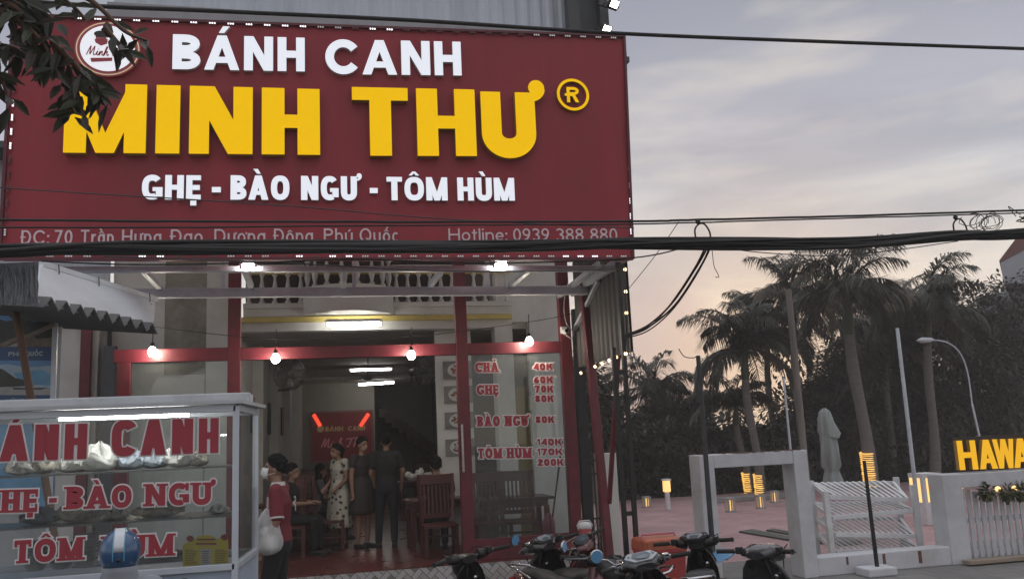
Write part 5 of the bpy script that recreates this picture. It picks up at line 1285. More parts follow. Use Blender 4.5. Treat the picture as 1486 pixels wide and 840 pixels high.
def motorbike(label, paint, loc, rz, lean=-7, steer=0, mirrors='LR', style='scooter', trim=None, switch=False, dash=True, seat=None, plate=False, dashtint=None):
    t = thing('motorbike', label, 'motorbike', loc, 0, 'motorbikes parked in front of the shop'); t.rotation_euler = (0, math.radians(lean), rz)
    R_ = Matrix.Rotation(math.radians(steer), 3, 'Z'); hd = Vector((0, .30, 0))
    S_ = lambda v: hd+R_ @ (Vector(v)-hd)
    def wheel(y, turn):
        w_ = MB(); c = Vector((0, y, .28)); rot = R_ if turn else Matrix.Identity(3); c = S_(c) if turn else c
        w_.lathe([(.215, -.035), (.255, -.042), (.275, -.025), (.282, 0), (.275, .025), (.255, .042), (.215, .035)], c, 28, 0, 'X', True, rot); o = w_.build('wheel', rubber, t)
        r_ = MB().lathe([(.01, -.05), (.04, -.05), (.045, -.02), (.045, .02), (.04, .05), (.01, .05)], c, 14, 0, 'X', True, rot).lathe([(.19, -.03), (.216, -.032), (.216, .032), (.19, .03)], c, 28, 0, 'X', True, rot)
        for k in range(6):
            a = k*1.047; r_.bar(c+rot @ Vector((0, math.cos(a)*.04, math.sin(a)*.04)), c+rot @ Vector((0, math.cos(a)*.2, math.sin(a)*.2)), .03, .02)
        r_.build('rim', engine_m, o)
    wheel(.64, True); wheel(-.60, False)
    f = MB()
    for s in (-1, 1): f.tube([S_((s*.075, .64, .28)), S_((s*.075, .50, .58)), S_((s*.04, .42, .74))], .02, 8)
    f.tube([S_((0, .44, .72)), S_((0, .30, .98))], .03, 8); f.build('fork', engine_m, t)
    fd = MB(); fd.loft([[S_((x, .64+math.cos(a)*r_, .28+math.sin(a)*r_)) for x, r_ in ((-.07, .29), (-.05, .325), (0, .335), (.05, .325), (.07, .29))] for a in [math.radians(20+16*k) for k in range(9)]], 0, False, True, False, False)
    o = fd.build('front_fender', paint, t); q = o.modifiers.new('Solid', 'SOLIDIFY'); q.thickness = .004
    ls = MB(); w0 = .235 if style == 'scooter' else .15
    ls.loft([[(x*w_, y-.16*(abs(x))**2*.8, z) for x in (-1, -.75, -.4, 0, .4, .75, 1)]+[(x*w_*.94, y-.05-.16*(abs(x))**2*.8, z) for x in (1, .75, .4, 0, -.4, -.75, -1)] for y, z, w_ in ((.30, .28, w0*.7), (.43, .36, w0*.95), (.47, .55, w0*1.05), (.44, .75, w0), (.38, .88, w0*.75), (.34, .95, w0*.45))])
    ls.build('leg_shield', paint, t)
    bd = MB(); bd.loft([sect(.30, .40, .05, .07), sect(.12, .40, .11, .10), sect(-.05, .50, .13, .15), sect(-.25, .60, .15, .14), sect(-.5, .66, .145, .12), sect(-.75, .73, .11, .085), sect(-.9, .77, .05, .04)]); bd.build('body_cover', paint, t)
    fl_ = MB(); fl_.b2(-.13, .13, -.02, .34, .27, .31, 0, .01); fl_.build('floorboard', plastic_black, t)
    st_ = MB(); st_.loft([sect(.10, .70, .07, .03), sect(.0, .755, .125, .05), sect(-.25, .765, .14, .055), sect(-.42, .775, .135, .055), sect(-.52, .81, .13, .055), sect(-.72, .82, .10, .045), sect(-.8, .80, .05, .02)]); st_.build('seat', seat or seat_m, t)
    MB().tube([(-.12, -.55, .78), (-.14, -.72, .84), (-.11, -.9, .87), (0, -.96, .875), (.11, -.9, .87), (.14, -.72, .84), (.12, -.55, .78)], .013, 8).build('grab_rail', chrome, t)
    MB().loft([sect(-.86, .74, .10, .04), sect(-.93, .735, .085, .034)]).build('tail_light', tail_m, t)
    MB().box((0, -.9, .52), (.20, .02, .26), 0, Matrix.Rotation(-.35, 3, 'X'), .006).build('rear_fender', plastic_black, t)
    MB().box((0, -.945, .56), (.19, .006, .14), 0, Matrix.Rotation(-.35, 3, 'X')).build('number_plate', mat('plate_blue', (.17, .40, .68), .4, noise=.03) if plate else mat('plate_white', (.5, .5, .5), .4, noise=.1), t)
    en = MB().box((0, -.05, .32), (.20, .34, .17), 0, None, .03).box((.0, -.35, .33), (.10, .45, .1), 0, None, .02); en.build('engine', engine_m, t)
    MB().tube([(.08, .05, .26), (.13, -.2, .24), (.14, -.45, .28), (.15, -.9, .38)], [.02, .025, .045, .05], 12).build('exhaust', engine_m, t)
    MB().tube([(-.1, -.02, .24), (-.19, -.06, .015)], .012, 6).build('side_stand', engine_m, t)
    # handlebar cowl with instrument panel
    cw_ = MB()
    if style == 'scooter': secs = [((0, .50, .95), .03, .03), ((0, .46, .965), .10, .06), ((0, .38, .985), .15, .075), ((0, .30, 1.0), .17, .065), ((0, .22, .995), .15, .05), ((0, .17, .985), .09, .03)]
    else: secs = [((0, .50, .90), .04, .05), ((0, .46, .90), .09, .085), ((0, .38, .94), .11, .08), ((0, .30, .97), .10, .055), ((0, .23, .98), .07, .035)]
    cw_.loft([[S_((c[0]+math.copysign(abs(math.cos(a))**.8, math.cos(a))*rx, c[1], c[2]+math.copysign(abs(math.sin(a))**.8, math.sin(a))*rz_)) for a in [6.283*j/18 for j in range(18)]] for c, rx, rz_ in secs])
    for s in (-1, 1): cw_.loft([[S_((s*x, .26+.03*math.cos(a)*k, 1.0+.035*math.sin(a)*k)) for a in [6.283*j/10 for j in range(10)]] for x, k in ((.10, 1.5), (.15, 1.2), (.2, .85))])
    co = cw_.build('handlebar_cowl', paint if style == 'scooter' else plastic_black, t)
    hl = MB(); hl.loft([[S_((math.cos(a)*.08*k, y, .95+math.sin(a)*.05*k)) for a in [6.283*j/16 for j in range(16)]] for y, k in ((.485, 1), (.515, .8), (.525, .3))]); hl.build('headlight', lens_m, co)
    if dash:
        D_ = MB(); tl = math.radians(38)
        pt = lambda x, v, off: S_((x, .245+v*math.cos(tl)-off*math.sin(tl)*.5, 1.048+v*math.sin(tl)*.75+off))
        out_ = [(-.145, .0), (-.10, .055), (.10, .055), (.145, .0), (.075, -.06), (-.075, -.06)]; inn = [(-.085, .0), (-.06, .042), (.06, .042), (.085, .0), (.05, -.045), (-.05, -.045)]
        D_.add([pt(x, v, .016) for x, v in out_]+[pt(x, v, -.02) for x, v in out_], [tuple(range(6))[::-1]]+[(i, (i+1) % 6, 6+(i+1) % 6, 6+i) for i in range(6)], 0)
        D_.add([pt(x, v, .021) for x, v in inn], [tuple(range(6))[::-1]], 1); D_.add([pt(x*.55, v*.5-.02, .025) for x, v in inn], [tuple(range(6))[::-1]], 2)
        for s in (-1, 1): D_.add([pt(s*.095, .0, .021), pt(s*.12, .0, .021), pt(s*.1, .03, .021)], [(0, 1, 2)], 1)
        D_.build('dash', [trim if trim and switch else plastic_black, dashtint or dash_m, mat('dash_screen', (.10, .13, .15), .1, noise=0, coat=1)], co)
    if trim and style == 'scooter':
        tr = MB(); tr.tube([S_(p) for p in [(-.17, .24, 1.02), (-.17, .36, 1.045), (-.09, .47, 1.02), (0, .51, .99), (.09, .47, 1.02), (.17, .36, 1.045), (.17, .24, 1.02)]], .007, 6); tr.build('cowl_trim', trim, co)
    hb = MB().tube([S_(p) for p in ((-.36, .17, 1.02), (-.2, .25, 1.01), (0, .29, .98), (.2, .25, 1.01), (.36, .17, 1.02))], .012, 8); ho = hb.build('handlebar', engine_m, t)
    MB().lathe([(.001, -.008), (.022, -.008), (.024, 0), (.02, .004)], (.06, .335 if style == 'scooter' else .3, .80), 16, 0, 'Y').build('key_lock', chrome, t)
    cb_ = MB()
    for s in (-1, 1): cb_.tube(spline([S_((s*.2, .27, 1.01)), S_((s*.17, .40, 1.05)), S_((s*.07, .47, .98)), S_((s*.05, .46, .80))], 5), .005, 5)
    cb_.build('brake_cable', rubber, t)
    dc = MB()
    for s in (-1, 1): dc.loft([[(s*(x_+.004), y_, z_+dz) for dz in (-.012*k_, .012*k_)] for x_, y_, z_, k_ in ((.131, -.05, .52, .3), (.150, -.22, .62, 1), (.147, -.45, .675, 1.4), (.118, -.72, .74, .4))], 0, False, False, False, False)
    dc.build('side_stripe', mat('decal_silver', (.35, .35, .37), .3, metal=.5, noise=.1), t)
    for s in (-1, 1): MB().ball((s*.13, -.84, .72), (.03, .045, .025), 10).build('turn_signal', mat('amber_lens', (.5, .18, .02), .2, noise=0, coat=.5), t)
    for s in (-1, 1):
        MB().tube([S_((s*.25, .225, 1.014)), S_((s*.37, .165, 1.02)), S_((s*.385, .158, 1.02))], [.019, .018, .022], 10).build('grip', rubber, ho)
        MB().tube([S_((s*.2, .29, 1.02)), S_((s*.28, .275, 1.015)), S_((s*.38, .21, 1.01))], [.012, .008, .006], 6).build('brake_lever', chrome if switch else engine_m, ho)
        sb = MB().box(S_((s*.205, .235, 1.02)), (.052, .05, .06), 0, R_, .008); so_ = sb.build('switch_box', chrome if switch else plastic_black, ho)
        if switch: MB().box(S_((s*.205, .212, 1.036)), (.034, .012, .014), 0, R_, .003).box(S_((s*.205, .208, 1.008)), (.022, .016, .018), 0, R_, .003).build('switch', gloss_black, so_)
        if ('L' if s < 0 else 'R') in mirrors:
            mr_ = MB(); base = S_((s*.22, .26, 1.03)); top_ = S_((s*.335, .25, 1.10)) if style == 'scooter' else S_((s*.32, .24, 1.13))
            mr_.tube([base, (base+top_)/2+Vector((0, .01, .02)), top_], .007, 6)
            mo = mr_.build('mirror_stem', chrome if trim or switch else plastic_black, ho)
            nrm_ = (CAMLOC-Vector(loc)).normalized(); rot = Matrix.Rotation(math.radians(-steer*0), 3, 'Z')
            MB().lathe([(.001, .022), (.04, .02), (.056, .006), (.056, -.006), (.05, -.008)], top_+Vector((s*.03, 0, .03)), 22, 0, 'Y', True, Matrix.Rotation(math.radians(8), 3, 'X') @ R_).build('mirror_shell', chrome if trim or switch else plastic_black, ho)
            g = MB(); g.lathe([(.001, -.0095), (.0495, -.009), (.0495, -.004)], top_+Vector((s*.03, 0, .03)), 22, 0, 'Y', False, Matrix.Rotation(math.radians(8), 3, 'X') @ R_); g.build('mirror_glass', mirror_m, ho)
    return t
def bike_at(px, py, rz, hz=1.0, **kw):
    """stands a bike on the road so that the middle of its handlebar is hz above the road at its real distance"""
    sh_ = -math.sin(math.radians(kw.get('lean', -7)))*hz; p = P(px, py, Z=hz); rz = math.radians(rz); f = Matrix.Rotation(rz, 3, 'Z') @ Vector((0, .27, 0))
    return dict(loc=(p.x-f.x+sh_*math.cos(rz), p.y-f.y+sh_*math.sin(rz), .0), rz=rz, **kw)
black_paint = gloss_black; red_paint = mat('bike_red', (.22, .012, .018), .2, noise=0, coat=.7); grey_paint = mat('bike_charcoal', (.035, .036, .04), .25, noise=.05, coat=.5); maroon_paint = mat('bike_maroon', (.10, .012, .016), .25, noise=0, coat=.6)
motorbike('dark motorbike with thin bare handlebars, leftmost of the row at the step', black_paint, style='moped', mirrors='', dash=False, steer=10, **bike_at(678, 806, 6))
motorbike('black scooter with a tall smooth leg shield and one round mirror, second in the row', black_paint, mirrors='L', steer=14, **bike_at(786, 783, 16, 1.04), dashtint=mat('dash_pale', (.30, .31, .34), .2, noise=.4, scale=40, coat=.6))
motorbike('dark red scooter with a pale trimmed cowl tilted toward the shop, third in the row', maroon_paint, mirrors='L', steer=30, trim=mat('trim_cream', (.55, .50, .45), .3), lean=-16, **bike_at(858, 778, 20, 1.04))
motorbike('black scooter with chrome switch boxes and a hexagonal dash, front centre', black_paint, mirrors='L', steer=2, switch=True, trim=mat('trim_silver', (.45, .47, .5), .25, metal=.4), **bike_at(930, 816, -2))
motorbike('black moped with a rounded dark cowl beside the white gate', black_paint, style='moped', mirrors='', steer=-18, lean=-5, **bike_at(1006, 783, -26, 1.02), dashtint=mat('dash_pale'))
motorbike('black moped turned to the right, rightmost of the parked row', grey_paint, style='scooter', mirrors='', steer=-10, lean=-4, dash=False, plate=True, **bike_at(1098, 800, -55), seat=seat_m)
rb_ = P(812, 832, Z=.86)
motorbike('motorbike in the front row showing only its seat and chrome grab rail', maroon_paint, (rb_.x+.1, rb_.y-.05, -.02), math.radians(-155), mirrors='', steer=0, dash=False, style='moped')
# the blue plate lying at the tail of the rightmost moped
pp_ = P(1047, 805, Z=.88); t_ = MB().box(pp_, (.13, .012, .10), 0, Matrix.Rotation(math.radians(-18), 3, 'Y') @ Matrix.Rotation(-.5, 3, 'X'), .002).tube([pp_+Vector((.05, .01, -.04)), pp_+Vector((.2, .06, .03)), pp_+Vector((.28, .1, .0))], .012, 6)
tag(t_.build('blue_card', [mat('plate_blue', (.17, .40, .68), .4, noise=.03)]), 'small plain blue card tucked at the handlebar between the two right mopeds', 'card')

# rider with the blue helmet, seen from behind in front of the cart
hp = P(183, 797, Y=6.05)
rx_, ry_ = hp.x, 6.05
RIDE = dict(pelvis=(0, .05, .80), waist=(0, .02, .93), chest=(0, -.05, 1.10), neck=(0, -.07, 1.235), head=(0, -.10, 1.385), shL=(.19, -.04, 1.19), elL=(.25, -.22, 1.0), haL=(.28, -.42, 1.0), shR=(-.19, -.04, 1.19), elR=(-.25, -.22, 1.0), haR=(-.28, -.42, 1.0),
            hiL=(.09, .03, .79), knL=(.15, -.36, .68), anL=(.15, -.28, .33), hiR=(-.09, .03, .79), knR=(-.15, -.36, .68), anR=(-.15, -.28, .33))
def rider_extras(root, J, T, HR):
    m = MB(); m.loft([[T(math.cos(2*math.pi*j/30)*.120*math.sin(th), .015+math.sin(2*math.pi*j/30)*.138*math.sin(th), .02+.135*math.cos(th)) for j in range(30)] for th in [math.pi*(.02+.70*i/12) for i in range(13)]], 0, True)
    o = m.build('helmet', mat('helmet_blue', (.032, .095, .21), .2, noise=.2, coat=.7), root)
    s = MB()
    rings = []
    for i in range(17):
        ph = math.radians(-25+230*i/16)          # from the brow over the crown to the nape
        rings.append([T(x, .015-math.cos(ph)*.141, .02+math.sin(ph)*.138) if ph < math.pi*1 else T(x, .015, .02) for x in (-.028, -.014, 0, .014, .028)])
    s.loft(rings, 0, False, True, False, False); s.build('stripe', mat('stripe_white', (.62, .64, .68), .3, noise=.05, coat=.4), o)
    e = MB()
    for x in (-.031, .031): e.tube([T(x, .015-math.cos(math.radians(a))*.1422, .02+math.sin(math.radians(a))*.1392) for a in range(-25, 206, 8)], .003, 5)
    e.build('stripe_edge', mat('stripe_cyan', (.15, .4, .6), .3), o)
    MB().ball(T(.0, .142, -.02), (.016, .008, .016), 8).build('vent_button', gloss_black, o)
    c = MB(); c.loft([ring(J['neck']+Vector((0, 0, -.10)), .17, .12, 20), ring(J['neck']+Vector((0, 0, -.03)), .125, .11, 20), ring(J['neck']+Vector((0, .0, .05)), .10, .10, 20), ring(J['neck']+Vector((0, .0, .085)), .102, .105, 20), ring(J['neck']+Vector((0, .0, .08)), .09, .09, 20)], 0, False); c.build('collar', mat('jacket_grey', (.26, .28, .31), .8, noise=.2), root)
    for s_ in (-1, 1):
        b = MB(); b.loft([[J['neck']+Vector((s_*(.105+dx), dy, dz)) for dx in (0, .05)] for dy, dz in ((-.10, -.12), (-.06, -.015), (.02, -.0), (.085, -.06), (.12, -.2), (.13, -.34))], 0, False, True, False, False); o = b.build('strap', plastic_black, root); q = o.modifiers.new('Solid', 'SOLIDIFY'); q.thickness = .008
person('rider in a grey jacket and blue white-striped helmet, back turned, before the cart', (rx_-.02, ry_-.10, hp.z-1.41*1.02), math.pi+.12, RIDE, mat('jacket_grey', (.26, .28, .31), .8, noise=.2), mat('trousers_black'), hair=None, sleeve=2, extras=rider_extras, hands='grip', scale=1.02)
motorbike('blue motorbike under the helmeted rider in front of the cart', mat('bike_blue', (.03, .09, .22), .2, noise=0, coat=.6), (rx_-.02, ry_+.06, 0), .12, lean=0, mirrors='LR', style='moped')

# ------------------------------------------------------------------ cooler jug and red box
cj = thing('cooler_jug', 'small red cooler jug with a white lid on the step end', 'jug', (xat(850, 790, 11.9), 11.9, .13+.0))
zc = zat(850, 803, 11.9); cj.location.z = .124
h0 = zat(850, 757, 11.9)-.124
MB().lathe([(.07, 0), (.085, .01), (.09, h0*.5), (.085, h0-.09), (.08, h0-.08)], (0, 0, 0), 22).build('body', mat('cooler_red', (.40, .05, .05), .4, noise=.08), cj)
MB().lathe([(.085, h0-.085), (.092, h0-.07), (.09, h0-.025), (.06, h0), (.02, h0+.004)], (0, 0, 0), 22).build('lid', white_paint, cj)
MB().tube([(-.09, 0, h0-.1), (-.11, 0, h0-.04), (-.07, 0, h0+.02), (.07, 0, h0+.02), (.11, 0, h0-.04), (.09, 0, h0-.1)], .008, 6).build('handle', white_paint, cj)
Yb = 9.6; x0, x1 = xat(926, 790, Yb), xat(985, 790, Yb); zt_ = zat(955, 778, Yb)
ib = thing('ice_box', 'red plastic ice box with an orange lid behind the parked scooters', 'box', ((x0+x1)/2, Yb, .12))
wB = x1-x0
MB().loft([[(sx*wB/2*k, sy*.2*k, z) for sx, sy in ((-1, -1), (1, -1), (1, 1), (-1, 1))] for z, k in ((0, .84), (.03, .87), (zt_-.12-.16, .97), (zt_-.12-.15, 1.02), (zt_-.12-.12, 1.02))], 0, True, False).build('tub', mat('cooler_red'), ib)
l_ = MB(); l_.loft([[(sx*wB/2*k, sy*.2*k, zt_-.12+z) for sx, sy in ((-1, -1), (1, -1), (1, 1), (-1, 1))] for z, k in ((-.118, 1.04), (-.03, 1.0), (-.015, .96), (0, .8))], 0, True, False)
for k in range(7): l_.box((-wB/2+wB*(k+.5)/7, -.205, zt_-.12-.07), (.02, .012, .07))
l_.build('lid', mat('lid_orange', (.46, .11, .05), .4, noise=.3, scale=10), ib)
MB().tube([(-wB*.42, 0, zt_-.12), (-wB*.40, 0, zt_-.12+.03), (wB*.40, 0, zt_-.12+.03), (wB*.42, 0, zt_-.12)], .012, 8).build('handle', mat('handle_pink', (.5, .15, .18), .4), ib)
# ------------------------------------------------------------------ white gate, low wall, lettered fence
GYR = 10.5
gate_paint = mat('gate_paint', (.60, .60, .63), .6, noise=.12, scale=3, stain=(.44, .42, .41), bump=.1)
rust = mat('rust_stain', (.16, .07, .05), .8, noise=.4, scale=20)
g = thing('gate_frame', 'empty white painted gate frame opening onto the red plaza', 'gate', (xat(1090, 700, GYR), GYR, .12))
gx0, gx1 = xat(1008, 680, GYR), xat(1164, 680, GYR); gz1 = zat(1085, 656, GYR); gw = .30
MB().b2(gx0, gx0+.2, GYR-.16, GYR+.16, .12, gz1, 0, .012).build('post', gate_paint, g, True)
MB().b2(gx1-.2, gx1, GYR-.16, GYR+.16, .12, gz1, 0, .012).build('post', gate_paint, g, True)
m = MB().b2(gx0+.201, gx1-.201, GYR-.15, GYR+.15, gz1-.17, gz1-.002, 0, .01); m.build('lintel', gate_paint, g, True)
m = MB(); rg = random.Random(2)
for k in range(22): x = rg.uniform(gx0+.02, gx1-.08); m.b2(x, x+rg.uniform(.02, .07), GYR-.155, GYR+.1, gz1-.0, gz1+.005)
m.b2(gx0+.01, gx1-.01, GYR+.101, GYR+.12, gz1, gz1+.004)
m.build('rust_edge', rust, g, True)
lw_z = zat(1260, 800, GYR)
lw = MB().b2(gx1+.01, xat(1389, 790, GYR), GYR-.13, GYR+.13, .12, lw_z, 0, .015)
for k in range(3): lw.b2(gx1+.42+.53*k, gx1+.45+.53*k+.01*k, GYR-.134, GYR-.131, .24-.03*k, lw_z-.02, 1)
tag(lw.build('low_wall', [gate_paint, rust]), 'low white kerb wall between the gate frame and the picket fence', 'wall')
bl = MB().b2(xat(1254, 830, 10.1), xat(1296, 830, 10.1), 10.0, 10.3, .12, zat(1275, 822, 10.1), 0, .02)
tag(bl.build('concrete_block', gate_paint), 'white concrete block at the foot of the short black pole', 'block')
def pole(label, pa, pb, Y, r, m, zb=None, name='pole', taper=.8):
    a = P(*pa, Y=Y); b = P(*pb, Y=Y); z0 = zb if zb is not None else PLZ; d = (b-a); foot = a+d*((a.z-z0)/(a.z-b.z))
    return tag(MB().tube([foot, (foot+a)/2, a], [r, r*.9, r*taper], 10).build(name, m), label, 'pole')
pole('short black pole standing on the white block before the palm trunk', (1254, 668), (1272, 815), 10.15, .028, black_steel, zat(1275, 822, 10.1))
pole('dark thin pole in front of the gate frame\'s left post', (1013, 516), (1030, 740), 10.0, .034, dark_steel, .12)
pole('grey wooden pole rising behind the gate lintel', (1144, 420), (1170, 690), 12.6, .06, mat('pole_grey_wood', (.22, .19, .17), .8, noise=.3, stretch=(1, 1, .2)))
pole('thin pale metal pole right of the lattice rack', (1302, 476), (1330, 720), 13.2, .038, steel_grey)
pole('thin grey pole behind the wooden one', (1137, 548), (1147, 650), 15.0, .025, steel_grey)
m = MB().tube(spline([P(985, 506, Y=10), P(993, 517, Y=10), P(1006, 519, Y=10), P(1013, 516, Y=10)], 5), .006, 5); tag(m.build('wire_stub', cable_mat), 'bent wire stub at the top of the dark thin pole', 'wire')
# rack of picket panels
rk = thing('picket_rack', 'white four tier rack of slanted picket panels between gate and fence', 'rack', (xat(1250, 800, 11.3), 11.3, PLZ))
Yf, Yb_ = 11.0, 11.55
def rk_post(pa, pb, Y): a = P(*pa, Y=Y); b = P(*pb, Y=Y); f_ = a+(b-a)*((a.z-PLZ)/(a.z-b.z)); MB().bar(f_, a, .075, .06, 0, Vector((0, 1, 0)), .005).build('post', white_paint, rk, True)
rk_post((1197, 712), (1208, 806), Yf); rk_post((1324, 703), (1338, 808), Yf); rk_post((1176, 697), (1186, 800), Yb_); rk_post((1300, 692), (1312, 795), Yb_)
for (fl0, fl1, bl0, bl1) in (((1203, 721), (1317, 725), (1180, 703), (1296, 700)), ((1207, 751), (1324, 741), (1182, 731), (1302, 729)), ((1211, 775), (1326, 778), (1184, 752), (1306, 752)), ((1213, 801), (1332, 796), (1187, 776), (1310, 778))):
    a, b, c, d = P(*fl0, Y=Yf), P(*fl1, Y=Yf), P(*bl0, Y=Yb_), P(*bl1, Y=Yb_)
    m = MB().bar(a, b, .05, .06, 0, Vector((0, 0, 1)), .004).bar(c, d, .05, .05, 0, Vector((0, 0, 1)), .004).bar(a, c, .04, .05).bar(b, d, .04, .05)
    for k in range(13):
        t = (k+.3)/13; p0 = c+(d-c)*max(0, t-.07)+Vector((0, 0, .03)); p1 = a+(b-a)*min(1, t+.06)+Vector((0, 0, .03)); m.bar(p0, p1, .035, .014)
    m.build('picket_panel', white_paint, rk, True)
# closed umbrella
um = thing('closed_umbrella', 'closed pale grey patio umbrella behind the lattice rack', 'umbrella', P(1203, 690, Y=13.0))
zt_, zb_ = zat(1195, 592, 13.0), zat(1206, 705, 13.0); o = P(1197, 600, Y=13.0); ob = P(1210, 700, Y=13.0)
rings = []; prof = [(.02, 0), (.075, .04), (.11, .13), (.135, .30), (.12, .34), (.135, .5), (.15, .74), (.105, .80), (.12, .84), (.165, 1.0)]
for r_, t in prof:
    c = Vector((o.x+(ob.x-o.x)*t, 13.0, zt_+(zb_-zt_)*t)); rings.append([c+Vector((math.cos(a)*r_*(1+.16*math.sin(a*6+t*3)+.1*math.sin(a*3+t*7)), math.sin(a)*r_*(1+.16*math.sin(a*6+t*3)), 0)) for a in [6.283*j/42 for j in range(42)]])
MB().loft(rings).build('canopy', mat('umbrella_cloth', (.33, .35, .34), .8, noise=.25, scale=6, stretch=(3, 3, .5)), um, True)
m = MB(); fl0 = Vector((o.x, 13.0, zt_)); m.add([fl0+Vector((.0, -.10, -.06)), fl0+Vector((.17, -.13, -.42)), fl0+Vector((.10, -.16, -.50)), fl0+Vector((-.05, -.13, -.46))], [(0, 1, 2, 3)])
q = m.build('loose_flap', mat('umbrella_cloth'), um, True); s_ = q.modifiers.new('Solid', 'SOLIDIFY'); s_.thickness = .008
MB().tube([(ob.x, 13.0, PLZ), (ob.x, 13.0, zb_+.1)], .025, 8).build('pole', steel_grey, um, True); MB().b2(ob.x-.25, ob.x+.25, 12.75, 13.25, PLZ, PLZ+.08, 0, .02).build('base', concrete, um, True)
# lettered fence at the right edge
hf = thing('lettered_fence', 'white framed picket fence with lit yellow letters on top at the right edge', 'fence', (xat(1420, 750, GYR), GYR, .12))
fx0 = xat(1362, 740, GYR); fz1 = zat(1375, 687, GYR); fx1 = fx0+4.2
MB().b2(fx0, fx0+.30, GYR-.15, GYR+.15, .12, fz1, 0, .012).build('post', gate_paint, hf, True)
MB().b2(fx1-.3, fx1, GYR-.15, GYR+.15, .12, fz1, 0, .012).build('post', gate_paint, hf, True)
MB().b2(fx0+.301, fx1-.301, GYR-.14, GYR+.14, fz1-.19, fz1-.002, 0, .01).build('top_beam', gate_paint, hf, True)
zb_ = zat(1440, 800, GYR); zt2 = zat(1440, 708, GYR)
n = 34
for k in range(n):
    x = fx0+.33+(fx1-fx0-.66)*(k+.5)/n; MB().b2(x-.033, x+.033, GYR-.012, GYR+.012, .16, zt2-(.03 if k % 5 == 2 else 0), 0, .004).build('picket', gate_paint, hf, True)
m = MB()
for z in (.22, zat(1440, 752, GYR)): m.b2(fx0+.302, fx1-.302, GYR+.013, GYR+.05, z-.035, z+.035)
m.build('rail', gate_paint, hf, True)
MB().b2(fx0+.1, fx1, GYR-.36, GYR-.2, .14, .19, 0, .006).build('foot_plank', mat('plank_tan', (.34, .27, .21), .8, noise=.3, stretch=(.2, 2, 2)), hf, True)
Yl = GYR-.02; m = MB()
HL = (hf, 'yellow_lettering', [mat('hawaii_yellow', (.5, .3, .01), .5, noise=0, emit=(.95, .47, .008), estr=.75), yellow_side])
for c_h, h0, h1 in (('H', 1388.5, 1415.5), ('A', 1418, 1444), ('W', 1440.5, 1471), ('A', 1467.5, 1494), ('I', 1499, 1508), ('I', 1512, 1521)):
    word_part(*HL, c_h, h0, h1, 681.5-(h0-1388)*.038, 681.5-(h1-1388)*.038, 42.5, Yl, .19 if c_h == 'W' else .23, .19, depth=.06, side=1)
MB().b2(xat(1385, 660, Yl+.06), fx1-.1, Yl+.05, Yl+.08, fz1+.01, zat(1400, 634, Yl)).build('letter_board', mat('board_dark', (.045, .035, .03), .7, noise=.3), hf, True)
fl_leaf = [mat('leaf_pot', (.035, .055, .02), .6, noise=.4, scale=15), mat('leaf_pot_light', (.08, .09, .03), .6, noise=.4, scale=15)]
def leaf_card(mb, c, d, up, L_, W_, mi):
    d = d.normalized(); s = d.cross(up)
    s = s.normalized() if s.length > 1e-4 else Vector((1, 0, 0)); nn = s.cross(d)
    mb.add([c, c+d*L_*.35+s*W_*.5+nn*L_*.05, c+d*L_*.7+s*W_*.38, c+d*L_-nn*L_*.10, c+d*L_*.7-s*W_*.38, c+d*L_*.35-s*W_*.5+nn*L_*.05], [(0, 1, 2, 3), (0, 3, 4, 5)], mi)
for i, (px, l) in enumerate(((1432, 'leftmost hanging pot plant on the white pickets'), (1462, 'second hanging pot plant on the pickets, under the letter A'), (1482, 'third hanging pot plant on the pickets, at the photo edge'))):
    c = P(px, 714, Y=GYR-.18); t = thing('pot_plant', l, 'plant', c, 0, 'pot plants hung on the pickets'); m = MB(); rg = random.Random(i+9)
    for k in range(150):
        d = Vector((rg.gauss(0, 1), rg.gauss(0, .7), rg.gauss(0, .7))); d.normalize(); leaf_card(m, d*rg.uniform(.02, .11), d+Vector((0, 0, -.3)), Vector((0, 0, 1)), rg.uniform(.05, .09), .035, rg.randrange(2))
    m.build('foliage', fl_leaf, t); MB().lathe([(.05, -.12), (.07, -.02), (.072, 0), (.02, 0)], (0, .02, 0), 14).build('pot', wood_brown, t)
for i, (px, py) in enumerate(((1394, 706), (1448, 709), (1472, 708))):
    o = MB().ball(P(px, py, Y=GYR-.02), (.045, .03, .035), 10); tag(o.build('fence_lamp', mat('warm_lamp', (.9, .8, .6), .4, noise=0, emit=(1, .62, .22), estr=2.2)), 'small warm lamp glowing under the fence beam %s' % ('at the left post', 'beside the first pot plant', 'beyond the second pot plant')[i], 'lamp', 'lamps under the fence beam')
# plates lying on the plaza
for i, q in enumerate((((1072, 770), (1092, 767), (1158, 780), (1150, 783)), ((1112, 768), (1122, 766), (1162, 773), (1158, 776)))):
    v = [P(*a, Z=PLZ+.03) for a in q]; m = MB(); m.add(v+[p-Vector((0, 0, .026)) for p in v], [(0, 1, 2, 3)[::-1]]+[(k, (k+1) % 4, 4+(k+1) % 4, 4+k) for k in range(4)])
    tag(fix_normals(m.build('steel_plate', mat('plate_dark', (.10, .11, .10), .5, metal=.3, noise=.3))), ['longer dark steel plate lying on the plaza seen through the gate', 'shorter dark steel plate lying on the plaza, farther back'][i], 'plate')
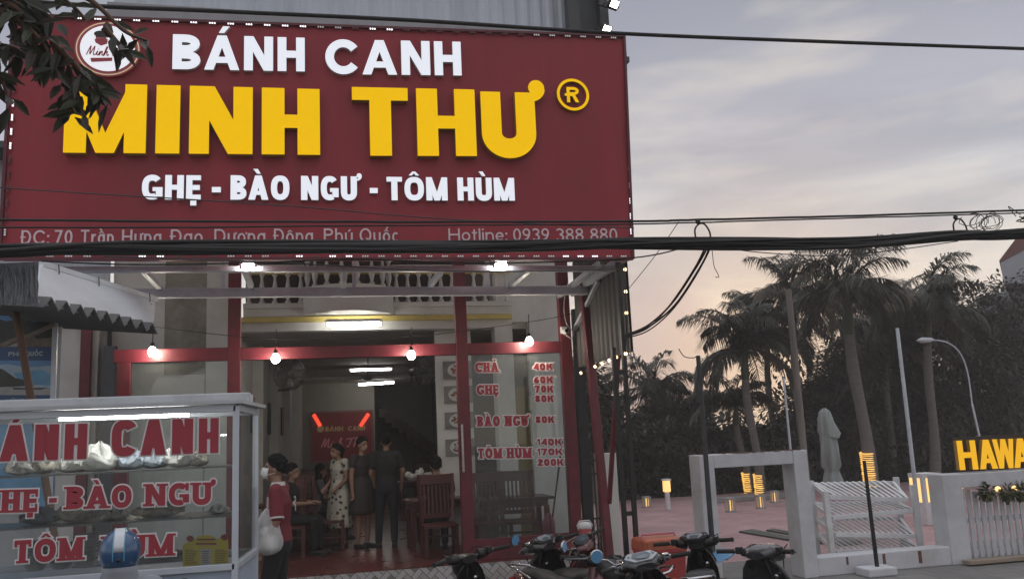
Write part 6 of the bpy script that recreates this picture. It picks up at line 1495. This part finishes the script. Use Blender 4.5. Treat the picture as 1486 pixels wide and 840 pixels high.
# lit wraps, lanterns
warm = mat('warm_light', (.9, .7, .4), .4, noise=0, emit=(1, .52, .09), estr=.95); warm2 = mat('warm_light_soft', (.9, .7, .4), .4, noise=0, emit=(1, .56, .17), estr=1.15)
for i, (px, py, Y, h, l) in enumerate(((1060, 736, 19.0, .32, 'cube lantern glowing on the far plaza edge, left of the two wrapped trunks'), (1104, 733, 19.3, .32, 'cube lantern glowing at the foot of the right wrapped trunk'), (1125, 731, 20.5, .3, 'cube lantern glowing at the plaza edge, nearest the gate\'s right post'), (939, 740, 21.5, .28, 'small cube lantern glowing low beside the lantern post'))):
    c = P(px, py, Y=Y); c.z = PLZ; t = thing('cube_lantern', l, 'lantern', c, 0, 'cube lanterns along the plaza')
    m = MB(); w_ = .07
    for sx in (-1, 1):
        for sy in (-1, 1): m.b2(sx*w_-.016, sx*w_+.016, sy*w_-.016, sy*w_+.016, 0, h)
    for z in (.02, h-.02): m.b2(-w_-.022, w_+.022, -w_-.022, w_+.022, z-.02, z+.02)
    m.b2(-.015, .015, -w_-.01, -w_+.01, .04, h-.04); m.build('frame', grey_wall, t); MB().b2(-w_+.03, w_-.03, -w_+.03, w_-.03, .041, h-.041).build('light', warm2, t)
c = P(970, 742, Y=20.5); c.z = PLZ; t = thing('lantern_post', 'thin white post with a square lit lantern on the far plaza', 'lantern', c)
zz = zat(968, 704, 20.5); MB().b2(-.05, .05, -.05, .05, 0, zz-PLZ-.15, 0, .01).build('post', white_paint, t); MB().b2(-.075, .075, -.075, .075, zz-PLZ-.15, zz-PLZ+.12, 0, .01).build('light', warm2, t); MB().b2(-.095, .095, -.095, .095, zz-PLZ+.121, zz-PLZ+.16).build('cap', white_paint, t)
c = P(1345, 722, Y=14.5); c.z = PLZ; t = thing('lantern_column', 'white lantern column with two glowing slots left of the picket fence', 'lantern', c)
hh = zat(1345, 700, 14.5)-PLZ; m = MB().b2(-.2, .2, -.2, .2, 0, hh*.55, 0, .015).b2(-.2, .2, -.2, .2, hh+.1, hh+.18)
for sx in (-1, 0, 1): m.b2(sx*.16-.035, sx*.16+.035, -.19, -.12, hh*.551, hh+.099)
m.build('column', white_paint, t); MB().b2(-.19, .19, -.115, .19, hh*.551, hh+.099).build('light', warm2, t)

# ------------------------------------------------------------------ palms
bark = mat('palm_trunk', (.15, .14, .13), .85, noise=.25, scale=3, stretch=(1, 1, 5), bump=.2); crownshaft = mat('crownshaft', (.05, .065, .03), .5, noise=.2)
fr_m = [mat('frond_dark', (.032, .034, .022), .6, noise=.3, scale=8), mat('frond_mid', (.048, .048, .03), .6, noise=.3, scale=8), mat('frond_dry', (.10, .08, .055), .7, noise=.3, scale=8)]
def palm_crown(seed, nf=15, L_=2.6, droop=1.0):
    rg = random.Random(seed); m = MB()
    for k in range(nf):
        az = k*2.39996+rg.uniform(-.25, .25); el = math.radians(rg.choice((82, 70, 58, 45, 30, 14, -4))+rg.uniform(-8, 8)); ln = L_*rg.uniform(.85, 1.1)
        p = Vector((0, 0, 0)); pts = [p.copy()]; e_ = el; n = 16
        for i in range(n):
            e_ -= math.radians((2.2+7.6*(i/n))*droop*rg.uniform(.9, 1.1)); d = Vector((math.cos(az)*math.cos(e_), math.sin(az)*math.cos(e_), math.sin(e_))); p = p+d*ln/n; pts.append(p.copy())
        m.tube(pts, [.035*(1-i/(n+2)) for i in range(n+1)], 4, 1)
        side = Vector((-math.sin(az), math.cos(az), 0)); mi = 2 if (k % 7 == 5) else (k % 2)
        for i in range(2, n+1):
            for sub in range(5):
                t = i-1+sub/5.; i0 = min(int(t), n-1); q = pts[i0].lerp(pts[i0+1], t-i0); tg = (pts[i0+1]-pts[i0]).normalized(); u = t/n
                ll = ln*.34*(math.sin(math.pi*min(1, .12+u*.86))**.6)*rg.uniform(.8, 1.15)
                for s in (-1, 1):
                    upn = tg.cross(side)*-1
                    for rank in (rg.uniform(-.45, .6),):
                        d = (side*s*1.0+tg*(.55+.5*u)+Vector((0, 0, rank-.35))).normalized(); w_ = .019
                        a = q; b = q+d*ll*.5; c = q+d*ll*.92+Vector((0, 0, -.34*ll)); sd_ = d.cross(Vector((0, 0, 1))); sd_ = (sd_.normalized() if sd_.length > .1 else tg)*w_
                        m.add([a-sd_*.5, a+sd_*.5, b+sd_, b-sd_, c], [(0, 1, 2, 3), (3, 2, 4)], mi)
    return m
def palm(label, crown_px, base_px, Y, L_=2.6, seed=1, nf=15, r0=.2, wrap=None, group='royal palms beyond the plaza'):
    top_ = P(*crown_px, Y=Y); b = P(*base_px, Y=Y); foot = Vector((top_.x+(b.x-top_.x)*((top_.z-.05)/max(.3, top_.z-b.z)), Y, .05))
    t = thing('royal_palm', label, 'palm tree', foot, 0, group)
    a = foot; d = top_-foot; n = 14; pts = [a+d*(i/n)+Vector((.06*math.sin(i*.5), 0, 0)) for i in range(n+1)]
    MB().tube(pts[:n-2], [r0*(1.15 if i == 0 else 1.0-.30*i/n+.06*math.sin(i*.9)) for i in range(n-2)], 14).build('trunk', bark, t, True)
    MB().tube(pts[n-3:], [r0*.80, r0*.86, r0*.7, r0*.4], 12).build('crownshaft', crownshaft, t, True)
    c = palm_crown(seed, nf, L_); o = c.build('crown', fr_m, t); o.location = top_-foot; 
    if wrap:
        zA, zB = wrap; w_ = MB(); k = 0; z = zB; rg = random.Random(seed)
        pp = lambda z: foot+d*((z-foot.z)/d.z)
        for k in range(int((zA-zB)/.055)):
            z = zB+.055*k; c = pp(z); w_.tube([c+Vector((math.cos(q)*r0*1.02, math.sin(q)*r0*1.02, .02*math.sin(q)+rg.uniform(-.006, .006))) for q in [6.283*j/14 for j in range(14)]], rg.uniform(.010, .018), 4, 0, False, True, True)
        w_.build('light_wrap', warm, t, True)
    return t
YP1 = 20.5
palm('tallest royal palm with a lit band on its trunk, right of the closed umbrella', (1226, 424), (1258, 660), YP1, 2.05, 11, 24, .175, (zat(1258, 652, YP1), zat(1262, 704, YP1)))
palm('big royal palm at the right, its crown ragged against the sky', (1345, 450), (1352, 600), 22.5, 2.2, 23, 24, .15)
palm('royal palm with a leaning pale trunk and a lit foot, left of the wooden pole', (1078, 505), (1100, 690), 22.0, 2.0, 37, 22, .13, (zat(1098, 684, 22), zat(1104, 728, 22)))
palm('royal palm behind the wooden pole, its crown touching the tallest palm', (1150, 440), (1160, 620), 25.0, 2.3, 41, 22, .13)
palm('low royal palm farthest left, crown just above the dark trees', (948, 566), (955, 700), 27.0, 2.0, 59, 18, .13)
palm('slender royal palm with a lit trunk foot beside the lantern', (1066, 590), (1084, 700), 24.0, 1.6, 71, 16, .12, (zat(1082, 683, 24), zat(1085, 720, 24)))
palm('royal palm filling the gap between the two tall crowns', (1285, 500), (1292, 640), 25.5, 2.3, 83, 20, .13)
palm('royal palm half hidden behind the thin pale pole', (1300, 455), (1306, 640), 27.0, 2.4, 97, 20, .13)
palm('royal palm at the far right leaning over the street lamp', (1385, 485), (1392, 640), 26.0, 2.2, 113, 20, .13)
palm('small royal palm crown between the leaning palm and the wooden pole', (1112, 478), (1122, 640), 28.5, 2.2, 127, 20, .13)
# ------------------------------------------------------------------ broadleaf trees behind the plaza
leaf_m = [mat('leaf_dark', (.052, .05, .038), .65, noise=.35, scale=3), mat('leaf_mid', (.072, .068, .05), .6, noise=.35, scale=3), mat('leaf_olive', (.095, .085, .062), .6, noise=.35, scale=3)]
def leafy_tree(label, px, base_y, Y, rx, zc, rz_, seed, n=4200, leaf=.26, ry=None, name='leafy_tree', group='dark broadleaf trees behind the plaza'):
    rg = random.Random(seed); x = xat(px, 650, Y); t = thing(name, label, 'tree', (x, Y, .0), 0, group)
    tr = MB(); tr.tube([(0, 0, 0), (.1, 0, zc*.4), (.05, .1, zc*.8)], [.22, .17, .10], 10)
    clumps = []
    for k in range(16):
        u = Vector((rg.gauss(0, 1), rg.gauss(0, 1), rg.gauss(0, 1))).normalized()*rg.uniform(.35, .95)
        c = Vector((u.x*rx, u.y*(ry or rx*.8), zc+u.z*rz_)); clumps.append((c, rg.uniform(.26, .45)*min(rx, rz_)))
        tr.tube([(.05, .05, zc*.55), (c.x*.5, c.y*.5, (zc*.6+c.z)/2), tuple(c)], [.08, .05, .02], 6)
    tr.build('trunk', bark, t)
    m = MB()
    for k in range(n):
        c, r_ = clumps[rg.randrange(16)]; d = Vector((rg.gauss(0, 1), rg.gauss(0, 1), rg.gauss(0, 1))).normalized(); q = c+d*r_*rg.uniform(.5, 1.12)
        if q.z < .1: q.z = .1+rg.random()*.3
        leaf_card(m, q, d+Vector((rg.uniform(-.6, .6), rg.uniform(-.6, .6), rg.uniform(-.9, .2))), Vector((0, 0, 1)), leaf*rg.uniform(.7, 1.3), leaf*.5, min(2, int(abs(rg.gauss(0, .9)))))
    m.build('crown', leaf_m, t); return t
T_ = [('dark tree just right of the black ladder post', 905, 26, 2.4, 1.9, 1.6), ('dark rounded tree left of the gate frame', 985, 27.5, 2.4, 1.7, 1.4), ('dense dark tree seen through the gate opening', 1085, 27, 2.4, 1.2, 1.1), ('dense dark tree behind the closed umbrella', 1190, 26.5, 2.5, 2.7, 2.2),
      ('broad dark tree between the tallest palm and the pale pole', 1270, 27.5, 2.7, 3.0, 2.4), ('broad dark tree behind the street lamp', 1370, 26.5, 3.0, 3.4, 2.9), ('tall rounded dark tree at the right edge', 1468, 25.5, 3.0, 4.0, 3.0), ('dark tree tucked behind the big right palm', 1325, 30, 3.0, 4.4, 2.6), ('dark tree glimpsed between the shopfront post and the props', 852, 24, 1.8, 2.5, 2.0), ('dark tree peeping over at the far right corner', 1530, 27, 3.2, 4.4, 3.0)]
for i, (l, px, Y, rx, zc, rz_) in enumerate(T_): leafy_tree(l, px, 740, Y, rx, zc, rz_, 100+i, 8000, .19)
hg = MB(); rg = random.Random(5)
for k in range(15000):
    u = rg.random(); x = 4.5+u*26; y = 24.6+rg.uniform(-.3, 1.6)+max(0, (x-14))*.14; z = .1+rg.random()**1.3*(1.5+.35*math.sin(x*.9)+.25*math.sin(x*2.3))
    d = Vector((rg.gauss(0, 1), rg.gauss(0, 1)-.6, rg.gauss(0, .8))); leaf_card(hg, Vector((x, y, z)), d, Vector((0, 0, 1)), .2*rg.uniform(.7, 1.3), .1, min(2, int(abs(rg.gauss(0, .8)))))
o = hg.build('undergrowth', leaf_m); o['kind'] = 'stuff'
fh = MB(); rg = random.Random(6)
for k in range(16000):
    x = -2+rg.random()*52; y = 34+rg.uniform(-1.5, 2.5); z = rg.random()*(2.1+.7*math.sin(x*.5)+.5*math.sin(x*1.3))
    d = Vector((rg.gauss(0, 1), rg.gauss(0, 1)-.5, rg.gauss(0, .8))); leaf_card(fh, Vector((x, y, z)), d, Vector((0, 0, 1)), .42*rg.uniform(.7, 1.3), .24, min(2, int(abs(rg.gauss(0, .8)))))
o = fh.build('far_woods', leaf_m); o['kind'] = 'stuff'
# stone edging ramp at the far plaza, street lamp, lamp glints, house eave
rp = MB(); v = [P(1036, 741, Y=21.5), P(1150, 731, Y=21.5)]
rp.b2(v[0].x, v[1].x+.6, 21.4, 21.8, PLZ, .24, 0, .02); tag(rp.build('stone_border', concrete), 'low pale stone border at the far side of the plaza', 'border')
sl = thing('street_lamp', 'curved grey street lamp over the dark trees at the right', 'street lamp', P(1409, 740, Y=21.0)); b_ = P(1411, 590, Y=21.0); foot = Vector((b_.x+.25, 21, PLZ))
pts = [P(1411, 588, Y=21), P(1404, 540, Y=21), P(1393, 512, Y=21), P(1375, 497, Y=21), P(1352, 493, Y=21)]
MB().tube([foot]+spline(pts, 5), [.03]*2+[.02]*20, 8).build('pole', steel_grey, sl, True)
a, b = P(1354, 493, Y=21), P(1331, 494, Y=21); MB().loft([[a.lerp(b, t)+Vector((0, math.cos(q)*r_, math.sin(q)*r_*.6)) for q in [6.283*j/12 for j in range(12)]] for t, r_ in ((0, .05), (.2, .11), (.7, .14), (1, .04))]).build('lamp_head', steel_grey, sl, True)
rg = random.Random(12)
for i, (px, py) in enumerate(((1015, 722), (1019, 721), (944, 668), (1387, 609), (1388, 615), (1302, 735))):
    pass
he = thing('house_eave', 'red tiled roof corner with a pale fascia at the right edge', 'roof', P(1480, 390, Y=24))
e0, e1 = P(1450, 378, Y=24), P(1500, 312, Y=24); 
bk_ = Vector((3.4, 3.6, 0)); ex = Vector((3.0, -2.6, 0)); e2 = P(1560, 230, Y=24)
m = MB(); f1 = P(1520, 345, Y=24); f0 = e0-Vector((0, 0, .07)); t1_ = e1+(e1-e0)*.8; m.add([f0, f1, t1_, e0]+[v+bk_ for v in (f0, f1, t1_, e0)], [(0, 1, 2, 3), (7, 6, 5, 4), (0, 4, 5, 1), (1, 5, 6, 2), (2, 6, 7, 3), (3, 7, 4, 0)]); m.build('roof_tiles', mat('roof_red', (.16, .07, .06), .7, noise=.3, scale=6), he, True)
z0_ = zat(1460, 411, 24.05); pr = [e0+Vector((.06, .03, -.07)), Vector((e0.x+.1, 24.03, z0_)), Vector((f1.x-.02, 24.03, z0_)), f1+Vector((-.02, .03, -.01))]
m = MB(); m.add(pr+[v+bk_ for v in pr], [(0, 1, 2, 3), (7, 6, 5, 4), (0, 4, 5, 1), (1, 5, 6, 2)]); m.build('gable', mat('fascia_pale', (.34, .36, .40), .6, noise=.1), he, True)
MB().b2(P(1484, 420, Y=24.8).x, f1.x+.4, 24.8, 27, .0, z0_-.002).build('wall', grey_wall, he, True)

# ------------------------------------------------------------------ overhead cables
CW = 8.0
def cable(label, pts, Y, r, m=cable_mat, n=8, wob=0, seed=0, grp='overhead cables'):
    rg = random.Random(seed); ps = [P(a, b, Y=(Y if not isinstance(Y, (list, tuple)) else Y[i])) for i, (a, b) in enumerate(pts)]
    sp = spline(ps, 10)
    if wob: sp = [p+Vector((0, 0, rg.uniform(-wob, wob))) for p in sp]
    o = MB().tube(sp, r, n).build('overhead_cable', m); return tag(o, label, 'cable', grp)
bd_ = MB(); rg = random.Random(31)
core = spline([P(a, b, Y=CW) for a, b in ((-260, 376), (0, 365), (140, 362), (300, 361), (600, 358), (760, 356), (920, 352), (1100, 352), (1250, 352), (1380, 343), (1486, 340), (1800, 318))], 8)
for k in range(30):
    ph = rg.uniform(0, 6.28); rr_ = rg.uniform(.015, .055); off = rg.uniform(.3, 1.0)
    bd_.tube([p+Vector((0, math.cos(ph+i*.1*(1 if k % 2 else -1))*rr_*off, math.sin(ph+i*.1*(1 if k % 2 else -1))*rr_*off*1.35)) for i, p in enumerate(core)], rg.uniform(.013, .022), 6)
tag(bd_.build('cable_bundle', cable_mat), 'thick black bundle of cables crossing the whole street in front of the sign', 'cable')
cable('single dark cable rising left to right above the sign top', [(-120, -12), (120, 8), (300, 16), (600, 30), (900, 49), (1200, 61), (1486, 71), (1750, 80)], CW, [.019]*200 and .021)
cable('upper thin cable over the big bundle with a dark clip', [(-100, 318), (250, 321), (600, 322), (920, 321), (1013, 319), (1250, 313), (1486, 305), (1750, 296)], CW, .012, wob=.002, seed=1)
cable('second thin cable just under the clipped one', [(-100, 330), (250, 330), (600, 327), (920, 325), (1150, 319), (1486, 309), (1750, 300)], CW+.12, .008, wob=.002, seed=2)
cable('thin sagging cable crossing the sign from the left above the address line', [(-60, 268), (100, 279), (250, 288), (420, 299), (650, 318), (920, 331)], CW+.3, .006, cable_grey)
cable('lower slack cable just below the bundle at the right', [(1030, 356), (1100, 366), (1200, 371), (1290, 364), (1390, 350)], CW+.05, .005, cable_grey)
cable('slack cable hanging under the bundle across the entrance', [(60, 379), (200, 384), (380, 381), (520, 376), (700, 382), (920, 374), (1015, 352)], CW+.1, .007)
cable('second slack cable under the bundle, dipping over the balcony', [(150, 372), (330, 378), (480, 385), (600, 392), (760, 394), (900, 390)], CW+.4, .006, cable_grey)
cable('thin tie wire from the cladding corner up to the bundle', [(905, 428), (950, 372), (985, 322)], (9.8, 9.0, 8.0), .004, cable_grey)
for i, (dx, dy) in enumerate(((0, 0), (4, 3), (-4, 4), (2, 8))):
    cable(['outer black drop cable curving from the bundle to the cladding', 'second black drop cable curving to the cladding', 'inner black drop cable curving to the cladding', 'lowest black drop cable curving to the cladding'][i], [(1030+dx, 352), (1012+dx, 385+dy), (975+dx, 440+dy), (940, 472+dy), (908, 486+dy*.5)], (8, 8.2, 8.8, 9.4, 9.75), .011 if i < 2 else .008, grp='drop cables to the cladding')
cable('short wire with a hooked end dangling from the bundle', [(1033, 358), (1036, 385), (1041, 396), (1043, 402), (1038, 402)], CW, .004, cable_grey)
lp = MB()
for cx in (1020, 1394):
    b = P(cx, 346 if cx < 1200 else 338, Y=CW); pts = [b+Vector((-.075, 0, -.02)), b+Vector((-.08, 0, .09)), b+Vector((-.03, 0, .15)), b+Vector((.03, 0, .15)), b+Vector((.08, 0, .07)), b+Vector((.085, 0, -.03))]
    o = MB().tube(spline(pts, 5), .009, 6).ball(b+Vector((-.04, 0, .175)), (.03, .02, .03), 8); tag(o.build('cable_hanger', cable_mat), 'dark loop hanger on the bundle, %s' % ('near the sign corner' if cx < 1200 else 'near the coiled wires at the right'), 'hanger', 'loop hangers on the cable bundle')
rg = random.Random(77)
cm = MB()
for k in range(9):
    c = P(1425+rg.uniform(-16, 22), 321+rg.uniform(-3, 4), Y=CW+.05); r1, r2 = rg.uniform(.08, .17), rg.uniform(.06, .10); a0 = rg.uniform(0, 6)
    cm.tube([c+Vector((math.cos(q)*r1, rg.uniform(-.01, .01), math.sin(q)*r2+math.cos(q)*.03)) for q in [a0+5.6*j/22 for j in range(23)]], .004, 5)
for k in range(8):
    a = P(1486+rg.uniform(-12, 10), 318+rg.uniform(-5, 10), Y=CW); cm.tube(spline([a, a+Vector((rg.uniform(-.15, .05), 0, rg.uniform(-.05, .12))), a+Vector((rg.uniform(-.2, .2), 0, rg.uniform(-.1, .1)))], 5), .005, 5)
tag(cm.build('wire_coil', cable_mat), 'loose coil of thin wire hanging on the cables at the right edge', 'wire')
# ------------------------------------------------------------------ leafy branch hanging in from the left
lt = thing('street_tree', 'street tree whose leafy branches hang over the left end of the sign', 'tree', (-3.6, 5.2, 0))
tr = MB(); B0_ = P(-160, 10, Y=5.3)
tr.tube(spline([(-3.6, 5.2, 0), (-3.65, 5.25, 1.6), (-3.5, 5.2, 3.2), (B0_.x-.3, 5.3, B0_.z-.1), (B0_.x, 5.3, B0_.z+.25)], 6), .11, 10)
twigs = [[(-160, 0), (-40, -10), (30, 10), (75, 55), (105, 110), (122, 172)], [(-160, 10), (-30, 60), (20, 70), (55, 95)], [(-100, -40), (40, -30), (100, 5), (125, 30)], [(-60, -10), (10, 20), (60, 60), (85, 110)],
  [(-120, 20), (-30, 90), (0, 110), (12, 150)], [(60, -30), (130, 0), (180, 45), (215, 60)], [(-60, -20), (20, 10), (45, 45), (50, 80)], [(75, 60), (110, 95), (140, 128), (152, 142)], [(75, 55), (95, 120), (100, 150), (108, 165)], [(-60, -30), (10, -10), (50, 10), (80, 30)], [(150, 40), (170, 62), (185, 80)]]
lv = MB(); rg = random.Random(19)
for k, tw in enumerate(twigs):
    ps = spline([P(a, b, Y=5.3+.12*((k % 3)-1)+.05*i) for i, (a, b) in enumerate(tw)], 8)
    tr.tube(ps, [.018*(1-.75*i/len(ps))+.003 for i in range(len(ps))], 6)
    for i, p in enumerate(ps):
        if p.x < P(-60, 0, Y=5.3).x or i < len(ps)*.25: continue
        for _ in range(2 if k not in (2, 5, 10) else 1):
            if rg.random() < (.42 if k not in (2, 5, 10) else .62): continue
            d = Vector((rg.gauss(0, .7), rg.gauss(0, .5), -.55+rg.gauss(0, .5))); leaf_card(lv, p+Vector((rg.uniform(-.02, .02), rg.uniform(-.06, .06), rg.uniform(-.02, .02))), d, Vector((rg.gauss(0, .4), -1, .3)), rg.uniform(.11, .21), rg.uniform(.04, .065), rg.randrange(3))
tr.build('trunk', wood_brown, lt, True); lv.build('leaves', [mat('branch_leaf_dark', (.03, .034, .02), .5, noise=.3, scale=20), mat('branch_leaf', (.045, .05, .025), .5, noise=.3, scale=20), mat('branch_leaf_brown', (.055, .045, .03), .5, noise=.3, scale=20)], lt, True)

# ------------------------------------------------------------------ the evening air
hz_ = MB().b2(-90, 130, -40, 90, -1.05, 10.6)
o = hz_.build('haze', mat('haze_air', noise=0)); o['kind'] = 'stuff'
nt = MATS['haze_air'].node_tree; nt.nodes.remove(nt.nodes['Principled BSDF']); pv = nt.nodes.new('ShaderNodeVolumePrincipled'); pv.inputs['Color'].default_value = (.95, .90, .86, 1); pv.inputs['Density'].default_value = HAZE
nt.links.new(pv.outputs[0], nt.nodes['Material Output'].inputs['Volume'])
